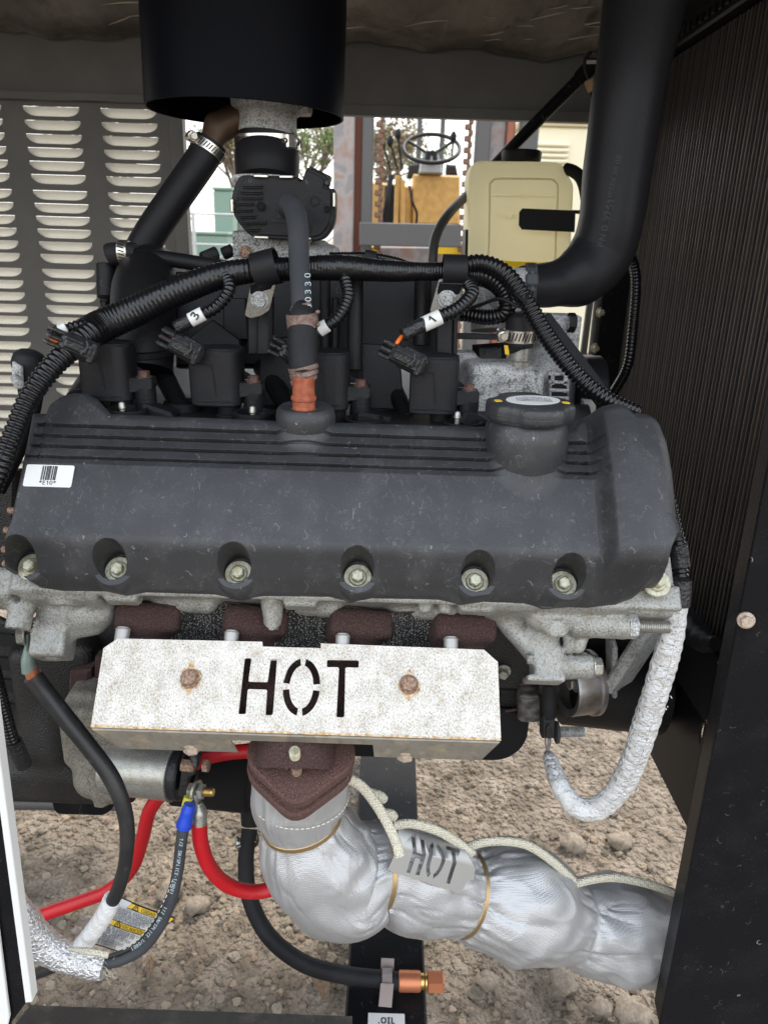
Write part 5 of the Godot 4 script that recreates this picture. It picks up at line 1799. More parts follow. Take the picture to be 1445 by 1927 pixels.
func exhaust() -> void:
	var o := thing("exhaust_manifold", "rusty brown cast exhaust manifold with four ports behind the HOT plate", "exhaust manifold", bk(-0.06, -0.1, -0.07))
	var xs: Array = [Vector2(-0.2089,-0.0433).x, Vector2(-0.1128,-0.0419).x, Vector2(-0.0189,-0.0405).x, Vector2(0.0741,-0.0416).x]
	field(Vector3(-0.26, -0.16, -0.13), Vector3(0.14, -0.018, -0.03), 0.0038)
	for k in 4:
		var x: float = xs[k]
		f_box(Vector3(x, -0.0345, -0.062), Vector3(0.057, 0.026, 0.036), Basis(Vector3(0, 1, 0), 0.16), 0.007, 0.004)
		f_cap(Vector3(x - 0.006, -0.04, -0.07), Vector3(x + (0.0), -0.095, -0.085), 0.02, 0.022, 0.012)
	f_cap(Vector3(-0.20, -0.10, -0.078), Vector3(0.07, -0.10, -0.078), 0.026, 0.026, 0.012)
	f_cap(Vector3(-0.072, -0.1, -0.08), Vector3(-0.070, -0.15, -0.075), 0.03, 0.034, 0.02)
	for x in [-0.155, 0.03]:
		f_cap(Vector3(x, -0.1, -0.07), Vector3(x, -0.1, -0.045), 0.009, 0.008, 0.006)
	var mb := MB.new()
	f_mesh(mb, bank)
	part("casting", mb, M.rust, o)
	for x in [Vector2(-0.2239,-0.0504).x, Vector2(-0.1293,-0.0508).x, Vector2(-0.0326,-0.0493).x, Vector2(0.0614,-0.0521).x]:
		var s := MB.new()
		ring(s, bk(x, -0.0475, -0.0405), bk(x, -0.064, -0.0405), 0.0062, 0.003, 28)
		cyl(s, bk(x, -0.0475, -0.0405), bk(x, -0.0488, -0.0405), 0.0067)
		cyl(s, bk(x, -0.046, -0.0405), bk(x, -0.0478, -0.0405), 0.0055)
		part("stud_sleeve", s, M.sleeve_steel, o)
	# two diamond flanges of the outlet
	var fc2 := Vector3(-0.0707,0.7162,-0.5650)
	var tilt := Basis(Vector3.RIGHT, -0.42)
	var dia := roundpoly([Vector2(0, -0.052), Vector2(0.047, -0.012), Vector2(0.047, 0.012), Vector2(0, 0.048), Vector2(-0.047, 0.012), Vector2(-0.047, -0.012)], 0.016, 5)
	var bf := Basis(Vector3.RIGHT, Vector3(0, 0.40, -0.92), Vector3(0, 0.92, 0.40))
	for k in 2:
		var m2 := MB.new()
		var at: Vector3 = [Vector3(-0.0661,0.7166,-0.5580), Vector3(-0.0682,0.6959,-0.5660)][k]
		prism(m2, dia, Transform3D(bf, at), 0.014, 0.003)
		part("flange", m2, M.rust_flange, o)
	var g := MB.new()
	var gc := Vector3(-0.0687,0.6917,-0.5750)
	cyl(g, gc, gc + bf.z * 0.02, 0.036)
	part("gasket_ring", g, M.rust, o)
	var a := Vector3(-0.0675,0.7349,-0.5280)
	var st := MB.new()
	threads(st, a, a + bf.z * 0.021, 0.0047)
	part("stud", st, M.bolt_zinc, o)
	var st2 := MB.new()
	threads(st2, a - bf.z * 0.026, a - bf.z * 0.006, 0.0047)
	part("stud", st2, M.rusty_bolt, o)
	var nt := MB.new()
	hexhead(nt, Vector3(-0.0709,0.6944,-0.5370), -bf.z, 0.0125, 0.011, 0.014, 0.002)
	part("nut", nt, M.tan_band, o)
	# shield
	var h := thing("heat_shield", "speckled pale steel heat shield with the word HOT cut out", "heat shield", bk(-0.06, -0.133, -0.04))
	var outer := PackedVector2Array([Vector2(-0.2244,-0.0575), Vector2(-0.1009,-0.0566), Vector2(-0.1001,-0.0607), Vector2(-0.0505,-0.0606), Vector2(-0.0507,-0.0565), Vector2(0.0890,-0.0578), Vector2(0.1006,-0.0679), Vector2(0.1017,-0.1323), Vector2(-0.2358,-0.1313), Vector2(-0.2354,-0.0661)])
	var holes: Array = []
	holes.append(roundpoly([Vector2(-0.1146,-0.0711), Vector2(-0.1088,-0.0709), Vector2(-0.1097,-0.0906), Vector2(-0.0936,-0.0905), Vector2(-0.0925,-0.0709), Vector2(-0.0870,-0.0707), Vector2(-0.0870,-0.1173), Vector2(-0.0932,-0.1175), Vector2(-0.0935,-0.0967), Vector2(-0.1096,-0.0967), Vector2(-0.1095,-0.1171), Vector2(-0.1157,-0.1173)], 0.0013, 2))
	var c := Vector2(-0.0649,-0.0936)
	for q in 4:
		var pl := PackedVector2Array()
		var a0: float = [0.12, 1.72, 3.26, 4.86][q]
		for k in 9:
			var an: float = a0 + 1.30 * k / 8.0
			pl.append(c + Vector2(cos(an) * 0.0158, sin(an) * 0.0238))
		for k in 9:
			var an: float = a0 + 1.30 * (8 - k) / 8.0
			pl.append(c + Vector2(cos(an) * 0.0100, sin(an) * 0.0178))
		holes.append(pl)
	holes.append(roundpoly([Vector2(-0.0449,-0.0704), Vector2(-0.0177,-0.0700), Vector2(-0.0175,-0.0763), Vector2(-0.0288,-0.0762), Vector2(-0.0278,-0.1173), Vector2(-0.0344,-0.1175), Vector2(-0.0342,-0.0763), Vector2(-0.0446,-0.0766)], 0.0013, 2))
	var sp := MB.new()
	var xsp: Array = [Vector2(-0.1010,-0.0934).x, c.x - 0.0128, c.x + 0.0128, Vector2(-0.0317,-0.0914).x]
	stencil(sp, outer, holes, xsp, [], 0.0022, func(p: Vector2) -> Array: return [bk(p.x, p.y, -0.033), bank.basis.z])
	part("face_plate", sp, M.shield, h)
	# folded under-flange in two tabs joined by a narrow strip
	var un := MB.new()
	var fd2 := (-bank.basis.z * 0.94 - bank.basis.y * 0.34).normalized()
	var fb := Basis(bank.basis.x, -fd2, bank.basis.x.cross(-fd2))
	var e0 := Vector2(-0.2358,-0.1313)
	var e1 := Vector2(0.1017,-0.1323)
	var o0 := bk(e0.x, e0.y, -0.0335)
	var dx := e1.x - e0.x
	var dirx := (bk(e1.x, e1.y, -0.0335) - o0).normalized()
	fb = Basis(dirx, -fd2, dirx.cross(-fd2).normalized())
	prism(un, PackedVector2Array([Vector2(0.001, 0), Vector2(dx - 0.001, 0), Vector2(dx - 0.012, -0.037), Vector2(dx * 0.692, -0.037), Vector2(dx * 0.688, -0.012), Vector2(dx * 0.336, -0.012), Vector2(dx * 0.345, -0.037), Vector2(0.016, -0.037)]), Transform3D(fb, o0), 0.002, 0.0005)
	part("under_flange", un, M.shield_under, h)
	var rl := MB.new()
	var rq := RandomNumberGenerator.new()
	rq.seed = 6
	for k in 60:
		var xa := dx * k / 60.0
		var hh2 := rq.randf_range(0.0008, 0.0026)
		rl.quad(o0 + dirx * xa + bank.basis.z * 0.0018, o0 + dirx * (xa + dx / 60.0) + bank.basis.z * 0.0018, o0 + dirx * (xa + dx / 60.0) + bank.basis.z * 0.0018 + bank.basis.y * hh2, o0 + dirx * xa + bank.basis.z * 0.0018 + bank.basis.y * rq.randf_range(0.0008, 0.0026), bank.basis.z, 10.0)
	part("rust_line", rl, M.rust_stain, h)
	for p in [Vector2(-0.1587,-0.0896), Vector2(0.0251,-0.0891)]:
		var m3 := MB.new()
		hexhead(m3, bk(p.x, p.y, -0.0318), bank.basis.z, 0.0066, 0.0062, 0.0082, 0.0014)
		part("bolt", m3, M.rusty_bolt, h)
		# rust bled from the bolt into the plate
		var stn := MB.new()
		var rr := RandomNumberGenerator.new()
		rr.seed = int(p.x * 1000) + 50
		var pl := PackedVector2Array()
		for k in 26:
			var an := TAU * k / 26.0
			pl.append(p + Vector2(cos(an), sin(an) * (1.5 if abs(cos(an)) < 0.35 else 1.0)) * (0.0078 + rr.randf() * 0.0028))
		prism(stn, pl, Transform3D(bank.basis, bk(0, 0, -0.0317)), 0.0002, 0.0)
		part("rust_stain", stn, M.rust_stain, h)
	for p in [Vector3(-0.1593,0.7410,-0.5470), Vector3(0.0245,0.7404,-0.5470)]:
		var m4 := MB.new()
		hexhead(m4, p, Vector3(0, -0.97, 0.1), 0.0074, 0.0085, 0.0088, 0.0035)
		part("bolt", m4, M.under_bolt, h)


# ---- ignition, intake, wiring ----
func coil_body(o: Node3D, at: Vector3) -> void:
	var mb := MB.new()
	var plan := PackedVector2Array([Vector2(-0.026, 0.018), Vector2(-0.026, -0.019), Vector2(-0.019, -0.0235), Vector2(-0.002, -0.0235)])
	plan.append(Vector2(0.006, -0.0235))
	for k in 7:
		var a := -PI / 2 + PI / 2 * k / 6.0
		plan.append(Vector2(cos(a) * 0.0115 + 0.006, sin(a) * 0.0115 - 0.012))
	plan.append(Vector2(0.0175, 0.008)); plan.append(Vector2(0.01, 0.018))
	plan.append(Vector2(-0.006, 0.0195))
	prism(mb, plan, Transform3D(Basis(Vector3.RIGHT, Vector3(0, 0, -1), Vector3.UP), at + Vector3(0, 0.002, -0.002)), 0.050, 0.0012)
	part("housing", mb, M.plastic, o)
	var sm := MB.new()
	bar(sm, at + Vector3(-0.024, 0.040, 0.0222), at + Vector3(-0.006, 0.040, 0.0222), 0.0007, 0.0008, Vector3.UP, 0.0002)
	bar(sm, at + Vector3(-0.006, 0.040, 0.0222), at + Vector3(-0.003, 0.012, 0.0222), 0.0007, 0.0008, Vector3.RIGHT, 0.0002)
	bar(sm, at + Vector3(-0.022, 0.0075, 0.0222), at + Vector3(0.012, 0.0075, 0.0222), 0.0012, 0.001, Vector3.UP, 0.0003)
	part("moulding_seam", sm, M.plastic, o)
	var tp := MB.new()
	lathe(tp, [Vector2(0.0195, 0), Vector2(0.02, 0.0006), Vector2(0.0195, 0.0014), Vector2(0.017, 0.0009), Vector2(0, 0.0009)], at + Vector3(-0.002, 0.0515, -0.002), Vector3.UP, 40)
	part("top_cap", tp, M.plastic, o)
	var ft := MB.new()
	prism(ft, roundpoly([Vector2(-0.027, -0.012), Vector2(0.0, -0.010), Vector2(0.034, -0.004), Vector2(0.034, 0.006), Vector2(0.012, 0.006), Vector2(-0.027, 0.003)], 0.002), Transform3D(Basis(), at + Vector3(0.003, 0.017, -0.004)), 0.018, 0.0012)
	part("mounting_ear", ft, M.plastic, o)
	var gs := MB.new()
	prism(gs, PackedVector2Array([Vector2(0.008, 0), Vector2(0.026, 0), Vector2(0.012, 0.009), Vector2(0.008, 0.02)]), Transform3D(Basis(), at + Vector3(0.003, 0.0225, -0.012)), 0.003, 0.0005)
	part("gusset", gs, M.plastic, o)
	var bo := MB.new()
	hexhead(bo, at + Vector3(0.028, 0.0225, 0.005), Vector3.UP, 0.0052, 0.005, 0.0072, 0.001)
	part("bolt", bo, M.coil_bolt, o)
	var ps := MB.new()
	cyl(ps, at + Vector3(0.028, -0.022, 0.005), at + Vector3(0.028, 0.0135, 0.005), 0.0098)
	part("post", ps, M.intake, o)
	var bt := MB.new()
	lathe(bt, [Vector2(0.0125, -0.016), Vector2(0.0125, -0.008), Vector2(0.0105, -0.007), Vector2(0.0105, 0.003)], at + Vector3(0.004, 0, 0), Vector3.UP, 28)
	lathe(bt, [Vector2(0.019, -0.022), Vector2(0.019, -0.016), Vector2(0.0125, -0.014)], at + Vector3(0.004, 0, 0), Vector3.UP, 28)
	part("plug_boot", bt, M.rubber, o)


func connector(o: Node3D, a: Vector3, b: Vector3, up: Vector3) -> void:
	var x := (b - a).normalized()
	var z := x.cross(up).normalized()
	var y := z.cross(x)
	var bs := Basis(x, y, z)
	var l := a.distance_to(b)
	var c := (a + b) / 2
	var mb := MB.new()
	box(mb, c, Vector3(l, 0.016, 0.018), bs, 0.003)
	box(mb, c + x * l * 0.1, Vector3(l * 0.7, 0.0195, 0.011), bs, 0.002)
	box(mb, c - x * l * 0.12 + z * 0.0095, Vector3(l * 0.62, 0.008, 0.006), bs, 0.0015)
	box(mb, c + x * l * 0.34, Vector3(l * 0.18, 0.0195, 0.02), bs, 0.002)
	for k in [-1, 0, 1]:
		box(mb, a - x * 0.004 + y * k * 0.006, Vector3(0.012, 0.0035, 0.016), bs, 0.001)
	var p := part("plug_connector", mb, M.black_plug, o)
	var cl := MB.new()
	tube(cl, [c + z * 0.0115 + y * 0.008 + x * 0.002, c + z * 0.013 + x * 0.004 + y * 0.003, c + z * 0.0125 + x * 0.001 - y * 0.004], 0.0008, 6, 0.002)
	part("latch", cl, M.hose, p)


func coils() -> void:
	M.black_plug = mat("black_plug", lin(0.018, 0.018, 0.02), 0.4, 0.0, null, 5.0, nnorm(0.2, 3.0, 77, 256), 0.3)
	var px: Array = [Vector3(-0.2513,1.0029,-0.7000), Vector3(-0.1511,1.0014,-0.7000), Vector3(-0.0528,1.0009,-0.7000), Vector3(0.0466,0.9998,-0.7000)]
	var lab: Array = ["black ignition coil at the far left behind the valve cover", "black ignition coil under the lead marked 3, second from the left", "black ignition coil half hidden behind the orange based vertical hose", "black ignition coil beside the oil filler cap, under the lead marked 1"]
	var first := thing("ignition_coil", lab[0], "ignition coil", px[0], "ignition coils along the valve cover")
	coil_body(first, px[0])
	for k in 3:
		var c: Node3D = first.duplicate()
		c.name = numbered("ignition_coil")
		add_child(c)
		c.position = px[k + 1]
		tag(c, lab[k + 1], "ignition coil", "ignition coils along the valve cover")


func intake() -> void:
	var o := thing("intake_manifold", "black moulded plastic intake manifold with runners behind the ignition coils", "intake manifold", Vector3(-0.05, 0.95, -0.85))
	var ru := MB.new()
	tube(ru, [Vector3(-0.2441,1.0199,-0.7550), Vector3(-0.2465,1.0492,-0.7700), Vector3(-0.2497,1.0731,-0.7900), Vector3(-0.2552,1.0929,-0.8200), Vector3(-0.2636,1.1054,-0.8700), Vector3(-0.2718,1.1026,-0.9300)], [0.02993, 0.03137, 0.03219, 0.03341, 0.03308, 0.03158], 30, 0.006)
	var r0 := part("runner", ru, M.intake, o)
	var fl := MB.new()
	lathe(fl, [Vector2(0.030, -0.004), Vector2(0.035, -0.003), Vector2(0.035, 0.002), Vector2(0.031, 0.003)], Vector3(-0.2457,1.0408,-0.7620), Vector3(0, 1, 0.05), 40)
	part("runner_flange", fl, M.intake, r0)
	# lower runners leaning back between the coils
	for q in [[Vector3(-0.1963,0.9887,-0.7200), Vector3(-0.2373,1.0199,-0.7900), 0.009], [Vector3(-0.0901,0.9893,-0.7200), Vector3(-0.1297,1.0231,-0.7900), 0.009], [Vector3(0.0219,0.9863,-0.7250), Vector3(-0.0000,1.0159,-0.7900), 0.008], [Vector3(-0.2791,0.9952,-0.6900), Vector3(-0.2879,1.0169,-0.8000), 0.02]]:
		var mb := MB.new()
		cyl(mb, q[0], q[1], q[2], q[2] * 1.2)
		part("port", mb, M.intake, o)
	# flat webs
	for q in [[Vector3(-0.1945,0.9752,-0.7450), Vector3(-0.1466,0.9767,-0.7450), Vector3(-0.1476,1.0527,-0.7650), Vector3(-0.1752,1.0719,-0.7700), Vector3(-0.2015,1.0511,-0.7650)], [Vector3(-0.1315,0.9760,-0.7500), Vector3(-0.0897,0.9773,-0.7500), Vector3(-0.0912,1.0589,-0.7700), Vector3(-0.1273,1.0526,-0.7700)], [Vector3(-0.0299,0.9899,-0.7500), Vector3(0.0169,0.9903,-0.7500), Vector3(0.0107,1.0525,-0.7700), Vector3(-0.0297,1.0529,-0.7700)], [Vector3(-0.1699,1.0490,-0.7900), Vector3(-0.1437,1.0497,-0.7900), Vector3(-0.1474,1.0910,-0.8000), Vector3(-0.1702,1.0903,-0.8000)]]:
		var mb := MB.new()
		slab(mb, q, 0.012, 0.002)
		part("web", mb, M.intake, o)
	var hub := MB.new()
	slab(hub, [Vector3(-0.2235,1.0188,-0.8000), Vector3(0.0664,1.0273,-0.8000), Vector3(0.0630,1.1243,-0.8300), Vector3(-0.0532,1.1236,-0.8300), Vector3(-0.2255,1.1135,-0.8300)], 0.02, 0.004)
	part("plenum_wall", hub, M.intake, o)
	# posts and ribs
	var st := MB.new()
	slab(st, [Vector3(-0.1352,1.0426,-0.7350), Vector3(-0.1122,1.0433,-0.7350), Vector3(-0.1118,1.0971,-0.7400), Vector3(-0.1343,1.0974,-0.7400)], 0.02, 0.002)
	slab(st, [Vector3(-0.1276,1.0452,-0.7330), Vector3(-0.1256,1.0452,-0.7330), Vector3(-0.1251,1.0815,-0.7360), Vector3(-0.1271,1.0814,-0.7360)], 0.004, 0.0008)
	slab(st, [Vector3(-0.1154,1.0455,-0.7330), Vector3(-0.1139,1.0456,-0.7330), Vector3(-0.1135,1.0818,-0.7360), Vector3(-0.1150,1.0818,-0.7360)], 0.004, 0.0008)
	part("clip_post", st, M.plastic, o)
	var s2 := MB.new()
	slab(s2, [Vector3(0.0463,1.0353,-0.7450), Vector3(0.0618,1.0357,-0.7450), Vector3(0.0589,1.1100,-0.7500), Vector3(0.0447,1.1106,-0.7500)], 0.02, 0.002)
	slab(s2, [Vector3(0.0625,1.0298,-0.7500), Vector3(0.0677,1.0299,-0.7500), Vector3(0.0645,1.1075,-0.7550), Vector3(0.0599,1.1073,-0.7550)], 0.01, 0.002)
	part("clip_post", s2, M.plastic, o)
	for q in [[Vector3(-0.0332,1.0282,-0.7520), Vector3(-0.0343,1.1122,-0.7700), 0.00774], [Vector3(0.0329,1.0508,-0.7800), Vector3(0.0319,1.1172,-0.7900), 0.00847], [Vector3(-0.0652,1.0250,-0.7900), Vector3(-0.0662,1.1114,-0.8000), 0.00543], [Vector3(-0.0554,1.0307,-0.7900), Vector3(-0.0554,1.0936,-0.8000), 0.00380], [Vector3(-0.3030,1.0838,-0.8400), Vector3(-0.3045,1.1170,-0.8500), 0.01039], [Vector3(-0.2150,1.0174,-0.8100), Vector3(-0.2160,1.0869,-0.8300), 0.00501]]:
		var mb := MB.new()
		cyl(mb, q[0], q[1], q[2])
		part("post", mb, M.intake, o)
	var fx := MB.new()
	slab(fx, [Vector3(-0.0410,1.0159,-0.7520), Vector3(-0.0251,1.0164,-0.7520), Vector3(-0.0254,1.0321,-0.7520), Vector3(-0.0411,1.0316,-0.7520)], 0.02, 0.002)
	part("post_foot", fx, M.intake, o)
	# rounded covers further back, catching the daylight
	for q in [[Vector3(-0.0120,1.0438,-0.8700), Vector3(-0.0133,1.0817,-0.8900)], [Vector3(0.0179,1.0447,-0.8700), Vector3(0.0180,1.0826,-0.8900)]]:
		field(Vector3(q[0].x - 0.05, q[0].y - 0.05, -0.99), Vector3(q[0].x + 0.05, q[1].y + 0.05, -0.84), 0.005)
		f_box((q[0] + q[1]) / 2 + Vector3(0, 0, -0.03), Vector3(0.05, q[1].y - q[0].y + 0.03, 0.08), Basis(), 0.018, 0.002)
		var mb := MB.new()
		f_mesh(mb)
		part("runner_cover", mb, M.intake, o)
	var pt := MB.new()
	slab(pt, [Vector3(-0.3201,1.0763,-0.8600), Vector3(-0.3090,1.0766,-0.8600), Vector3(-0.3039,1.1178,-0.8600), Vector3(-0.3137,1.1176,-0.8600)], 0.04, 0.003)
	slab(pt, [Vector3(-0.3085,1.0819,-0.8650), Vector3(-0.2838,1.0826,-0.8650), Vector3(-0.2797,1.1178,-0.8650), Vector3(-0.3052,1.1171,-0.8650)], 0.03, 0.003)
	slab(pt, [Vector3(-0.3244,1.0080,-0.8500), Vector3(-0.3101,1.0084,-0.8500), Vector3(-0.3079,1.0823,-0.8600), Vector3(-0.3196,1.0819,-0.8600)], 0.05, 0.006)
	part("end_wall", pt, M.intake, o)
	# deck over the cam carrier with the spark plug wells and studs
	var dk := thing("plug_well_deck", "black deck with round plug wells and small studs behind the valve cover", "engine part", Vector3(-0.1347,0.9918,-0.6800))
	var dm := MB.new()
	slab(dm, [Vector3(-0.2728,0.9912,-0.6600), Vector3(0.1854,0.9940,-0.6600), Vector3(0.2152,0.9924,-0.8000), Vector3(-0.3220,0.9849,-0.8000)], 0.03, 0.003)
	part("deck", dm, M.black, dk)
	for q in [Vector3(-0.2343,1.0007,-0.6750), Vector3(-0.1957,0.9991,-0.7200), Vector3(-0.1200,1.0012,-0.6750), Vector3(-0.0859,0.9972,-0.7200), Vector3(-0.0205,0.9983,-0.6750), Vector3(-0.0067,0.9939,-0.7200), Vector3(0.0684,0.9981,-0.6750), Vector3(0.1387,0.9953,-0.6900)]:
		var mb := MB.new()
		ring(mb, q + Vector3(0, -0.01, 0), q, 0.0185, 0.015, 36)
		part("well_ring", mb, M.intake, dk)
	for q in [Vector3(-0.2355,0.9989,-0.6650), Vector3(-0.1193,0.9986,-0.6650), Vector3(0.0627,0.9992,-0.6650)]:
		var mb := MB.new()
		cyl(mb, q + Vector3(0, -0.012, 0), q + Vector3(0, 0.006, 0), 0.0022)
		cyl(mb, q + Vector3(0, 0.003, 0), q + Vector3(0, 0.0095, 0), 0.0031, 0.0026, 16, 0.001)
		part("stud", mb, M.zinc, dk)
	for q in [[Vector3(-0.2249,0.9968,-0.6900), Vector3(-0.1946,0.9888,-0.6850)], [Vector3(-0.1285,0.9925,-0.7000), Vector3(-0.0899,0.9869,-0.6900)], [Vector3(-0.0294,0.9952,-0.6900), Vector3(0.0038,0.9887,-0.6900)], [Vector3(0.0686,1.0007,-0.6900), Vector3(0.0977,0.9855,-0.6900)]]:
		var mb := MB.new()
		bar(mb, q[0], q[1], 0.016, 0.02, Vector3.UP, 0.003)
		part("wedge", mb, M.intake, dk)
	var bc := MB.new()
	slab(bc, [Vector3(-0.2978,1.0125,-0.7000), Vector3(-0.2752,1.0091,-0.6900), Vector3(-0.2605,0.9989,-0.6750), Vector3(-0.2623,1.0011,-0.6600), Vector3(-0.2748,1.0159,-0.6600)], 0.02, 0.002)
	part("rear_lip", bc, M.cover, dk)


func harness() -> void:
	var o := thing("wiring_harness", "black corrugated wiring harness draped over the intake from left to right", "wiring harness", Vector3(-0.1629,1.0960,-0.7200))
	var c := corr(0.0042, 0.0012)
	var mb := MB.new()
	tube(mb, [Vector3(-0.2656,1.0651,-0.6800), Vector3(-0.2582,1.0706,-0.7000), Vector3(-0.2340,1.0816,-0.7100), Vector3(-0.1954,1.1001,-0.7150), Vector3(-0.1523,1.1159,-0.7200), Vector3(-0.1119,1.1224,-0.7250)], [0.01426, 0.01474, 0.01426, 0.01331, 0.01205, 0.01076], 26, 0.0007, corr(0.0042, 0.0006))
	part("taped_trunk", mb, M.tape_shine, o)
	var m2 := MB.new()
	tube(m2, [Vector3(-0.1143,1.1218,-0.7250), Vector3(-0.0858,1.1229,-0.7300), Vector3(-0.0471,1.1248,-0.7350), Vector3(-0.0029,1.1231,-0.7400), Vector3(0.0318,1.1234,-0.7450), Vector3(0.0676,1.1244,-0.7450)], [0.01076, 0.01091, 0.01198, 0.01005, 0.00860, 0.00911], 24, 0.0007, corr(0.0028, 0.0007))
	part("taped_trunk", m2, M.tape_shine, o)
	var m3 := MB.new()
	tube(m3, [Vector3(-0.2569,1.0678,-0.6700), Vector3(-0.2682,1.0581,-0.6550), Vector3(-0.2822,1.0405,-0.6350), Vector3(-0.2961,1.0184,-0.6200), Vector3(-0.3042,0.9948,-0.6050), Vector3(-0.3109,0.9748,-0.5950), Vector3(-0.3251,0.9441,-0.5900)], [0.01076, 0.01067, 0.00949, 0.00884, 0.00822, 0.00848, 0.00881], 24, 0.0007, corr(0.0048, 0.0014))
	part("left_conduit", m3, M.conduit, o)
	var m4 := MB.new()
	tube(m4, [Vector3(0.0587,1.1280,-0.7420), Vector3(0.0835,1.1319,-0.7450), Vector3(0.1057,1.1238,-0.7400), Vector3(0.1241,1.1032,-0.7350), Vector3(0.1469,1.0691,-0.7200), Vector3(0.1729,1.0388,-0.7000), Vector3(0.1996,1.0194,-0.6900), Vector3(0.2303,1.0080,-0.6900)], [0.00804, 0.00860, 0.00854, 0.00848, 0.00880, 0.00808, 0.00750, 0.00656], 20, 0.0007, c)
	part("right_conduit", m4, M.conduit, o)
	var m5 := MB.new()
	tube(m5, [Vector3(0.2427,0.9638,-0.6600), Vector3(0.2522,0.9439,-0.6450), Vector3(0.2581,0.9200,-0.6350), Vector3(0.2634,0.8992,-0.6300), Vector3(0.2672,0.8730,-0.6250)], [0.00403, 0.00526, 0.00604, 0.00727, 0.00764], 20, 0.0007, c)
	part("drop_conduit", m5, M.conduit, o)
	var m5t := MB.new()
	tube(m5t, [Vector3(0.2618,0.9032,-0.6300), Vector3(0.2645,0.8908,-0.6280), Vector3(0.2661,0.8824,-0.6260)], 0.00856, 20, 0.002)
	part("tape_wrap", m5t, M.tape, o)
	# loop tied back beside the alternator
	var m6 := MB.new()
	tube(m6, [Vector3(0.0672,1.1223,-0.7500), Vector3(0.0930,1.1194,-0.7550), Vector3(0.1100,1.1060,-0.7600), Vector3(0.1132,1.0883,-0.7650), Vector3(0.0983,1.0809,-0.7750), Vector3(0.0732,1.0824,-0.7900)], [0.01019, 0.01077, 0.01032, 0.00883, 0.00789, 0.00742], 20, 0.0007, c)
	part("loop_conduit", m6, M.conduit, o)
	var zt := MB.new()
	tube(zt, [Vector3(0.1137,1.1086,-0.7350), Vector3(0.1221,1.1012,-0.7220), Vector3(0.1261,1.1061,-0.7280), Vector3(0.1183,1.1125,-0.7350)], 0.0016, 6, 0.003)
	tube(zt, [Vector3(0.0712,1.0867,-0.7700), Vector3(0.0853,1.0929,-0.7600), Vector3(0.1029,1.1011,-0.7420), Vector3(0.1198,1.0954,-0.7350), Vector3(0.1267,1.1036,-0.7300)], 0.0018, 6, 0.003)
	part("cable_tie", zt, M.black, o)
	# branches to the coils
	var br: Array = [
		[[Vector3(-0.1488,1.1175,-0.7150), Vector3(-0.1429,1.1048,-0.7000), Vector3(-0.1527,1.0907,-0.6900), Vector3(-0.1650,1.0839,-0.6850)], 0.00570],
		[[Vector3(-0.0428,1.1176,-0.7300), Vector3(-0.0384,1.0999,-0.7150), Vector3(-0.0469,1.0832,-0.7000), Vector3(-0.0603,1.0745,-0.6900)], 0.00570],
		[[Vector3(0.0674,1.1203,-0.7400), Vector3(0.0737,1.1078,-0.7150), Vector3(0.0608,1.0946,-0.7000), Vector3(0.0370,1.0847,-0.6900)], 0.00642],
		[[Vector3(-0.2597,1.0669,-0.6900), Vector3(-0.2652,1.0729,-0.6750), Vector3(-0.2753,1.0710,-0.6650), Vector3(-0.2819,1.0669,-0.6600)], 0.00500]]
	for b in br:
		var q := MB.new()
		tube(q, b[0], b[1], 18, 0.0007, c)
		part("branch_conduit", q, M.conduit, o)
	var sl: Array = [[Vector3(-0.1631,1.0849,-0.6850), Vector3(-0.1878,1.0719,-0.6800), 0.00577], [Vector3(-0.0570,1.0760,-0.6900), Vector3(-0.0746,1.0639,-0.6900), 0.00562], [Vector3(0.0398,1.0862,-0.6900), Vector3(0.0115,1.0722,-0.6800), 0.00623], [Vector3(-0.2779,1.0694,-0.6620), Vector3(-0.2883,1.0646,-0.6550), 0.00672]]
	for s in sl:
		var q := MB.new()
		cyl(q, s[0], s[1], s[2], -1.0, 22, 0.001)
		part("tape_sleeve", q, M.tape, o)
	for s in [[Vector3(-0.1634,1.0850,-0.6840), Vector3(-0.1749,1.0789,-0.6820), 0.00627, "3"], [Vector3(0.0448,1.0878,-0.6890), Vector3(0.0296,1.0807,-0.6870), 0.00677, "1"], [Vector3(-0.0552,1.0775,-0.6900), Vector3(-0.0627,1.0726,-0.6900), 0.00609, ""], [Vector3(-0.2750,1.0720,-0.6600), Vector3(-0.2808,1.0698,-0.6580), 0.00493, ""]]:
		var q := MB.new()
		cyl(q, s[0], s[1], s[2], -1.0, 26, 0.0004)
		var w := part("number_tape", q, M.white, o)
		if s[3]:
			var x: Vector3 = (s[0] - s[1]).normalized()
			var z := (Vector3(0, 0.25, 1) - x * x.dot(Vector3(0, 0.25, 1))).normalized()
			var tb := Basis(x, z.cross(x), z)
			lettering("digit", s[3], 0.0075, Transform3D(tb.rotated(z, 0.55), (s[0] + s[1]) / 2 + z * (s[2] + 0.0001)), M.ink, w, true)
	for w in [[Vector3(-0.1905,1.0684,-0.6820), Vector3(-0.1911,1.0622,-0.6760), Vector3(-0.1865,1.0570,-0.6750), Vector3(-0.1837,1.0553,-0.6780)], [Vector3(0.0116,1.0708,-0.6840), Vector3(0.0061,1.0640,-0.6780), Vector3(0.0058,1.0588,-0.6760), Vector3(0.0106,1.0565,-0.6800)], [Vector3(-0.2837,1.0629,-0.6480), Vector3(-0.2781,1.0621,-0.6450), Vector3(-0.2730,1.0624,-0.6480)], [Vector3(-0.0874,1.0635,-0.6900), Vector3(-0.0908,1.0583,-0.6860), Vector3(-0.0888,1.0525,-0.6880)]]:
		var q := MB.new()
		tube(q, w, 0.0019, 8, 0.002)
		part("orange_wire", q, M.orange_wire, o)
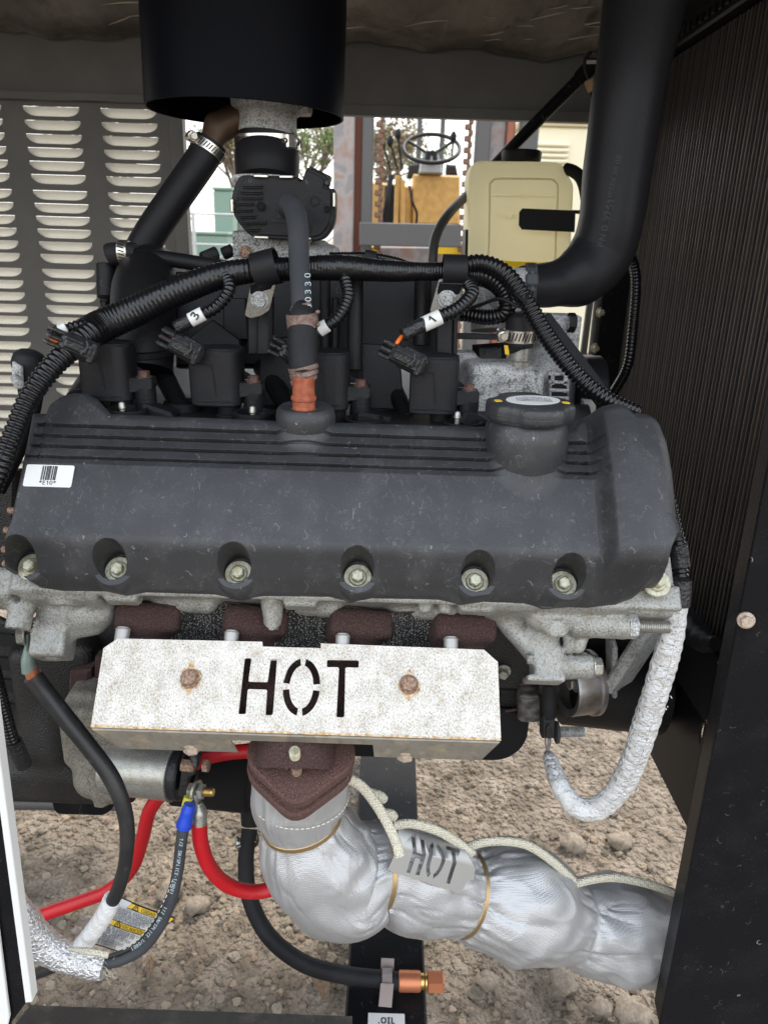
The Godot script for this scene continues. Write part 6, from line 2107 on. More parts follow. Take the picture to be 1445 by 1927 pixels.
	connector(o, Vector3(-0.1900,1.0627,-0.6720), Vector3(-0.1636,1.0484,-0.6750), Vector3.UP)
	connector(o, Vector3(0.0016,1.0588,-0.6750), Vector3(0.0326,1.0449,-0.6750), Vector3.UP)
	connector(o, Vector3(-0.2760,1.0644,-0.6450), Vector3(-0.2518,1.0498,-0.6600), Vector3.UP)
	connector(o, Vector3(-0.0964,1.0569,-0.6850), Vector3(-0.0723,1.0451,-0.6900), Vector3.UP)
	# rubber lined clips on their brackets
	for k in [[Vector3(-0.1118,1.1232,-0.7150), Vector3(1, 0.28, 0.05), 0.01457, Vector3(-0.1188,1.0971,-0.7220), 0.35], [Vector3(0.0583,1.1259,-0.7350), Vector3(1, 0.0, 0.0), 0.01248, Vector3(0.0525,1.1009,-0.7380), 0.05]]:
		var q := MB.new()
		var ax: Vector3 = k[1].normalized()
		lathe(q, [Vector2(k[2], -0.0105), Vector2(k[2] + 0.0012, -0.011), Vector2(k[2] + 0.0012, 0.011), Vector2(k[2], 0.0105)], k[0], ax, 36)
		var dn: Vector3 = (k[3] - k[0]).normalized()
		var sd: Vector3 = ax
		slab(q, [k[0] + dn * 0.012 - sd * 0.011 + Vector3(0, 0, 0.011), k[0] + dn * 0.012 + sd * 0.011 + Vector3(0, 0, 0.011), k[0] + dn * 0.028 + sd * 0.010 + Vector3(0, 0, 0.004), k[0] + dn * 0.028 - sd * 0.010 + Vector3(0, 0, 0.004)], 0.003, 0.0008)
		var cl := part("clip", q, M.big_hose, o)
		var pl := MB.new()
		var b := Basis(sd, -dn, sd.cross(-dn).normalized())
		prism(pl, roundpoly([Vector2(-0.0125, 0.018), Vector2(0.0125, 0.018), Vector2(0.0115, -0.013), Vector2(0.004, -0.0165), Vector2(-0.006, -0.0165), Vector2(-0.0125, -0.012)], 0.002), Transform3D(b, k[3] + b.z * 0.004), 0.0025, 0.0005)
		part("bracket", pl, M.zinc, cl)
		var bt := MB.new()
		cyl(bt, k[3] + b.z * 0.0065, k[3] + b.z * 0.0085, 0.0085)
		cyl(bt, k[3] + b.z * 0.0085, k[3] + b.z * 0.0115, 0.0062, 0.0056)
		part("bolt", bt, M.alu_dark, cl)
	# second loom crossing behind
	var m7 := MB.new()
	tube(m7, [Vector3(-0.0667,1.1321,-0.8600), Vector3(-0.0267,1.1333,-0.8600), Vector3(0.0020,1.1297,-0.8600), Vector3(0.0193,1.1248,-0.8600)], 0.00467, 14, 0.0008, corr(0.0035, 0.0009))
	part("rear_conduit", m7, M.conduit, o)
	var m8 := MB.new()
	cyl(m8, Vector3(-0.0288,1.1333,-0.8550), Vector3(-0.0163,1.1315,-0.8550), 0.00697)
	part("rear_clip", m8, M.rubber, o)


func upper() -> void:
	# air cleaner can
	var a := thing("air_cleaner", "large black cylindrical air cleaner can hanging above the throttle body", "air cleaner", Vector3(-0.1713,1.2812,-0.9700))
	var R := 0.11158
	var c0 := Vector3(-0.1713,1.2806,-0.9700)
	var mb := MB.new()
	lathe(mb, [Vector2(R - 0.001, 0.0), Vector2(R, 0.0005), Vector2(R, 0.26), Vector2(R - 0.01, 0.268), Vector2(0, 0.268)], c0, Vector3(0.02, 1, 0), 96)
	lathe(mb, [Vector2(R - 0.001, 0.0), Vector2(R - 0.002, 0.0008), Vector2(R - 0.002, 0.07), Vector2(0, 0.07)], c0, Vector3(0.02, 1, 0), 96)
	part("can", mb, M.can, a)
	var cs := MB.new()
	var oc := Vector3(-0.1454,1.2744,-0.9550)
	field(oc - Vector3(0.06, 0.05, 0.06), oc + Vector3(0.06, 0.08, 0.06), 0.0035)
	f_cyl(oc + Vector3(0, -0.032, 0), oc + Vector3(0, 0.07, 0), 0.0335, 0.002)
	f_cyl(oc + Vector3(0, 0.008, 0), oc + Vector3(0, 0.07, 0), 0.0395, 0.003)
	f_box(oc + Vector3(0.042, 0.02, 0.0), Vector3(0.018, 0.03, 0.03), Basis(), 0.004)
	f_box(oc + Vector3(0, 0.026, 0.036), Vector3(0.05, 0.02, 0.02), Basis(), 0.004)
	f_mesh(cs)
	part("outlet_casting", cs, M.alu_dark, a)
	var br := MB.new()
	var e0 := Vector3(-0.1769,1.2745,-0.9500)
	var e1 := Vector3(-0.1978,1.2636,-0.9450)
	var e2 := Vector3(-0.2060,1.2451,-0.9350)
	field(e2 - Vector3(0.05, 0.05, 0.05), e0 + Vector3(0.04, 0.05, 0.06), 0.003)
	f_cap(e0, e1, 0.016, 0.0165, 0.004)
	f_cap(e1, e2, 0.0155, 0.0125, 0.004)
	f_mesh(br)
	part("breather_elbow", br, M.copper_dark, a)
	# breather hose
	var h := thing("breather_hose", "black rubber hose slanting from the air cleaner elbow down to the left", "hose", Vector3(-0.2909,1.1319,-0.9000))
	var hm := MB.new()
	tube(hm, [Vector3(-0.2047,1.2473,-0.9350), Vector3(-0.2151,1.2292,-0.9300), Vector3(-0.2416,1.1923,-0.9200), Vector3(-0.2682,1.1551,-0.9100), Vector3(-0.2857,1.1274,-0.9050), Vector3(-0.2994,1.1031,-0.9000)], 0.01812, 26, 0.006)
	part("hose", hm, M.big_hose, h)
	clampband(h, Vector3(-0.2085,1.2398,-0.9320), Vector3(-0.2047,1.2473,-0.9350) - Vector3(-0.2151,1.2292,-0.9300), 0.01895, 0.011, Vector3(-0.9, 0.1, 0.6))
	var h2 := thing("vacuum_pipe", "black plastic pipe with clamped rubber end behind the harness", "pipe", Vector3(-0.2443,1.1233,-0.8400))
	var p2 := MB.new()
	tube(p2, [Vector3(-0.2775,1.1287,-0.8400), Vector3(-0.2552,1.1272,-0.8400), Vector3(-0.2330,1.1247,-0.8400), Vector3(-0.1863,1.1199,-0.8300), Vector3(-0.1458,1.1161,-0.8200)], [0.00684, 0.00684, 0.00799, 0.00789, 0.00668], 18, 0.005)
	part("pipe", p2, M.intake, h2)
	var p3 := MB.new()
	tube(p3, [Vector3(-0.2977,1.1276,-0.8400), Vector3(-0.2943,1.1282,-0.8400), Vector3(-0.2774,1.1298,-0.8400), Vector3(-0.2679,1.1295,-0.8400)], [0.01027, 0.01141, 0.01141, 0.01027], 24, 0.003)
	part("rubber_end", p3, M.rubber, h2)
	clampband(h2, Vector3(-0.2801,1.1302,-0.8400), Vector3.RIGHT, 0.01141, 0.0105, Vector3(0, -1, -0.3))
	# rubber sleeve and band
	var s := thing("intake_sleeve", "black rubber intake sleeve with steel worm clamp above the throttle body", "hose", Vector3(-0.1438,1.2211,-0.9400))
	var sm := MB.new()
	tube(sm, [Vector3(-0.1435,1.2573,-0.9520), Vector3(-0.1442,1.2440,-0.9500), Vector3(-0.1442,1.2347,-0.9450), Vector3(-0.1437,1.2255,-0.9400), Vector3(-0.1433,1.2097,-0.9350)], [0.03419, 0.03419, 0.03677, 0.03638, 0.03511], 40, 0.004)
	part("sleeve", sm, M.big_hose, s)
	clampband(s, Vector3(-0.1436,1.2496,-0.9510), Vector3(-0.02, 1, 0.02), 0.03645, 0.0155, Vector3(0.75, 0, 0.75))
	# throttle body
	var t := thing("throttle_body", "black ribbed throttle body cover with steel edge clips on a cast base", "throttle body", Vector3(-0.1150,1.1480,-0.8600))
	var pl := [Vector3(-0.1571,1.2087,-0.8450), Vector3(-0.0978,1.2088,-0.8450), Vector3(-0.0951,1.2059,-0.8450), Vector3(-0.0919,1.2065,-0.8450), Vector3(-0.0891,1.2170,-0.8450), Vector3(-0.0864,1.2180,-0.8450), Vector3(-0.0663,1.2091,-0.8450), Vector3(-0.0690,1.2006,-0.8450), Vector3(-0.0657,1.1986,-0.8450), Vector3(-0.0597,1.1983,-0.8450), Vector3(-0.0596,1.1775,-0.8450), Vector3(-0.0612,1.1630,-0.8450), Vector3(-0.0695,1.1508,-0.8450), Vector3(-0.0789,1.1469,-0.8450), Vector3(-0.1448,1.1477,-0.8450), Vector3(-0.1556,1.1563,-0.8450), Vector3(-0.1656,1.1700,-0.8450), Vector3(-0.1672,1.1868,-0.8450), Vector3(-0.1628,1.2000,-0.8450)]
	var q0: Vector3 = pl[0]
	var poly: Array = []
	for p in pl: poly.append(Vector2(p.x - q0.x, p.y - q0.y))
	var tb := MB.new()
	prism(tb, roundpoly(poly, 0.006), Transform3D(Basis(Vector3.RIGHT, Vector3.UP, Vector3.BACK), q0 + Vector3(0, 0, -0.03)), 0.030, 0.0025)
	part("cover", tb, M.plastic, t)
	var inset: Array = []
	var cc := Vector2.ZERO
	for p in poly: cc += p / poly.size()
	for p in poly: inset.append(cc + (p - cc) * 0.9)
	var tb2 := MB.new()
	prism(tb2, roundpoly(inset, 0.008), Transform3D(Basis(), q0 + Vector3(0, 0, -0.001)), 0.004, 0.0012)
	part("raised_face", tb2, M.plastic, t)
	for k in 8:
		var y0 := 347.0 + k * 11.5
		var rb := MB.new()
		var l0: Vector3 = [Vector3(-0.1538,1.1981,-0.8430), Vector3(-0.1572,1.1930,-0.8430), Vector3(-0.1602,1.1874,-0.8430), Vector3(-0.1609,1.1818,-0.8430), Vector3(-0.1612,1.1757,-0.8430), Vector3(-0.1597,1.1695,-0.8430), Vector3(-0.1572,1.1634,-0.8430), Vector3(-0.1530,1.1573,-0.8430)][k]
		var l1: Vector3 = [Vector3(-0.1336,1.1987,-0.8430), Vector3(-0.1338,1.1931,-0.8430), Vector3(-0.1339,1.1881,-0.8430), Vector3(-0.1434,1.1823,-0.8430), Vector3(-0.1447,1.1761,-0.8430), Vector3(-0.1415,1.1701,-0.8430), Vector3(-0.1307,1.1642,-0.8430), Vector3(-0.1375,1.1578,-0.8430)][k]
		bar(rb, l0 + Vector3(0, 0, 0.004), l1 + Vector3(0, 0, 0.004), 0.0016, 0.003, Vector3.UP, 0.0003)
		bar(rb, l0 + Vector3(0, -0.0018, 0.0032), l1 + Vector3(0, -0.0018, 0.0032), 0.0012, 0.002, Vector3.UP, 0.0003)
		part("rib", rb, M.plastic, t)
	for q in [[Vector3(-0.1358,1.1793,-0.8395), 0.0045], [Vector3(-0.0674,1.1786,-0.8395), 0.0032]]:
		var mk := MB.new()
		ring(mk, q[0], q[0] + Vector3(0, 0, 0.0006), q[1], q[1] * 0.72)
		cyl(mk, q[0] + Vector3(0, 0, -0.0005), q[0] + Vector3(0, 0, 0.0003), q[1] * 0.72)
		part("hole", mk, M.void, t)
	for q in [[Vector3(-0.0800,1.1859,-0.8395), 0.0046], [Vector3(-0.1073,1.1801,-0.8395), 0.0062], [Vector3(-0.0878,1.1586,-0.8395), 0.0046]]:
		var mk := MB.new()
		ring(mk, q[0], q[0] + Vector3(0, 0, 0.0004), q[1], q[1] * 0.88)
		part("moulded_ring", mk, M.void, t)
	for q in [[Vector3(-0.1424,1.2078,-0.8420), Vector3(-0.1278,1.2077,-0.8420)], [Vector3(-0.1165,1.2076,-0.8420), Vector3(-0.1024,1.2079,-0.8420)], [Vector3(-0.1655,1.1857,-0.8420), Vector3(-0.1655,1.1724,-0.8420)], [Vector3(-0.0606,1.1946,-0.8420), Vector3(-0.0605,1.1804,-0.8420)], [Vector3(-0.1436,1.1493,-0.8420), Vector3(-0.1286,1.1492,-0.8420)], [Vector3(-0.0892,1.1492,-0.8420), Vector3(-0.0842,1.1494,-0.8420)]]:
		var mk := MB.new()
		bar(mk, q[0] + Vector3(0, 0, 0.001), q[1] + Vector3(0, 0, 0.001), 0.0032, 0.006, Vector3.UP if abs(q[0].x - q[1].x) > 0.005 else Vector3.RIGHT, 0.0008)
		part("edge_clip", mk, M.band_steel, t)
	lettering("lettering", "BOS", 0.0028, Transform3D(Basis(), Vector3(-0.1146,1.1702,-0.8392)), M.hose, t, true)
	lettering("lettering", "Made in", 0.0024, Transform3D(Basis(), Vector3(-0.1163,1.1660,-0.8392)), M.hose, t)
	var cn := MB.new()
	slab(cn, [Vector3(-0.0907,1.2161,-0.8600), Vector3(-0.0874,1.2203,-0.8600), Vector3(-0.0659,1.2113,-0.8600), Vector3(-0.0691,1.2005,-0.8600), Vector3(-0.0935,1.2069,-0.8600)], 0.03, 0.002)
	bar(cn, Vector3(-0.0684,1.2069,-0.8500), Vector3(-0.0683,1.2009,-0.8500), 0.006, 0.012, Vector3.RIGHT, 0.001)
	part("connector_socket", cn, M.black_plug, t)
	var ear := MB.new()
	ring(ear, Vector3(-0.1653,1.2047,-0.8700), Vector3(-0.1634,1.2040,-0.8600), 0.006, 0.0028)
	part("mounting_ear", ear, M.alu_dark, t)
	field(Vector3(-0.175, Vector3(-0.1373,1.1117,-0.8700).y, -0.99), Vector3(-0.015, Vector3(-0.1348,1.2132,-0.8700).y, -0.86), 0.004)
	var bc := Vector3(-0.1432,1.1815,-0.9300)
	f_cyl(bc - Vector3(0, 0.075, 0), bc + Vector3(0, 0.04, 0), 0.036, 0.003)
	f_box(Vector3(-0.1393,1.1301,-0.9250), Vector3(0.085, 0.05, 0.10), Basis(), 0.005, 0.008)
	f_cyl(Vector3(-0.1677,1.1522,-0.9000), Vector3(-0.1684,1.1325,-0.9000), 0.009, 0.002, 0.004)
	f_cyl(Vector3(-0.0817,1.1479,-0.9000), Vector3(-0.0817,1.1321,-0.9000), 0.010, 0.002, 0.004)
	f_cap(Vector3(-0.0887,1.1323,-0.8800), Vector3(-0.0668,1.1337,-0.9000), 0.011, 0.010, 0.004)
	var tm := MB.new()
	f_mesh(tm)
	part("base_casting", tm, M.alu_dark, t)
	var bt2 := MB.new()
	hexhead(bt2, Vector3(-0.1585,1.1337,-0.8720), Vector3(0, 0, 1), 0.006, 0.004, 0.007)
	part("bolt", bt2, M.rusty_bolt, t)
	var bx := MB.new()
	cyl(bx, Vector3(-0.1784,1.1350,-0.9000), Vector3(-0.1894,1.1302,-0.9000), 0.007)
	cyl(bx, Vector3(-0.1944,1.1302,-0.8900), Vector3(-0.2088,1.1256,-0.8800), 0.00846, 0.00657)
	part("vacuum_cap", bx, M.rubber, t)
	# crankcase hose
	var k := thing("crankcase_hose", "grey crankcase hose on an orange fitting rising from the valve cover", "hose", Vector3(-0.0725,1.0086,-0.6450))
	var km := MB.new()
	tube(km, [Vector3(-0.0740,1.0682,-0.6550), Vector3(-0.0770,1.1012,-0.6800), Vector3(-0.0820,1.1309,-0.7100), Vector3(-0.0855,1.1577,-0.7350), Vector3(-0.0918,1.1737,-0.7600), Vector3(-0.0999,1.1802,-0.7900), Vector3(-0.1065,1.1773,-0.8200)], [0.00852, 0.00877, 0.00916, 0.00948, 0.00981, 0.01019, 0.01002], 26, 0.006)
	part("hose", km, M.hose, k)
	var ks := MB.new()
	tube(ks, [Vector3(-0.0713,1.0425,-0.6450), Vector3(-0.0718,1.0472,-0.6460), Vector3(-0.0739,1.0853,-0.6600), Vector3(-0.0746,1.0895,-0.6620)], [0.01095, 0.01228, 0.01255, 0.01124], 30, 0.004)
	part("outer_sleeve", ks, M.rubber, k)
	for q in [[Vector3(-0.0738,1.0836,-0.6590), 0.01345, 0.012], [Vector3(-0.0752,1.0915,-0.6640), 0.00941, 0.006], [Vector3(-0.0753,1.0953,-0.6650), 0.00903, 0.004], [Vector3(-0.0719,1.0462,-0.6465), 0.01292, 0.0045], [Vector3(-0.0713,1.0416,-0.6450), 0.01226, 0.0045], [Vector3(-0.0713,1.0367,-0.6445), 0.01183, 0.004]]:
		var rm := MB.new()
		ring(rm, q[0] + Vector3(0.0006, -q[2] / 2, 0), q[0] + Vector3(-0.0006, q[2] / 2, 0), q[1], q[1] - 0.002, 36)
		part("crimp_band", rm, M.crimp, k)
	var te := MB.new()
	bar(te, Vector3(-0.0622,1.0913,-0.6550), Vector3(-0.0586,1.0923,-0.6550), 0.003, 0.005)
	bar(te, Vector3(-0.0610,1.0812,-0.6520), Vector3(-0.0584,1.0821,-0.6520), 0.003, 0.005)
	part("crimp_tab", te, M.crimp, k)
	var of := MB.new()
	var f0 := Vector3(-0.0711,1.0081,-0.6410)
	lathe(of, [Vector2(0.0, 0), Vector2(0.0132, 0), Vector2(0.0138, 0.0006), Vector2(0.0138, 0.0035), Vector2(0.0132, 0.0042), Vector2(0.0098, 0.005), Vector2(0.0096, 0.0115), Vector2(0.0108, 0.0125), Vector2(0.0108, 0.0145), Vector2(0.0094, 0.016), Vector2(0.0094, 0.032), Vector2(0.0, 0.032)], f0, Vector3(0, 1, 0.03), 40)
	box(of, f0 + Vector3(0.002, 0.002, 0.0138), Vector3(0.007, 0.004, 0.002), Basis(), 0.0005)
	part("orange_fitting", of, M.orange_plastic, k)
	var lt := ["6", "0", "3", "3", "0"]
	for j in 5:
		var q: Vector3 = [Vector3(-0.0684,1.0955,-0.6595), Vector3(-0.0693,1.1012,-0.6640), Vector3(-0.0697,1.1070,-0.6680), Vector3(-0.0701,1.1133,-0.6720), Vector3(-0.0709,1.1200,-0.6760)][j]
		lettering("lettering", lt[j], 0.0055, Transform3D(Basis(Vector3(0, 1, 0), Vector3(-0.86, 0, 0.5), Vector3(0.5, 0, 0.86)), q + Vector3(0, 0, 0.0008)), M.pale_print, k)
	# coolant tank
	var w := thing("coolant_tank", "translucent pale yellow coolant tank with black cap in the far opening", "coolant tank", Vector3(0.2166,1.1068,-1.3600))
	var wp := [Vector3(0.1256,1.0972,-1.3200), Vector3(0.1190,1.2508,-1.3200), Vector3(0.1246,1.2679,-1.3200), Vector3(0.1327,1.2727,-1.3200), Vector3(0.2587,1.2746,-1.3200), Vector3(0.2703,1.2688,-1.3200), Vector3(0.2728,1.2611,-1.3200), Vector3(0.2874,1.2437,-1.3200), Vector3(0.2887,1.2320,-1.3200), Vector3(0.2972,1.0936,-1.3200)]
	var w0: Vector3 = wp[0]
	var wq: Array = []
	for p in wp: wq.append(Vector2(p.x - w0.x, p.y - w0.y))
	var wm := MB.new()
	prism(wm, roundpoly(wq, 0.012, 5), Transform3D(Basis(), w0 + Vector3(0, 0, -0.09)), 0.09, 0.008)
	part("tank", wm, M.tank, w)
	var em := MB.new()
	tube(em, [Vector3(0.1595,1.1024,-1.3190), Vector3(0.1575,1.1644,-1.3190), Vector3(0.1536,1.2282,-1.3190), Vector3(0.1536,1.2400,-1.3190), Vector3(0.1582,1.2456,-1.3190), Vector3(0.1725,1.2475,-1.3190), Vector3(0.2443,1.2487,-1.3190), Vector3(0.2546,1.2474,-1.3190), Vector3(0.2602,1.2421,-1.3190), Vector3(0.2624,1.2296,-1.3190), Vector3(0.2663,1.1674,-1.3190), Vector3(0.2702,1.1056,-1.3190)], 0.0016, 8, 0.01)
	bar(em, Vector3(0.1583,1.2213,-1.3185), Vector3(0.1992,1.2216,-1.3185), 0.0011, 0.001, Vector3.UP, 0.0003)
	bar(em, Vector3(0.2179,1.2221,-1.3185), Vector3(0.2579,1.2224,-1.3185), 0.0011, 0.001, Vector3.UP, 0.0003)
	part("moulded_rib", em, M.tank, w)
	lettering("lettering", "HOT", 0.008, Transform3D(Basis(), Vector3(0.2077,1.2218,-1.3185)), M.tank_print, w)
	lettering("lettering", "U.S.P", 0.009, Transform3D(Basis(), Vector3(0.1839,1.1902,-1.3185)), M.tank_print, w)
	var cm := MB.new()
	var cp := Vector3(0.2061,1.2768,-1.3600)
	lathe(cm, [Vector2(0.028, -0.004), Vector2(0.0315, 0.0), Vector2(0.0325, 0.013), Vector2(0.030, 0.016), Vector2(0, 0.0165)], cp, Vector3.UP, 40)
	part("cap", cm, M.black, w)
	var yl := MB.new()
	slab(yl, [Vector3(0.1269,1.0974,-1.3160), Vector3(0.2954,1.0938,-1.3160), Vector3(0.2932,1.1222,-1.3160), Vector3(0.1261,1.1241,-1.3160)], 0.003, 0.0008)
	part("coolant_level", yl, M.coolant, w)
	var bk2 := MB.new()
	slab(bk2, [Vector3(0.2039,1.2032,-1.2900), Vector3(0.2878,1.2024,-1.2900), Vector3(0.2898,1.1703,-1.2900), Vector3(0.2059,1.1719,-1.2900), Vector3(0.2003,1.1781,-1.2900), Vector3(0.1994,1.1977,-1.2900)], 0.004, 0.001)
	slab(bk2, [Vector3(0.2844,1.1977,-1.2910), Vector3(0.3440,1.1986,-1.3200), Vector3(0.3432,1.2050,-1.3200), Vector3(0.2838,1.2031,-1.2910)], 0.004, 0.001)
	part("strap", bk2, M.black, w)
	var sb := MB.new()
	slab(sb, [Vector3(0.1236,1.0799,-1.3250), Vector3(0.1289,1.0801,-1.3250), Vector3(0.1239,1.1700,-1.3250), Vector3(0.1196,1.1699,-1.3250)], 0.06, 0.001)
	part("side_bracket", sb, M.black_paint, w)
	var oh := MB.new()
	tube(oh, [Vector3(0.2737,1.2651,-1.3300), Vector3(0.2837,1.2614,-1.3200), Vector3(0.2943,1.2517,-1.3100), Vector3(0.3007,1.2343,-1.3000), Vector3(0.3067,1.2119,-1.3000)], 0.0095, 16, 0.006)
	part("outlet_hose", oh, M.rubber, w)
	var gh := MB.new()
	tube(gh, [Vector3(0.0671,1.0683,-1.2200), Vector3(0.0627,1.1229,-1.2200), Vector3(0.0669,1.1575,-1.2400), Vector3(0.0858,1.1895,-1.2800), Vector3(0.1246,1.2259,-1.3800), Vector3(0.1509,1.2471,-1.4300)], 0.0075, 16, 0.008)
	solo("overflow_hose", gh, M.mast_dark, "thin grey hose curving up behind the left of the coolant tank", "hose")
	var rd := MB.new()
	cyl(rd, Vector3(0.1704,1.2762,-1.4200), Vector3(0.2891,1.4016,-1.3000), 0.0095)
	cyl(rd, Vector3(0.2769,1.3890,-1.3100), Vector3(0.2974,1.4111,-1.2900), 0.012)
	solo("prop_rod", rd, M.black_paint, "straight black prop rod running up diagonally to the header", "rod")
	var sn := thing("wire_plug", "small black plug with thin wire and tan sleeve beside the large hose", "wire plug", Vector3(0.2730,1.3616,-1.2000))
	var sm2 := MB.new()
	slab(sm2, [Vector3(0.2504,1.3823,-1.1500), Vector3(0.2742,1.3830,-1.1500), Vector3(0.2727,1.3952,-1.1500), Vector3(0.2520,1.3922,-1.1500)], 0.03, 0.003)
	part("plug", sm2, M.black_plug, sn)
	var wr := MB.new()
	tube(wr, [Vector3(0.2549,1.3911,-1.1500), Vector3(0.2481,1.3835,-1.1500), Vector3(0.2487,1.3724,-1.1500), Vector3(0.2553,1.3589,-1.1500), Vector3(0.2595,1.3385,-1.1400), Vector3(0.2634,1.3151,-1.1300)], 0.0022, 8, 0.006)
	part("wire", wr, M.black, sn)
	var ts := MB.new()
	cyl(ts, Vector3(0.2537,1.3571,-1.1400), Vector3(0.2596,1.3435,-1.1400), 0.007, 0.006)
	part("tan_sleeve", ts, M.cork, sn)


func right_side() -> void:
	var h := thing("radiator_hose", "thick black upper radiator hose bending down to the engine", "hose", Vector3(0.1422,1.1096,-0.8000))
	var hm := MB.new()
	tube(hm, [Vector3(0.2452,1.4397,-0.9000), Vector3(0.2476,1.3859,-0.9000), Vector3(0.2380,1.3110,-0.8800), Vector3(0.2332,1.2358,-0.8700), Vector3(0.2297,1.1735,-0.8600), Vector3(0.2224,1.1414,-0.8600), Vector3(0.2010,1.1194,-0.8500), Vector3(0.1715,1.1109,-0.8400), Vector3(0.1375,1.1084,-0.8200)], [0.04400, 0.04095, 0.03645, 0.03545, 0.03329, 0.03387, 0.03117, 0.02339, 0.02116], 44, 0.006)
	part("hose", hm, M.big_hose, h)
	var n2 := MB.new()
	tube(n2, [Vector3(0.1487,1.1095,-0.8250), Vector3(0.1222,1.1085,-0.8100), Vector3(0.1048,1.1060,-0.8000)], [0.01893, 0.01815, 0.01847], 32, 0.006)
	part("outlet_neck", n2, M.alu_dark, h)
	clampband(h, Vector3(0.1440,1.1089,-0.8230), Vector3(1, 0.02, 0.1), 0.02227, 0.012, Vector3(0, 0.3, 1), M.hose)
	var tb := Basis(Vector3(0.13, 0.99, 0), Vector3(-0.95, 0.1, 0.2), Vector3(0, 0, 1))
	for q in [["PN 0.3751", Vector3(0.2139,1.1722,-0.8170), 0.0075], ["TIE 16 WEEK 36 08", Vector3(0.2167,1.2046,-0.8230), 0.0055]]:
		lettering("lettering", q[0], q[2], Transform3D(Basis(Vector3(0.12, 0.99, 0.0), Vector3(-0.93, 0.11, 0.33), Vector3(0.33, -0.04, 0.94)), q[1]), M.faint, h)
	# alternator and its castings
	var a := thing("alternator", "grey cast alternator housing with vent slots behind the oil filler cap", "alternator", Vector3(0.1549,0.9947,-0.7800))
	var lo := Vector3(0.055, 0.90, -0.93)
	field(lo, Vector3(0.30, 1.16, -0.73), 0.0042)
	f_cyl(Vector3(0.1531,0.9894,-0.8500), Vector3(0.1931,0.9944,-0.8300), 0.062, 0.008, 0.006)
	f_box(Vector3(0.1092,1.0081,-0.7750), Vector3(0.065, 0.06, 0.05), Basis(Vector3.UP, 0.2), 0.006, 0.006)
	f_box(Vector3(0.0968,1.0059,-0.7850), Vector3(0.05, 0.05, 0.03), Basis(Vector3.BACK, -0.12), 0.006, 0.004)
	f_box(Vector3(0.1310,1.0090,-0.7650), Vector3(0.046, 0.05, 0.04), Basis(), 0.006, 0.003)
	f_box(Vector3(0.1760,1.0554,-0.8200), Vector3(0.045, 0.055, 0.03), Basis(), 0.004, 0.006)
	f_cap(Vector3(0.1743,1.0442,-0.8200), Vector3(0.1644,1.0117,-0.8100), 0.016, 0.03, 0.01)
	f_box(Vector3(0.0752,1.0192,-0.8000), Vector3(0.03, 0.05, 0.03), Basis(), 0.004, 0.006)
	var am := MB.new()
	f_mesh(am)
	part("housing", am, M.alu_dark, a)
	for k in 3:
		var vm := MB.new()
		box(vm, [Vector3(0.1710,1.0237,-0.7710), Vector3(0.1722,1.0158,-0.7700), Vector3(0.1733,1.0079,-0.7690)][k], Vector3(0.016, 0.0045, 0.012), Basis(), 0.0005)
		part("vent_slot", vm, M.void, a)
	var vf := MB.new()
	for k in 4:
		box(vf, [Vector3(0.1701,1.0283,-0.7690), Vector3(0.1713,1.0202,-0.7680), Vector3(0.1725,1.0123,-0.7670), Vector3(0.1736,1.0047,-0.7660)][k], Vector3(0.02, 0.0035, 0.008), Basis(), 0.0008)
	box(vf, Vector3(0.1652,1.0165,-0.7680), Vector3(0.004, 0.03, 0.008), Basis(), 0.001)
	box(vf, Vector3(0.1786,1.0169,-0.7680), Vector3(0.005, 0.03, 0.008), Basis(), 0.001)
	part("vent_frame", vf, M.alu_dark, a)
	var bh := MB.new()
	hexhead(bh, Vector3(0.1824,1.0757,-0.8000), Vector3.RIGHT, 0.010, 0.008)
	part("bolt", bh, M.black_paint, a)
	var nk := MB.new()
	lathe(nk, [Vector2(0.0125, 0), Vector2(0.0125, 0.006), Vector2(0.0105, 0.0075), Vector2(0.0105, 0.03), Vector2(0, 0.03)], Vector3(0.1293,1.0346,-0.7650), Vector3(0.02, 1, 0.03), 28)
	part("spigot", nk, M.zinc, a)
	var cp := thing("rubber_cap", "black rubber cap clamped on the alternator spigot with a slotted band", "cap", Vector3(0.1293,1.0530,-0.7650))
	var cm := MB.new()
	tube(cm, [Vector3(0.1293,1.0530,-0.7650), Vector3(0.1290,1.0556,-0.7650), Vector3(0.1278,1.0761,-0.7650), Vector3(0.1277,1.0827,-0.7650), Vector3(0.1273,1.0867,-0.7650), Vector3(0.1272,1.0877,-0.7650)], [0.01299, 0.01403, 0.01429, 0.01403, 0.01143, 0.00727], 32, 0.002)
	part("cap", cm, M.plastic, cp)
	clampband(cp, Vector3(0.1282,1.0653,-0.7650), Vector3(0.0, 1, 0.03), 0.01506, 0.0125, Vector3(-1, 0, 0.15))
	var lc := thing("rubber_cap", "black domed rubber cap with clamp at the far left beside the louvred panel", "cap", Vector3(-0.3230,1.0009,-0.6800))
	var lcm := MB.new()
	tube(lcm, [Vector3(-0.3208,1.0107,-0.6800), Vector3(-0.3205,1.0203,-0.6800), Vector3(-0.3207,1.0298,-0.6800), Vector3(-0.3206,1.0384,-0.6800), Vector3(-0.3201,1.0459,-0.6800), Vector3(-0.3196,1.0492,-0.6800)], [0.01201, 0.01247, 0.01385, 0.01478, 0.01247, 0.00693], 32, 0.002)
	part("cap", lcm, M.rubber, lc)
	var lcc := MB.new()
	slab(lcc, [Vector3(-0.3314,1.0217,-0.6650), Vector3(-0.3209,1.0201,-0.6600), Vector3(-0.3195,1.0377,-0.6600), Vector3(-0.3278,1.0413,-0.6650)], 0.004, 0.001)
	cyl(lcc, Vector3(-0.3246,1.0274,-0.6600), Vector3(-0.3152,1.0248,-0.6450), 0.004)
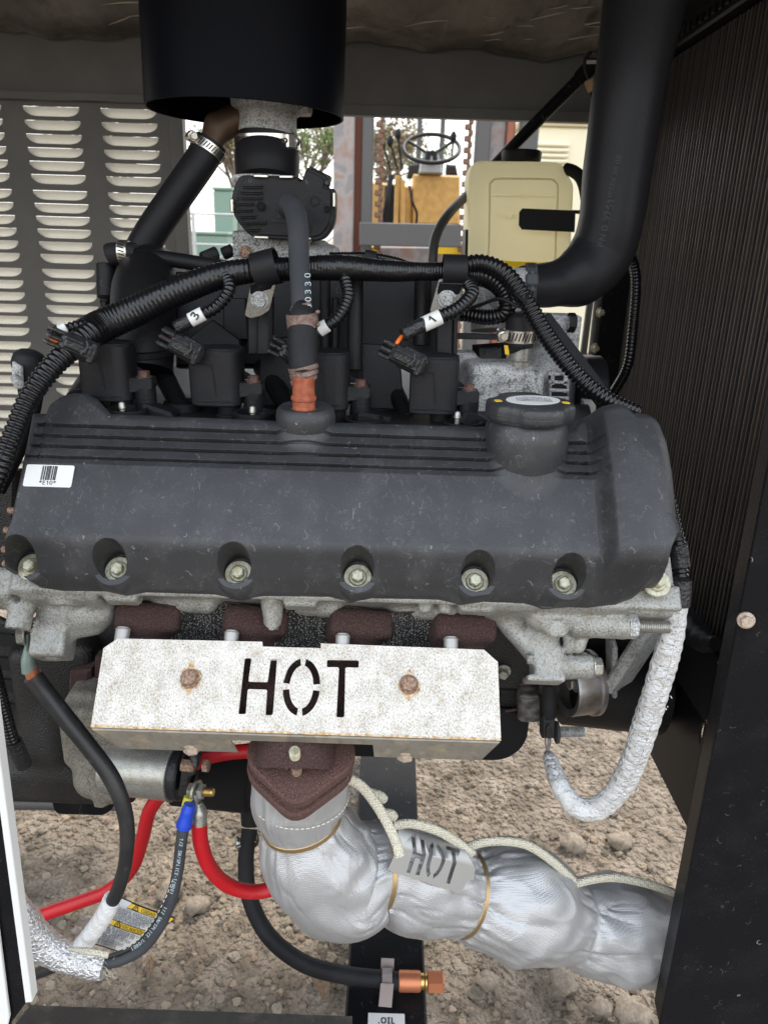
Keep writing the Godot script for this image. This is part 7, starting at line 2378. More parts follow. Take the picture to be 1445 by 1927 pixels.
	part("clamp", lcc, M.alu_dark, lc)
	var lcp := MB.new()
	tube(lcp, [Vector3(-0.3205,1.0131,-0.6800), Vector3(-0.3250,0.9883,-0.6700), Vector3(-0.3360,0.9609,-0.6600), Vector3(-0.3526,0.9284,-0.6500)], 0.01001, 18, 0.006)
	part("pipe", lcp, M.rubber, lc)
	var yt := MB.new()
	slab(yt, [Vector3(0.1145,1.0473,-0.7580), Vector3(0.1187,1.0469,-0.7580), Vector3(0.1174,1.0561,-0.7580), Vector3(0.1128,1.0560,-0.7580)], 0.001, 0.0002)
	solo("yellow_tag", yt, M.yellow, "tiny yellow paint tag beside the clamped rubber cap", "tag")
	var bl := thing("drive_belt", "flat black drive belt running down diagonally behind the right harness", "belt", Vector3(0.1951,1.0288,-0.7800))
	var bm := MB.new()
	bar(bm, Vector3(0.1540,1.0795,-0.7900), Vector3(0.2298,0.9892,-0.7400), 0.022, 0.012, Vector3(0, 0.6, 0.8), 0.002)
	part("belt", bm, M.rubber, bl)
	var pu := thing("idler_pulley", "dark pulley with pale hub at the engine front beside the radiator", "pulley", Vector3(0.2262,0.9987,-0.8600))
	var pm := MB.new()
	cyl(pm, Vector3(0.2170,0.9893,-0.8600), Vector3(0.2411,0.9900,-0.8600), 0.045, -1, 48, 0.003)
	part("rim", pm, M.black_paint, pu)
	var pk := MB.new()
	slab(pk, [Vector3(0.2092,0.9663,-0.8000), Vector3(0.2240,0.9667,-0.8000), Vector3(0.2216,0.9954,-0.8000), Vector3(0.2068,0.9967,-0.8000)], 0.01, 0.002)
	part("hub", pk, M.sleeve_steel, pu)
	var lw := MB.new()
	tube(lw, [Vector3(0.2986,1.1665,-1.0800), Vector3(0.3021,1.1408,-1.0200), Vector3(0.3048,1.1101,-0.9900), Vector3(0.3026,1.0539,-0.9700), Vector3(0.3022,1.0078,-0.9700), Vector3(0.2958,0.9645,-1.0000)], 0.0065, 14, 0.001, corr(0.0045, 0.001))
	solo("loom", lw, M.conduit, "thin black loom hanging against the radiator face", "loom")
	var bx := MB.new()
	slab(bx, [Vector3(0.0952,1.0188,-0.8600), Vector3(0.1340,1.0200,-0.8600), Vector3(0.1331,1.0481,-0.8700), Vector3(0.0945,1.0440,-0.8700)], 0.06, 0.01)
	solo("black_box", bx, M.black_plug, "black rounded box behind the alternator, left of the clamped cap", "box")
	var rl := MB.new()
	bar(rl, Vector3(0.0715,1.0533,-0.8500), Vector3(0.1269,1.0538,-0.8500), 0.006, 0.01)
	solo("fuel_rail", rl, M.hose, "thin grey rail running behind the clip post toward the clamped cap", "rail")
	var cs := MB.new()
	cyl(cs, Vector3(0.1157,1.0570,-0.8800), Vector3(0.1136,1.1009,-0.8900), 0.024)
	cyl(cs, Vector3(0.0990,1.0675,-0.9000), Vector3(0.0970,1.0970,-0.9000), 0.03)
	solo("thermostat_housing", cs, M.alu, "pale machined housing where the radiator hose meets the engine", "housing")
	# crank pulley, sensor, castings at the lower right
	var cpul := thing("crank_pulley", "steel crank pulley with polished rim under the right end of the head", "pulley", Vector3(0.2500,0.6473,-0.8000))
	var c0 := Vector3(0.2247,0.6625,-0.7750)
	var cm2 := MB.new()
	lathe(cm2, [Vector2(0.028, 0.002), Vector2(0.033, 0), Vector2(0.036, 0.0), Vector2(0.0365, 0.003), Vector2(0.0365, 0.028), Vector2(0.039, 0.030), Vector2(0.039, 0.035), Vector2(0.03, 0.037)], c0 - Vector3(0.006, 0, 0), Vector3(1, 0, -0.25), 60)
	part("rim", cm2, M.pulley_steel, cpul)
	var hb := MB.new()
	cyl(hb, c0 + Vector3(0.006, 0, 0), c0 + Vector3(0.012, 0, 0), 0.03)
	part("web", hb, M.black, cpul)
	var hbt := MB.new()
	hexhead(hbt, Vector3(0.2280,0.6740,-0.7650), Vector3(-1, 0, 0.3), 0.009, 0.008, 0.012)
	part("bolt", hbt, M.zinc, cpul)
	var fr := MB.new()
	cyl(fr, Vector3(0.2663,0.5520,-0.9500), Vector3(0.4064,0.5390,-0.9500), 0.055)
	slab(fr, [Vector3(0.2016,0.4773,-0.9900), Vector3(0.4225,0.4659,-0.9900), Vector3(0.4135,0.6817,-0.9900), Vector3(0.1851,0.6742,-0.9900)], 0.05)
	solo("front_damper", fr, M.block, "dark damper and frame behind the crank pulley", "engine part")
	var se := thing("crank_sensor", "black crank sensor plug hanging beside a threaded stud at the lower right", "sensor", Vector3(0.1967,0.6127,-0.7400))
	var sm := MB.new()
	cyl(sm, Vector3(0.1911,0.6839,-0.7450), Vector3(0.1947,0.6416,-0.7420), 0.0095)
	lathe(sm, [Vector2(0, -0.008), Vector2(0.012, -0.007), Vector2(0.014, 0.0), Vector2(0.012, 0.007), Vector2(0, 0.008)], Vector3(0.1915,0.6812,-0.7460), Vector3(0, 0, 1), 20)
	part("sensor_body", sm, M.rubber, se)
	var pl := MB.new()
	slab(pl, [Vector3(0.1880,0.6191,-0.7300), Vector3(0.2019,0.6196,-0.7300), Vector3(0.2012,0.6481,-0.7350), Vector3(0.1868,0.6476,-0.7350)], 0.02, 0.002)
	slab(pl, [Vector3(0.1915,0.6228,-0.7280), Vector3(0.1975,0.6230,-0.7280), Vector3(0.1964,0.6355,-0.7285), Vector3(0.1930,0.6389,-0.7285), Vector3(0.1904,0.6353,-0.7285)], 0.003, 0.0008)
	part("plug_connector", pl, M.black_plug, se)
	var wr := MB.new()
	for x in [Vector3(0.1942,0.6126,-0.7400), Vector3(0.1973,0.6128,-0.7400), Vector3(0.1997,0.6128,-0.7400)]:
		tube(wr, [x, x + Vector3(0.0005, -0.006, 0), Vector3(0.1987,0.5922,-0.7400)], 0.0012, 6, 0.004)
	part("wire", wr, M.mast, se)
	var ts := MB.new()
	threads(ts, Vector3(0.2107,0.6155,-0.7500), Vector3(0.2410,0.6165,-0.7500), 0.0062, 0.0018)
	part("threaded_stud", ts, M.alu_dark, se)
	var wsr := MB.new()
	cyl(wsr, Vector3(0.2071,0.6146,-0.7500), Vector3(0.2108,0.6147,-0.7500), 0.013)
	part("washer", wsr, M.hose, se)
	var wc := thing("water_pump", "grey cast pump body between the heat shield and the crank sensor", "pump", Vector3(0.1847,0.5829,-0.7800))
	field(Vector3(0.115, 0.62, -0.85), Vector3(0.225, 0.80, -0.73), 0.0036)
	f_box(Vector3(0.1779,0.6356,-0.7800), Vector3(0.02, 0.055, 0.04), Basis(), 0.005, 0.006)
	f_box(Vector3(0.1875,0.6176,-0.7850), Vector3(0.038, 0.085, 0.05), Basis(), 0.008, 0.006)
	f_cap(Vector3(0.1856,0.5980,-0.7750), Vector3(0.1903,0.5829,-0.7750), 0.018, 0.018, 0.01)
	f_cap(Vector3(0.1699,0.6565,-0.7700), Vector3(0.1741,0.6011,-0.7650), 0.006, 0.007, 0.006)
	f_box(Vector3(0.1742,0.6596,-0.7600), Vector3(0.025, 0.006, 0.02), Basis(), 0.002, 0.005)
	var wm := MB.new()
	f_mesh(wm)
	part("casting", wm, M.alu_pump, wc)
	var wb := MB.new()
	hexhead(wb, Vector3(0.1428,0.6890,-0.7600), Vector3(-0.2, 0, 1), 0.006, 0.01, 0.008)
	hexhead(wb, Vector3(0.1945,0.6820,-0.7650), Vector3(1, 0, 0.3), 0.006, 0.01, 0.009)
	part("bolt", wb, M.zinc, wc)


func lower_left() -> void:
	var s := thing("starter_motor", "silver starter motor solenoid with black end cap and copper terminals", "starter motor", Vector3(-0.2438,0.5675,-0.6600))
	var a0 := Vector3(-0.2882,0.6080,-0.6750)
	var a1 := Vector3(-0.2137,0.6096,-0.6650)
	var ax := (a1 - a0).normalized()
	var r := 0.02852
	var mb := MB.new()
	lathe(mb, [Vector2(0, 0), Vector2(r * 0.97, 0), Vector2(r, 0.002), Vector2(r, a0.distance_to(a1) - 0.004), Vector2(r * 1.035, a0.distance_to(a1) - 0.002), Vector2(r * 1.035, a0.distance_to(a1)), Vector2(r * 0.9, a0.distance_to(a1) + 0.001), Vector2(0, a0.distance_to(a1))], a0, ax, 56)
	part("solenoid_can", mb, M.zinc, s)
	var ec := MB.new()
	lathe(ec, [Vector2(r * 0.96, 0), Vector2(r * 0.96, 0.009), Vector2(r * 0.9, 0.011), Vector2(0, 0.011)], a1, ax, 48)
	slab(ec, [Vector3(-0.2023,0.6068,-0.6320), Vector3(-0.1889,0.6039,-0.6320), Vector3(-0.1873,0.6203,-0.6340), Vector3(-0.1906,0.6202,-0.6340), Vector3(-0.1906,0.6291,-0.6360), Vector3(-0.1842,0.6312,-0.6370), Vector3(-0.1830,0.6458,-0.6400), Vector3(-0.1964,0.6480,-0.6400)], 0.03, 0.002)
	part("end_cap", ec, M.black_plug, s)
	var nose := MB.new()
	field(Vector3(-0.37, 0.57, -0.80), Vector3(-0.20, 0.80, -0.62), 0.004)
	f_box(Vector3(-0.2996,0.6419,-0.7000), Vector3(0.075, 0.075, 0.06), Basis(), 0.01, 0.01)
	f_box(Vector3(-0.3161,0.6584,-0.7100), Vector3(0.03, 0.06, 0.04), Basis(), 0.006, 0.01)
	f_cap(Vector3(-0.3026,0.5949,-0.6750), Vector3(-0.2890,0.5989,-0.6750), 0.024, 0.02, 0.01)
	f_box(Vector3(-0.2898,0.6024,-0.6750), Vector3(0.014, 0.062, 0.05), Basis(Vector3.BACK, -0.12), 0.004, 0.004)
	f_cap(Vector3(-0.3179,0.6245,-0.6900), Vector3(-0.3201,0.6035,-0.6900), 0.012, 0.012, 0.01)
	f_cap(Vector3(-0.2852,0.5835,-0.6600), Vector3(-0.2756,0.5825,-0.6600), 0.009, 0.009, 0.006)
	f_mesh(nose)
	part("drive_housing", nose, M.alu_starter, s)
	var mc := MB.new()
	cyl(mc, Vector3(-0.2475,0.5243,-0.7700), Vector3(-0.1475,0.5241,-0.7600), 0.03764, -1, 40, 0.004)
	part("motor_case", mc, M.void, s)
	for q in [[Vector3(-0.1961,0.6449,-0.6340), 0.013, "rusty_bolt"], [Vector3(-0.1735,0.6482,-0.6300), 0.006, "rusty_bolt"]]:
		var t := MB.new()
		hexhead(t, q[0], Vector3(1, 0, 0.1), 0.0065, q[1])
		part("terminal_nut", t, M[q[2]], s)
	var th := MB.new()
	threads(th, Vector3(-0.1819,0.6207,-0.6250), Vector3(-0.1628,0.6226,-0.6220), 0.0046, 0.0014)
	part("terminal_stud", th, M.brass, s)
	for q in [Vector3(-0.1886,0.6203,-0.6260), Vector3(-0.1778,0.6217,-0.6240)]:
		var t := MB.new()
		hexhead(t, q, Vector3(1, 0, 0.1), 0.0085, 0.005)
		part("terminal_nut", t, M.zinc, s)
	var lg := MB.new()
	lathe(lg, [Vector2(0, 0), Vector2(0.0115, 0), Vector2(0.0115, 0.0022), Vector2(0, 0.0022)], Vector3(-0.1816,0.6216,-0.6240), Vector3(1, 0, 0.25), 24)
	bar(lg, Vector3(-0.1802,0.6218,-0.6230), Vector3(-0.1778,0.6051,-0.6180), 0.003, 0.015, Vector3.RIGHT)
	tube(lg, [Vector3(-0.1788,0.6108,-0.6190), Vector3(-0.1769,0.6029,-0.6160), Vector3(-0.1761,0.5905,-0.6120)], [0.0052, 0.0078, 0.0074], 16, 0.003)
	# battery cables
	var rc := thing("battery_cable", "red battery cable curving from the starter lug to the right under the exhaust wrap", "cable", Vector3(-0.1388,0.4451,-0.6600), "red battery cables")
	part("cable_lug", lg, M.zinc, rc)
	var rm := MB.new()
	tube(rm, [Vector3(-0.1767,0.5943,-0.6130), Vector3(-0.1767,0.5620,-0.6150), Vector3(-0.1698,0.5260,-0.6200), Vector3(-0.1537,0.4933,-0.6300), Vector3(-0.1285,0.4757,-0.6400), Vector3(-0.1008,0.4762,-0.6500), Vector3(-0.0685,0.4778,-0.6800), Vector3(-0.0407,0.4838,-0.7200)], 0.00784, 20, 0.005)
	part("cable", rm, M.red_cable, rc)
	var r2 := thing("battery_cable", "darker red battery cable passing behind the black ground cable toward the left", "cable", Vector3(-0.3651,0.3469,-0.7200), "red battery cables")
	var rm2 := MB.new()
	tube(rm2, [Vector3(-0.1385,0.5998,-0.7200), Vector3(-0.1738,0.5980,-0.7150), Vector3(-0.2014,0.5869,-0.7150), Vector3(-0.2321,0.5537,-0.7200), Vector3(-0.2646,0.5102,-0.7250), Vector3(-0.2810,0.4575,-0.7300), Vector3(-0.2998,0.4065,-0.7350), Vector3(-0.3315,0.3712,-0.7350), Vector3(-0.3680,0.3559,-0.7300), Vector3(-0.4078,0.3415,-0.7250), Vector3(-0.4423,0.3263,-0.7200)], 0.00831, 20, 0.005)
	part("cable", rm2, M.red_cable, r2)
	var rb := MB.new()
	tube(rb, [Vector3(-0.1920,0.6513,-0.6600), Vector3(-0.1837,0.6536,-0.6400), Vector3(-0.1827,0.6456,-0.6320)], [0.006, 0.0065, 0.004], 12, 0.004)
	part("boot", rb, M.black_plug, r2)
	# control wire with its blue and yellow terminals
	var cw := thing("control_wire", "grey control wire with blue crimp terminal hanging from the starter", "wire", Vector3(-0.2247,0.4319,-0.6000))
	var w1 := MB.new()
	tube(w1, [Vector3(-0.1885,0.5989,-0.6000), Vector3(-0.1920,0.5775,-0.5980), Vector3(-0.1967,0.5455,-0.5960), Vector3(-0.2042,0.5125,-0.5940), Vector3(-0.2174,0.4785,-0.5920), Vector3(-0.2361,0.4493,-0.5900), Vector3(-0.2573,0.4344,-0.5880), Vector3(-0.2776,0.4292,-0.5860), Vector3(-0.2951,0.4260,-0.5900)], 0.00576, 18, 0.004)
	part("sheath", w1, M.hose, cw)
	var w2 := MB.new()
	tube(w2, [Vector3(-0.1953,0.5669,-0.6020), Vector3(-0.2001,0.5413,-0.6000), Vector3(-0.2101,0.5091,-0.5970), Vector3(-0.2252,0.4774,-0.5940), Vector3(-0.2457,0.4507,-0.5910), Vector3(-0.2737,0.4367,-0.5880), Vector3(-0.2944,0.4320,-0.5900)], 0.00247, 12, 0.004)
	part("black_core", w2, M.black_cable, cw)
	var ds := MB.new()
	for k in 16:
		var f0 := k / 16.0
		var pA: Array = path([Vector3(-0.2001,0.5411,-0.5900), Vector3(-0.2086,0.5187,-0.5880), Vector3(-0.2237,0.4878,-0.5860), Vector3(-0.2437,0.4611,-0.5840), Vector3(-0.2673,0.4459,-0.5830)], 0.001)[0]
		var i0 := int(f0 * (pA.size() - 12))
		bar(ds, pA[i0], pA[i0 + 4], 0.0007, 0.0007, Vector3.UP, 0.0002)
	part("dashed_print", ds, M.white, cw)
	var b1 := MB.new()
	tube(b1, [Vector3(-0.1824,0.6212,-0.6060), Vector3(-0.1845,0.6138,-0.6040), Vector3(-0.1855,0.6101,-0.6030), Vector3(-0.1882,0.6000,-0.6010), Vector3(-0.1888,0.5977,-0.6006)], [0.0058, 0.0068, 0.0066, 0.0078, 0.0078], 18, 0.002)
	part("blue_terminal", b1, M.blue, cw)
	var b2 := MB.new()
	tube(b2, [Vector3(-0.1857,0.6218,-0.6150), Vector3(-0.1877,0.6156,-0.6130), Vector3(-0.1883,0.6099,-0.6120)], 0.0048, 12, 0.003)
	part("yellow_terminal", b2, M.yellow_dull, cw)
	var pth: Array = path([Vector3(-0.1873,0.5979,-0.5890), Vector3(-0.1905,0.5757,-0.5860), Vector3(-0.1960,0.5474,-0.5840), Vector3(-0.2053,0.5183,-0.5820), Vector3(-0.2179,0.4919,-0.5800), Vector3(-0.2369,0.4657,-0.5790), Vector3(-0.2579,0.4515,-0.5780)], 0.0006)[0]
	var words := "1/2 5N/SPLICE-1/0001     1/2 5N/SPLICE-1/0001"
	for k in words.length():
		if words[k] == " ": continue
		var i := int((0.03 + 0.9 * k / words.length()) * (pth.size() - 3))
		var dv: Vector3 = (pth[i + 2] - pth[i]).normalized()
		var zz := (Vector3(0, 0.6, 0.8) - dv * dv.dot(Vector3(0, 0.6, 0.8))).normalized()
		lettering("lettering", words[k], 0.0034, Transform3D(Basis(dv, zz.cross(dv), zz), pth[i]), M.pale_print, cw)
	# ground cable
	var g := thing("ground_cable", "thick black ground cable bolted to the head and ending in a white sleeve", "cable", Vector3(-0.2967,0.4054,-0.6200))
	var gm := MB.new()
	tube(gm, [Vector3(-0.3165,0.7658,-0.6000), Vector3(-0.3073,0.7492,-0.6000), Vector3(-0.2885,0.7245,-0.5950), Vector3(-0.2674,0.6960,-0.5900), Vector3(-0.2493,0.6694,-0.5850), Vector3(-0.2389,0.6434,-0.5800), Vector3(-0.2358,0.6140,-0.5780), Vector3(-0.2407,0.5750,-0.5780), Vector3(-0.2513,0.5392,-0.5800), Vector3(-0.2622,0.5147,-0.5820), Vector3(-0.2784,0.4819,-0.5900), Vector3(-0.3032,0.4379,-0.6000), Vector3(-0.3404,0.3961,-0.6100), Vector3(-0.3714,0.3691,-0.6200)], [0.00875, 0.00833, 0.00837, 0.00794, 0.00798, 0.00753, 0.00710, 0.00672, 0.00684, 0.00694, 0.0062, 0.006, 0.006, 0.006], 22, 0.005)
	part("cable", gm, M.black_cable, g)
	var ws := MB.new()
	tube(ws, [Vector3(-0.2599,0.5217,-0.5820), Vector3(-0.2718,0.4959,-0.5860), Vector3(-0.2919,0.4601,-0.5940), Vector3(-0.3096,0.4308,-0.6000)], [0.00904, 0.00919, 0.00942, 0.01017], 26, 0.002, func(s2: float, an: float, rr: float) -> float: return rr * (1.0 + 0.03 * sin(s2 * 420.0 + an * 2.0)))
	part("white_sleeve", ws, M.white_tape, g)
	var st := MB.new()
	tube(st, [Vector3(-0.3174,0.7736,-0.6000), Vector3(-0.3170,0.7692,-0.6000), Vector3(-0.3158,0.7636,-0.6000)], 0.006, 14, 0.002)
	part("copper_strands", st, M.copper, g)
	var lg2 := MB.new()
	tube(lg2, [Vector3(-0.3173,0.7961,-0.6030), Vector3(-0.3178,0.7890,-0.6020), Vector3(-0.3189,0.7808,-0.6000), Vector3(-0.3189,0.7736,-0.6000), Vector3(-0.3187,0.7713,-0.6000)], [0.0035, 0.005, 0.0058, 0.0064, 0.0068], 16, 0.002)
	bar(lg2, Vector3(-0.3162,0.8080,-0.6050), Vector3(-0.3174,0.7917,-0.6030), 0.0025, 0.012, Vector3.RIGHT)
	part("terminal", lg2, M.green_tin, g)
	var hx := MB.new()
	hexhead(hx, Vector3(-0.3195,0.8047,-0.6050), Vector3(-1, 0, 0.3), 0.008, 0.006, 0.0095)
	part("bolt", hx, M.zinc, g)
	# left corrugated loom with taped end
	var l := thing("left_loom", "black corrugated loom hanging down at the far left edge", "loom", Vector3(-0.3518,0.6503,-0.6200))
	var lm := MB.new()
	tube(lm, [Vector3(-0.3531,0.7878,-0.6000), Vector3(-0.3536,0.7512,-0.6050), Vector3(-0.3542,0.7189,-0.6100), Vector3(-0.3541,0.6852,-0.6150), Vector3(-0.3511,0.6630,-0.6200)], 0.00705, 18, 0.0008, corr(0.0042, 0.0011))
	part("conduit", lm, M.conduit, l)
	var lt := MB.new()
	tube(lt, [Vector3(-0.3530,0.6815,-0.6160), Vector3(-0.3505,0.6598,-0.6200), Vector3(-0.3497,0.6488,-0.6220)], 0.00771, 18, 0.003)
	part("tape_wrap", lt, M.tape, l)
	# foil sleeve
	var f := thing("foil_sleeve", "crinkled silver foil heat sleeve at the lower left by the door frame", "heat sleeve", Vector3(-0.3221,0.4205,-0.6000))
	var fm := MB.new()
	tube(fm, [Vector3(-0.3697,0.5157,-0.5850), Vector3(-0.3571,0.4796,-0.5880), Vector3(-0.3450,0.4523,-0.5900), Vector3(-0.3249,0.4346,-0.5900), Vector3(-0.2998,0.4267,-0.5880), Vector3(-0.2781,0.4239,-0.5860)], [0.01620, 0.01692, 0.01660, 0.01506, 0.01396, 0.01338], 40, 0.0016, func(s2: float, an: float, rr: float) -> float: return rr * (1.0 + 0.022 * sin(s2 * 700.0 + 2.0 * sin(an * 2.0)) + 0.02 * sin(an * 5.0 + s2 * 180.0)), true)
	part("sleeve", fm, M.foil, f)
	var fe := MB.new()
	tube(fe, [Vector3(-0.3080,0.4606,-0.5760), Vector3(-0.2873,0.4626,-0.5720), Vector3(-0.2661,0.4583,-0.5720)], [0.002, 0.0035, 0.0035], 8, 0.004)
	part("frayed_edge", fe, M.seam, f)
	var fr := MB.new()
	var r3 := RandomNumberGenerator.new()
	r3.seed = 5
	for k in 14:
		var p0 := Vector3(-0.2783,0.4264,-0.5840) + Vector3(0, r3.randf_range(-0.01, 0.01), r3.randf_range(-0.006, 0.008))
		tube(fr, [p0, p0 + Vector3(0.006, r3.randf_range(-0.006, 0.004), 0.003), p0 + Vector3(r3.randf_range(0.006, 0.016), r3.randf_range(-0.012, 0.004), 0.002)], 0.0002, 4, 0.003)
	part("loose_thread", fr, M.seam, f).set_meta("kind", "stuff")
	var pe := MB.new()
	tube(pe, [Vector3(-0.3808,0.3606,-0.6200), Vector3(-0.3649,0.3742,-0.6200), Vector3(-0.3301,0.4022,-0.6150)], 0.00592, 14, 0.006)
	solo("short_cable", pe, M.black_cable, "short black cable end under the silver foil sleeve", "cable")
	# warning tag
	var t := thing("warning_tag", "white warning tag with two yellow headings lying behind the grey wire", "tag", Vector3(-0.2767,0.3745,-0.6400))
	var c0 := Vector3(-0.2815,0.4449,-0.6550)
	var c1 := Vector3(-0.2177,0.4356,-0.6400)
	var c3 := Vector3(-0.3240,0.4123,-0.6320)
	var tx := (c1 - c0)
	var wd := tx.length()
	tx = tx.normalized()
	var tz := tx.cross(c3 - c0).normalized()
	if tz.y < 0: tz = -tz
	var ty := tz.cross(tx)
	var hh := (c3 - c0).length() * 1.04
	var tm := MB.new()
	var bend := func(u: float, v: float) -> Vector3: return c0 + tx * u * wd + (c3 - c0) * v + tz * 0.006 * sin(u * 2.6 + v)
	var nu := 14
	var nv := 14
	var tag_grid := func(u0: float, u1: float, v0: float, v1: float, lift: float) -> MB:
		var q := MB.new()
		for i in nu + 1:
			for j in nv + 1:
				var u := lerpf(u0, u1, float(i) / nu)
				var v := lerpf(v0, v1, float(j) / nv)
				var p: Vector3 = bend.call(u, v)
				var nn: Vector3 = (bend.call(u + 0.01, v) - p).cross(bend.call(u, v + 0.01) - p).normalized()
				if nn.y < 0: nn = -nn
				q.add(p + nn * lift, nn, Vector2(u, v))
		for i in nu:
			for j in nv:
				var a := i * (nv + 1) + j
				q.q(a, a + 1, a + nv + 2, a + nv + 1)
		return q
	var sheet := part("sheet", tag_grid.call(0.0, 1.0, 0.0, 1.0, 0.0), M.white, t)
	var edge := MB.new()
	for e in [[0, 0, 1, 0], [1, 0, 1, 1], [0, 1, 1, 1], [0, 0, 0, 1]]:
		var pts: Array = []
		for k in 7:
			pts.append(bend.call(lerpf(e[0], e[2], k / 6.0), lerpf(e[1], e[3], k / 6.0)))
		tube(edge, pts, 0.0006, 6, 0.006)
	part("edge", edge, M.ink, sheet)
	# the print runs across the tag from its long left edge
	for hd in [[0.30, 0.0, 0.40, "CUIDADO"], [0.30, 0.42, 0.52, "PRECAUCI\u00d3N"]]:
		var strip: MB = tag_grid.call(0.22 if hd[1] == 0.0 else 0.0, 1.0, hd[1] + 0.02, hd[1] + 0.125, 0.0005)
		part("yellow_heading", strip, M.yellow, sheet)
		for off in [0.015, 0.13]:
			var ln := MB.new()
			var pts: Array = []
			for k in 7: pts.append(bend.call(lerpf(0.22 if hd[1] == 0.0 else 0.0, 1.0, k / 6.0), hd[1] + off) + tz * 0.0006)
			tube(ln, pts, 0.0004, 4, 0.006)
			part("heading_rule", ln, M.ink, sheet)
		var p: Vector3 = bend.call(0.62, hd[1] + 0.073)
		lettering("heading_text", "\u26a0 " + hd[3] if false else hd[3], 0.0034, Transform3D(Basis(tx, ty, tz), p + tz * 0.0013), M.ink, sheet, false)
		var wt := MB.new()
		var wp: Vector3 = bend.call(0.36, hd[1] + 0.073) + tz * 0.0012
		for k in 3:
			var a := PI / 2 + TAU * k / 3.0
			var b := PI / 2 + TAU * (k + 1) / 3.0
			bar(wt, wp + (tx * cos(a) + ty * sin(a)) * 0.0042, wp + (tx * cos(b) + ty * sin(b)) * 0.0042, 0.0008, 0.0004, tz.cross(tx), 0.0001)
		bar(wt, wp + ty * 0.0016, wp - ty * 0.001, 0.0007, 0.0004, tx, 0.0001)
		part("warning_triangle", wt, M.ink, sheet)
	var lines: Array = ["Para evitar dano no sistema", "- Remova o fusivel do painel", "- Fusivel do carregador", "  de transferencia antes", "  conectar a bateria.", "- Nunca inverta a", "Para evitar da\u00f1ar el sistema de con", "- Retire el fusible del panel de", "  del cargador de bater\u00edas", "  de transferencia, antes de dar", "  conectar la bater\u00eda.", "- Nunca invierta la polaridad", "- Retire el cable negativo", "Sistema de tierra negativa."]
	for k in lines.size():
		var v: float = 0.17 + k * 0.043 if k < 6 else 0.585 + (k - 6) * 0.05
		lines[k] = (lines[k] as String).left(28 if k < 6 else 34)
		var tl: float = lines[k].length() * 0.00043
		var u0 := 0.30 if k < 6 else 0.08
		var p: Vector3 = bend.call(u0, v) + tx * tl
		var wdt: Vector3 = bend.call(u0 + tl / wd, v)
		lettering("text_line", lines[k], 0.0015, Transform3D(Basis(tx, ty, tz), wdt + tz * 0.0011), M.ink_gray, sheet)


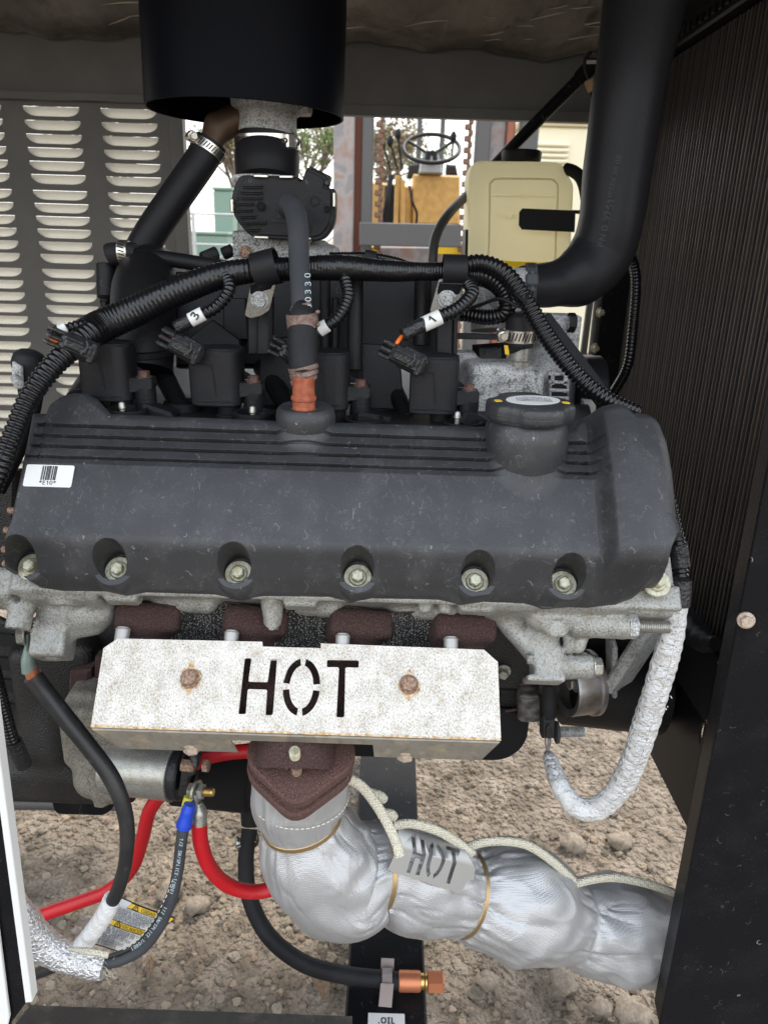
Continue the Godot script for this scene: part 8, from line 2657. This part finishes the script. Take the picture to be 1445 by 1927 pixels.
func exhaust_blanket() -> void:
	var o := thing("exhaust_wrap", "puffy silver fabric heat wrap round the exhaust pipe, strapped in bulges", "exhaust wrap", Vector3(0.0596,0.4118,-0.6200))
	var kp: Array = [Vector3(-0.0700,0.6840,-0.5900), Vector3(-0.0725,0.6550,-0.5880), Vector3(-0.0703,0.6225,-0.5880), Vector3(-0.0554,0.5737,-0.5920), Vector3(-0.0281,0.5375,-0.6000), Vector3(0.0051,0.5441,-0.6120), Vector3(0.0466,0.5149,-0.6250), Vector3(0.0989,0.4829,-0.6400), Vector3(0.1589,0.4580,-0.6550), Vector3(0.2296,0.4121,-0.6720), Vector3(0.2961,0.3821,-0.6900), Vector3(0.3676,0.3524,-0.7050), Vector3(0.4575,0.3173,-0.7200)]
	var kr: Array = [0.04677, 0.04539, 0.03994, 0.05472, 0.05715, 0.04589, 0.05444, 0.04634, 0.06426, 0.04751, 0.06169, 0.05484, 0.05637]
	var pk := path(kp, 0.0022)
	var ss: Array = []
	var s := 0.0
	for i in pk[0].size():
		if i > 0: s += (pk[0][i] as Vector3).distance_to(pk[0][i - 1])
		ss.append(s)
	var pin: Array = []
	for k in [2, 5, 7, 9]:
		for i in pk[1].size():
			if pk[1][i] >= k:
				pin.append(ss[i])
				break
	var f := FastNoiseLite.new()
	f.seed = 21; f.frequency = 1.0; f.fractal_octaves = 1
	var g := FastNoiseLite.new()
	g.seed = 22; g.frequency = 1.0; g.fractal_octaves = 1
	var fold := func(s2: float, an: float, r: float) -> float:
		var near := 9.0
		var pi := 0
		for k in 4:
			if abs(s2 - pin[k]) < abs(near):
				near = s2 - pin[k]; pi = k
		var d: float = abs(near)
		var ca := cos(an)
		var sa := sin(an)
		var ph := f.get_noise_3d(ca * 2.6 + pi * 7.0, sa * 2.6, s2 * 9.0)
		# gathers run away from each strap and die out
		var gath: float = sin(an * 17.0 + pi * 1.7 + ph * 3.0) * 0.6 * exp(-d / 0.012) + sin(an * 6.0 + pi * 2.3 + ph * 2.5) * 0.9
		var cr: float = -pow(1.0 - abs(sin(an * 3.5 + pi * 1.9 + ph * 1.6 + d * 9.0)), 7.0) * 0.07 * exp(-d / 0.045) - pow(1.0 - abs(sin(an * 5.5 + pi * 0.7 + ph * 2.0 - d * 14.0)), 9.0) * 0.06 * exp(-d / 0.025)
		var amp: float = (0.042 * exp(-d / 0.014) + 0.026 * exp(-d / 0.035) * max(0.0, f.get_noise_3d(ca * 1.5, sa * 1.5, pi * 5.0) + 0.25) * 2.0) * smoothstep(0.001, 0.007, d)
		var dent: float = g.get_noise_3d(ca * 1.4, sa * 1.4, s2 * 24.0)
		var sharp: float = 1.0 - abs(f.get_noise_3d(ca * 1.3 + 4.0, sa * 1.3, s2 * 11.0)) * 2.2
		var neck: float = -0.05 * exp(-d * d / 0.00003)
		return r * (1.0 + amp * gath + cr * smoothstep(0.001, 0.006, d) + (0.06 * dent + 0.02 * pow(max(0.0, sharp), 2.0)) * smoothstep(0.002, 0.02, d) + neck)
	var mb := MB.new()
	tube(mb, kp, kr, 170, 0.0022, fold)
	part("fabric_sleeve", mb, M.fabric, o)
	# straps
	for b in [[2, 0.958], [5, 0.958], [7, 0.958]]:
		var i0 := 0
		for i in pk[1].size():
			if pk[1][i] >= b[0]:
				i0 = i
				break
		var tg: Vector3 = (pk[0][i0 + 2] - pk[0][i0 - 2]).normalized()
		var st := MB.new()
		ring(st, pk[0][i0] - tg * 0.0027, pk[0][i0] + tg * 0.0027, kr[b[0]] * b[1] + 0.0008, kr[b[0]] * b[1] - 0.0012, 72)
		part("strap", st, M.tan_band, o)
	var pc: Vector3 = pk[0][0]
	# selvage along the upper seam
	for q in [[Vector3(-0.0292,0.6842,-0.5750), Vector3(-0.0144,0.6727,-0.5780), Vector3(-0.0006,0.6538,-0.5780), Vector3(0.0114,0.6334,-0.5750), Vector3(0.0204,0.6188,-0.5660), Vector3(0.0242,0.6077,-0.5600)], [Vector3(0.0195,0.6025,-0.6060), Vector3(0.0370,0.6033,-0.6080), Vector3(0.0616,0.5926,-0.6120), Vector3(0.0847,0.5724,-0.6180), Vector3(0.1013,0.5552,-0.6200)], [Vector3(0.0915,0.5508,-0.6300), Vector3(0.1124,0.5558,-0.6360), Vector3(0.1382,0.5551,-0.6400), Vector3(0.1655,0.5441,-0.6460), Vector3(0.1945,0.5195,-0.6500), Vector3(0.2210,0.4887,-0.6550)], [Vector3(0.2237,0.4811,-0.6580), Vector3(0.2457,0.4827,-0.6640), Vector3(0.2745,0.4800,-0.6700), Vector3(0.3163,0.4620,-0.6800), Vector3(0.3594,0.4394,-0.6880)]]:
		var sm := MB.new()
		tube(sm, q, 0.00401, 12, 0.0012, func(s2: float, an: float, rr: float) -> float: return rr * (0.75 + 0.45 * abs(cos(an))) * (1.0 + 0.05 * sin(s2 * 2400.0 + an * 2.0)))
		part("seam_binding", sm, M.seam, o)
	for q in [[Vector3(-0.0087,0.6473,-0.6000), Vector3(0.0043,0.6410,-0.6020), Vector3(0.0081,0.6358,-0.6030)], [Vector3(0.0033,0.6222,-0.6000), Vector3(0.0153,0.6196,-0.6020), Vector3(0.0186,0.6150,-0.6030)]]:
		var sm := MB.new()
		tube(sm, q, 0.0048, 10, 0.002)
		part("seam_end", sm, M.seam, o)
	# collar stitching
	var stc := MB.new()
	for k in 40:
		var an := -0.2 + PI * 1.35 * k / 40.0
		var c := Vector3(-0.0710,0.6526,-0.5880)
		var d0 := Vector3(cos(an), 0.0, sin(an)) * (0.04544 * 1.012)
		var d1 := Vector3(cos(an + 0.07), 0.0, sin(an + 0.07)) * (0.04544 * 1.012)
		bar(stc, c + d0, c + d1, 0.0008, 0.0008, Vector3.UP, 0.0002)
	part("stitching", stc, M.stitch, o)
	# tag plate over the second bulge
	var tg2 := thing("hot_tag", "small bent steel tag with the word HOT cut out, strapped on the wrap", "tag", Vector3(0.0589,0.5912,-0.5600))
	var A := Vector3(0.0197,0.5954,-0.5820)
	var Bq := Vector3(0.1022,0.5545,-0.6010)
	var X := (Bq - A).normalized()
	var wdt := A.distance_to(Bq)
	var dn := (Vector3(0.0933,0.5334,-0.5890) - Bq)
	dn = (dn - X * dn.dot(X)).normalized()
	var Z := X.cross(-dn).normalized()
	if Z.z < 0: Z = -Z
	var up := (-dn * 0.62 - Z * 0.78).normalized()
	var Zu := X.cross(up).normalized()
	if Zu.y < 0: Zu = -Zu
	var H := 0.027
	var outer := PackedVector2Array([Vector2(0, -0.02), Vector2(wdt - 0.008, -0.026), Vector2(wdt - 0.004, -0.012), Vector2(wdt + 0.002, -0.010), Vector2(wdt, 0.0), Vector2(wdt - 0.012, 0.024), Vector2(0.006, 0.026)])
	var holes: Array = []
	var x0 := 0.020
	holes.append(PackedVector2Array([Vector2(x0, 0.018), Vector2(x0 + 0.0045, 0.018), Vector2(x0 + 0.0045, 0.002), Vector2(x0 + 0.0105, 0.002), Vector2(x0 + 0.0105, 0.018), Vector2(x0 + 0.015, 0.018), Vector2(x0 + 0.015, -0.018), Vector2(x0 + 0.0105, -0.018), Vector2(x0 + 0.0105, -0.003), Vector2(x0 + 0.0045, -0.003), Vector2(x0 + 0.0045, -0.018), Vector2(x0, -0.018)]))
	var oc2 := Vector2(x0 + 0.028, 0)
	for q in 2:
		var pl := PackedVector2Array()
		var a0: float = [PI / 2 + 0.3, -PI / 2 + 0.3][q]
		for k in 11: pl.append(oc2 + Vector2(cos(a0 + 2.54 * k / 10.0) * 0.0098, sin(a0 + 2.54 * k / 10.0) * 0.0185))
		for k in 11: pl.append(oc2 + Vector2(cos(a0 + 2.54 * (10 - k) / 10.0) * 0.0056, sin(a0 + 2.54 * (10 - k) / 10.0) * 0.0142))
		holes.append(pl)
	var xt := x0 + 0.041
	holes.append(PackedVector2Array([Vector2(xt, 0.018), Vector2(xt + 0.0155, 0.018), Vector2(xt + 0.0155, 0.0135), Vector2(xt + 0.010, 0.0135), Vector2(xt + 0.010, -0.019), Vector2(xt + 0.0055, -0.019), Vector2(xt + 0.0055, 0.0135), Vector2(xt, 0.0135)]))
	var tm := MB.new()
	stencil(tm, outer, holes, [x0 + 0.0075, oc2.x - 0.0077, oc2.x + 0.0077, xt + 0.0077], [0.002], 0.0012, func(p: Vector2) -> Array:
		if p.y <= 0.002: return [A + X * p.x - dn * p.y, Z]
		return [A + X * p.x - dn * 0.002 + up * (p.y - 0.002), Zu])
	part("plate", tm, M.tag_steel, tg2)


func sensor_cable() -> void:
	var o := thing("sensor_cable", "white braided heat sleeve cable looping down at the right, taped black on top", "cable", Vector3(0.2122,0.6023,-0.6200))
	var mb := MB.new()
	var w := func(s2: float, an: float, rr: float) -> float: return rr * (1.0 + 0.03 * sin(s2 * 520.0 + 3.0 * sin(an + s2 * 40.0)) + 0.02 * sin(an * 4.0 + s2 * 90.0))
	tube(mb, [Vector3(0.2594,0.8599,-0.6050), Vector3(0.2580,0.8246,-0.6000), Vector3(0.2533,0.7821,-0.5980), Vector3(0.2487,0.7351,-0.6000), Vector3(0.2439,0.6919,-0.6020), Vector3(0.2338,0.6519,-0.6050), Vector3(0.2175,0.6265,-0.6100), Vector3(0.1988,0.6254,-0.6150), Vector3(0.1853,0.6371,-0.6300), Vector3(0.1815,0.6433,-0.6600), Vector3(0.1813,0.6412,-0.6750)], [0.00981, 0.01086, 0.01154, 0.01184, 0.01161, 0.01136, 0.01104, 0.01058, 0.00965, 0.00776, 0.00395], 32, 0.0016, w)
	part("sleeve", mb, M.white_sleeve, o)
	var sm := MB.new()
	tube(sm, [Vector3(0.2558,0.8626,-0.5870), Vector3(0.2538,0.8304,-0.5800), Vector3(0.2498,0.7892,-0.5780), Vector3(0.2455,0.7435,-0.5800), Vector3(0.2413,0.7018,-0.5830), Vector3(0.2314,0.6626,-0.5870), Vector3(0.2160,0.6375,-0.5930)], 0.0006, 6, 0.003)
	part("seam", sm, M.white_sleeve, o)
	var tp := MB.new()
	tube(tp, [Vector3(0.2604,0.8780,-0.6080), Vector3(0.2604,0.8677,-0.6060), Vector3(0.2602,0.8552,-0.6040)], [0.00976, 0.01025, 0.01076], 26, 0.002)
	part("tape_wrap", tp, M.tape, o)
	var fz := MB.new()
	var r := RandomNumberGenerator.new()
	r.seed = 17
	for q in [Vector3(0.2632,0.7719,-0.5970), Vector3(0.2622,0.7595,-0.5970), Vector3(0.2489,0.6666,-0.6000), Vector3(0.2469,0.6591,-0.6000), Vector3(0.2437,0.7568,-0.5850)]:
		for k in 4:
			var p0: Vector3 = q + Vector3(r.randf_range(-0.003, 0.003), r.randf_range(-0.007, 0.007), r.randf_range(-0.001, 0.002))
			tube(fz, [p0, p0 + Vector3(r.randf_range(-0.0015, 0.0015), r.randf_range(-0.0015, 0.0015), 0.0005), p0 + Vector3(r.randf_range(-0.0025, 0.0025), r.randf_range(-0.003, 0.001), 0.001)], 0.00035, 5, 0.002)
	part("frayed_fibre", fz, M.white, o).set_meta("kind", "stuff")
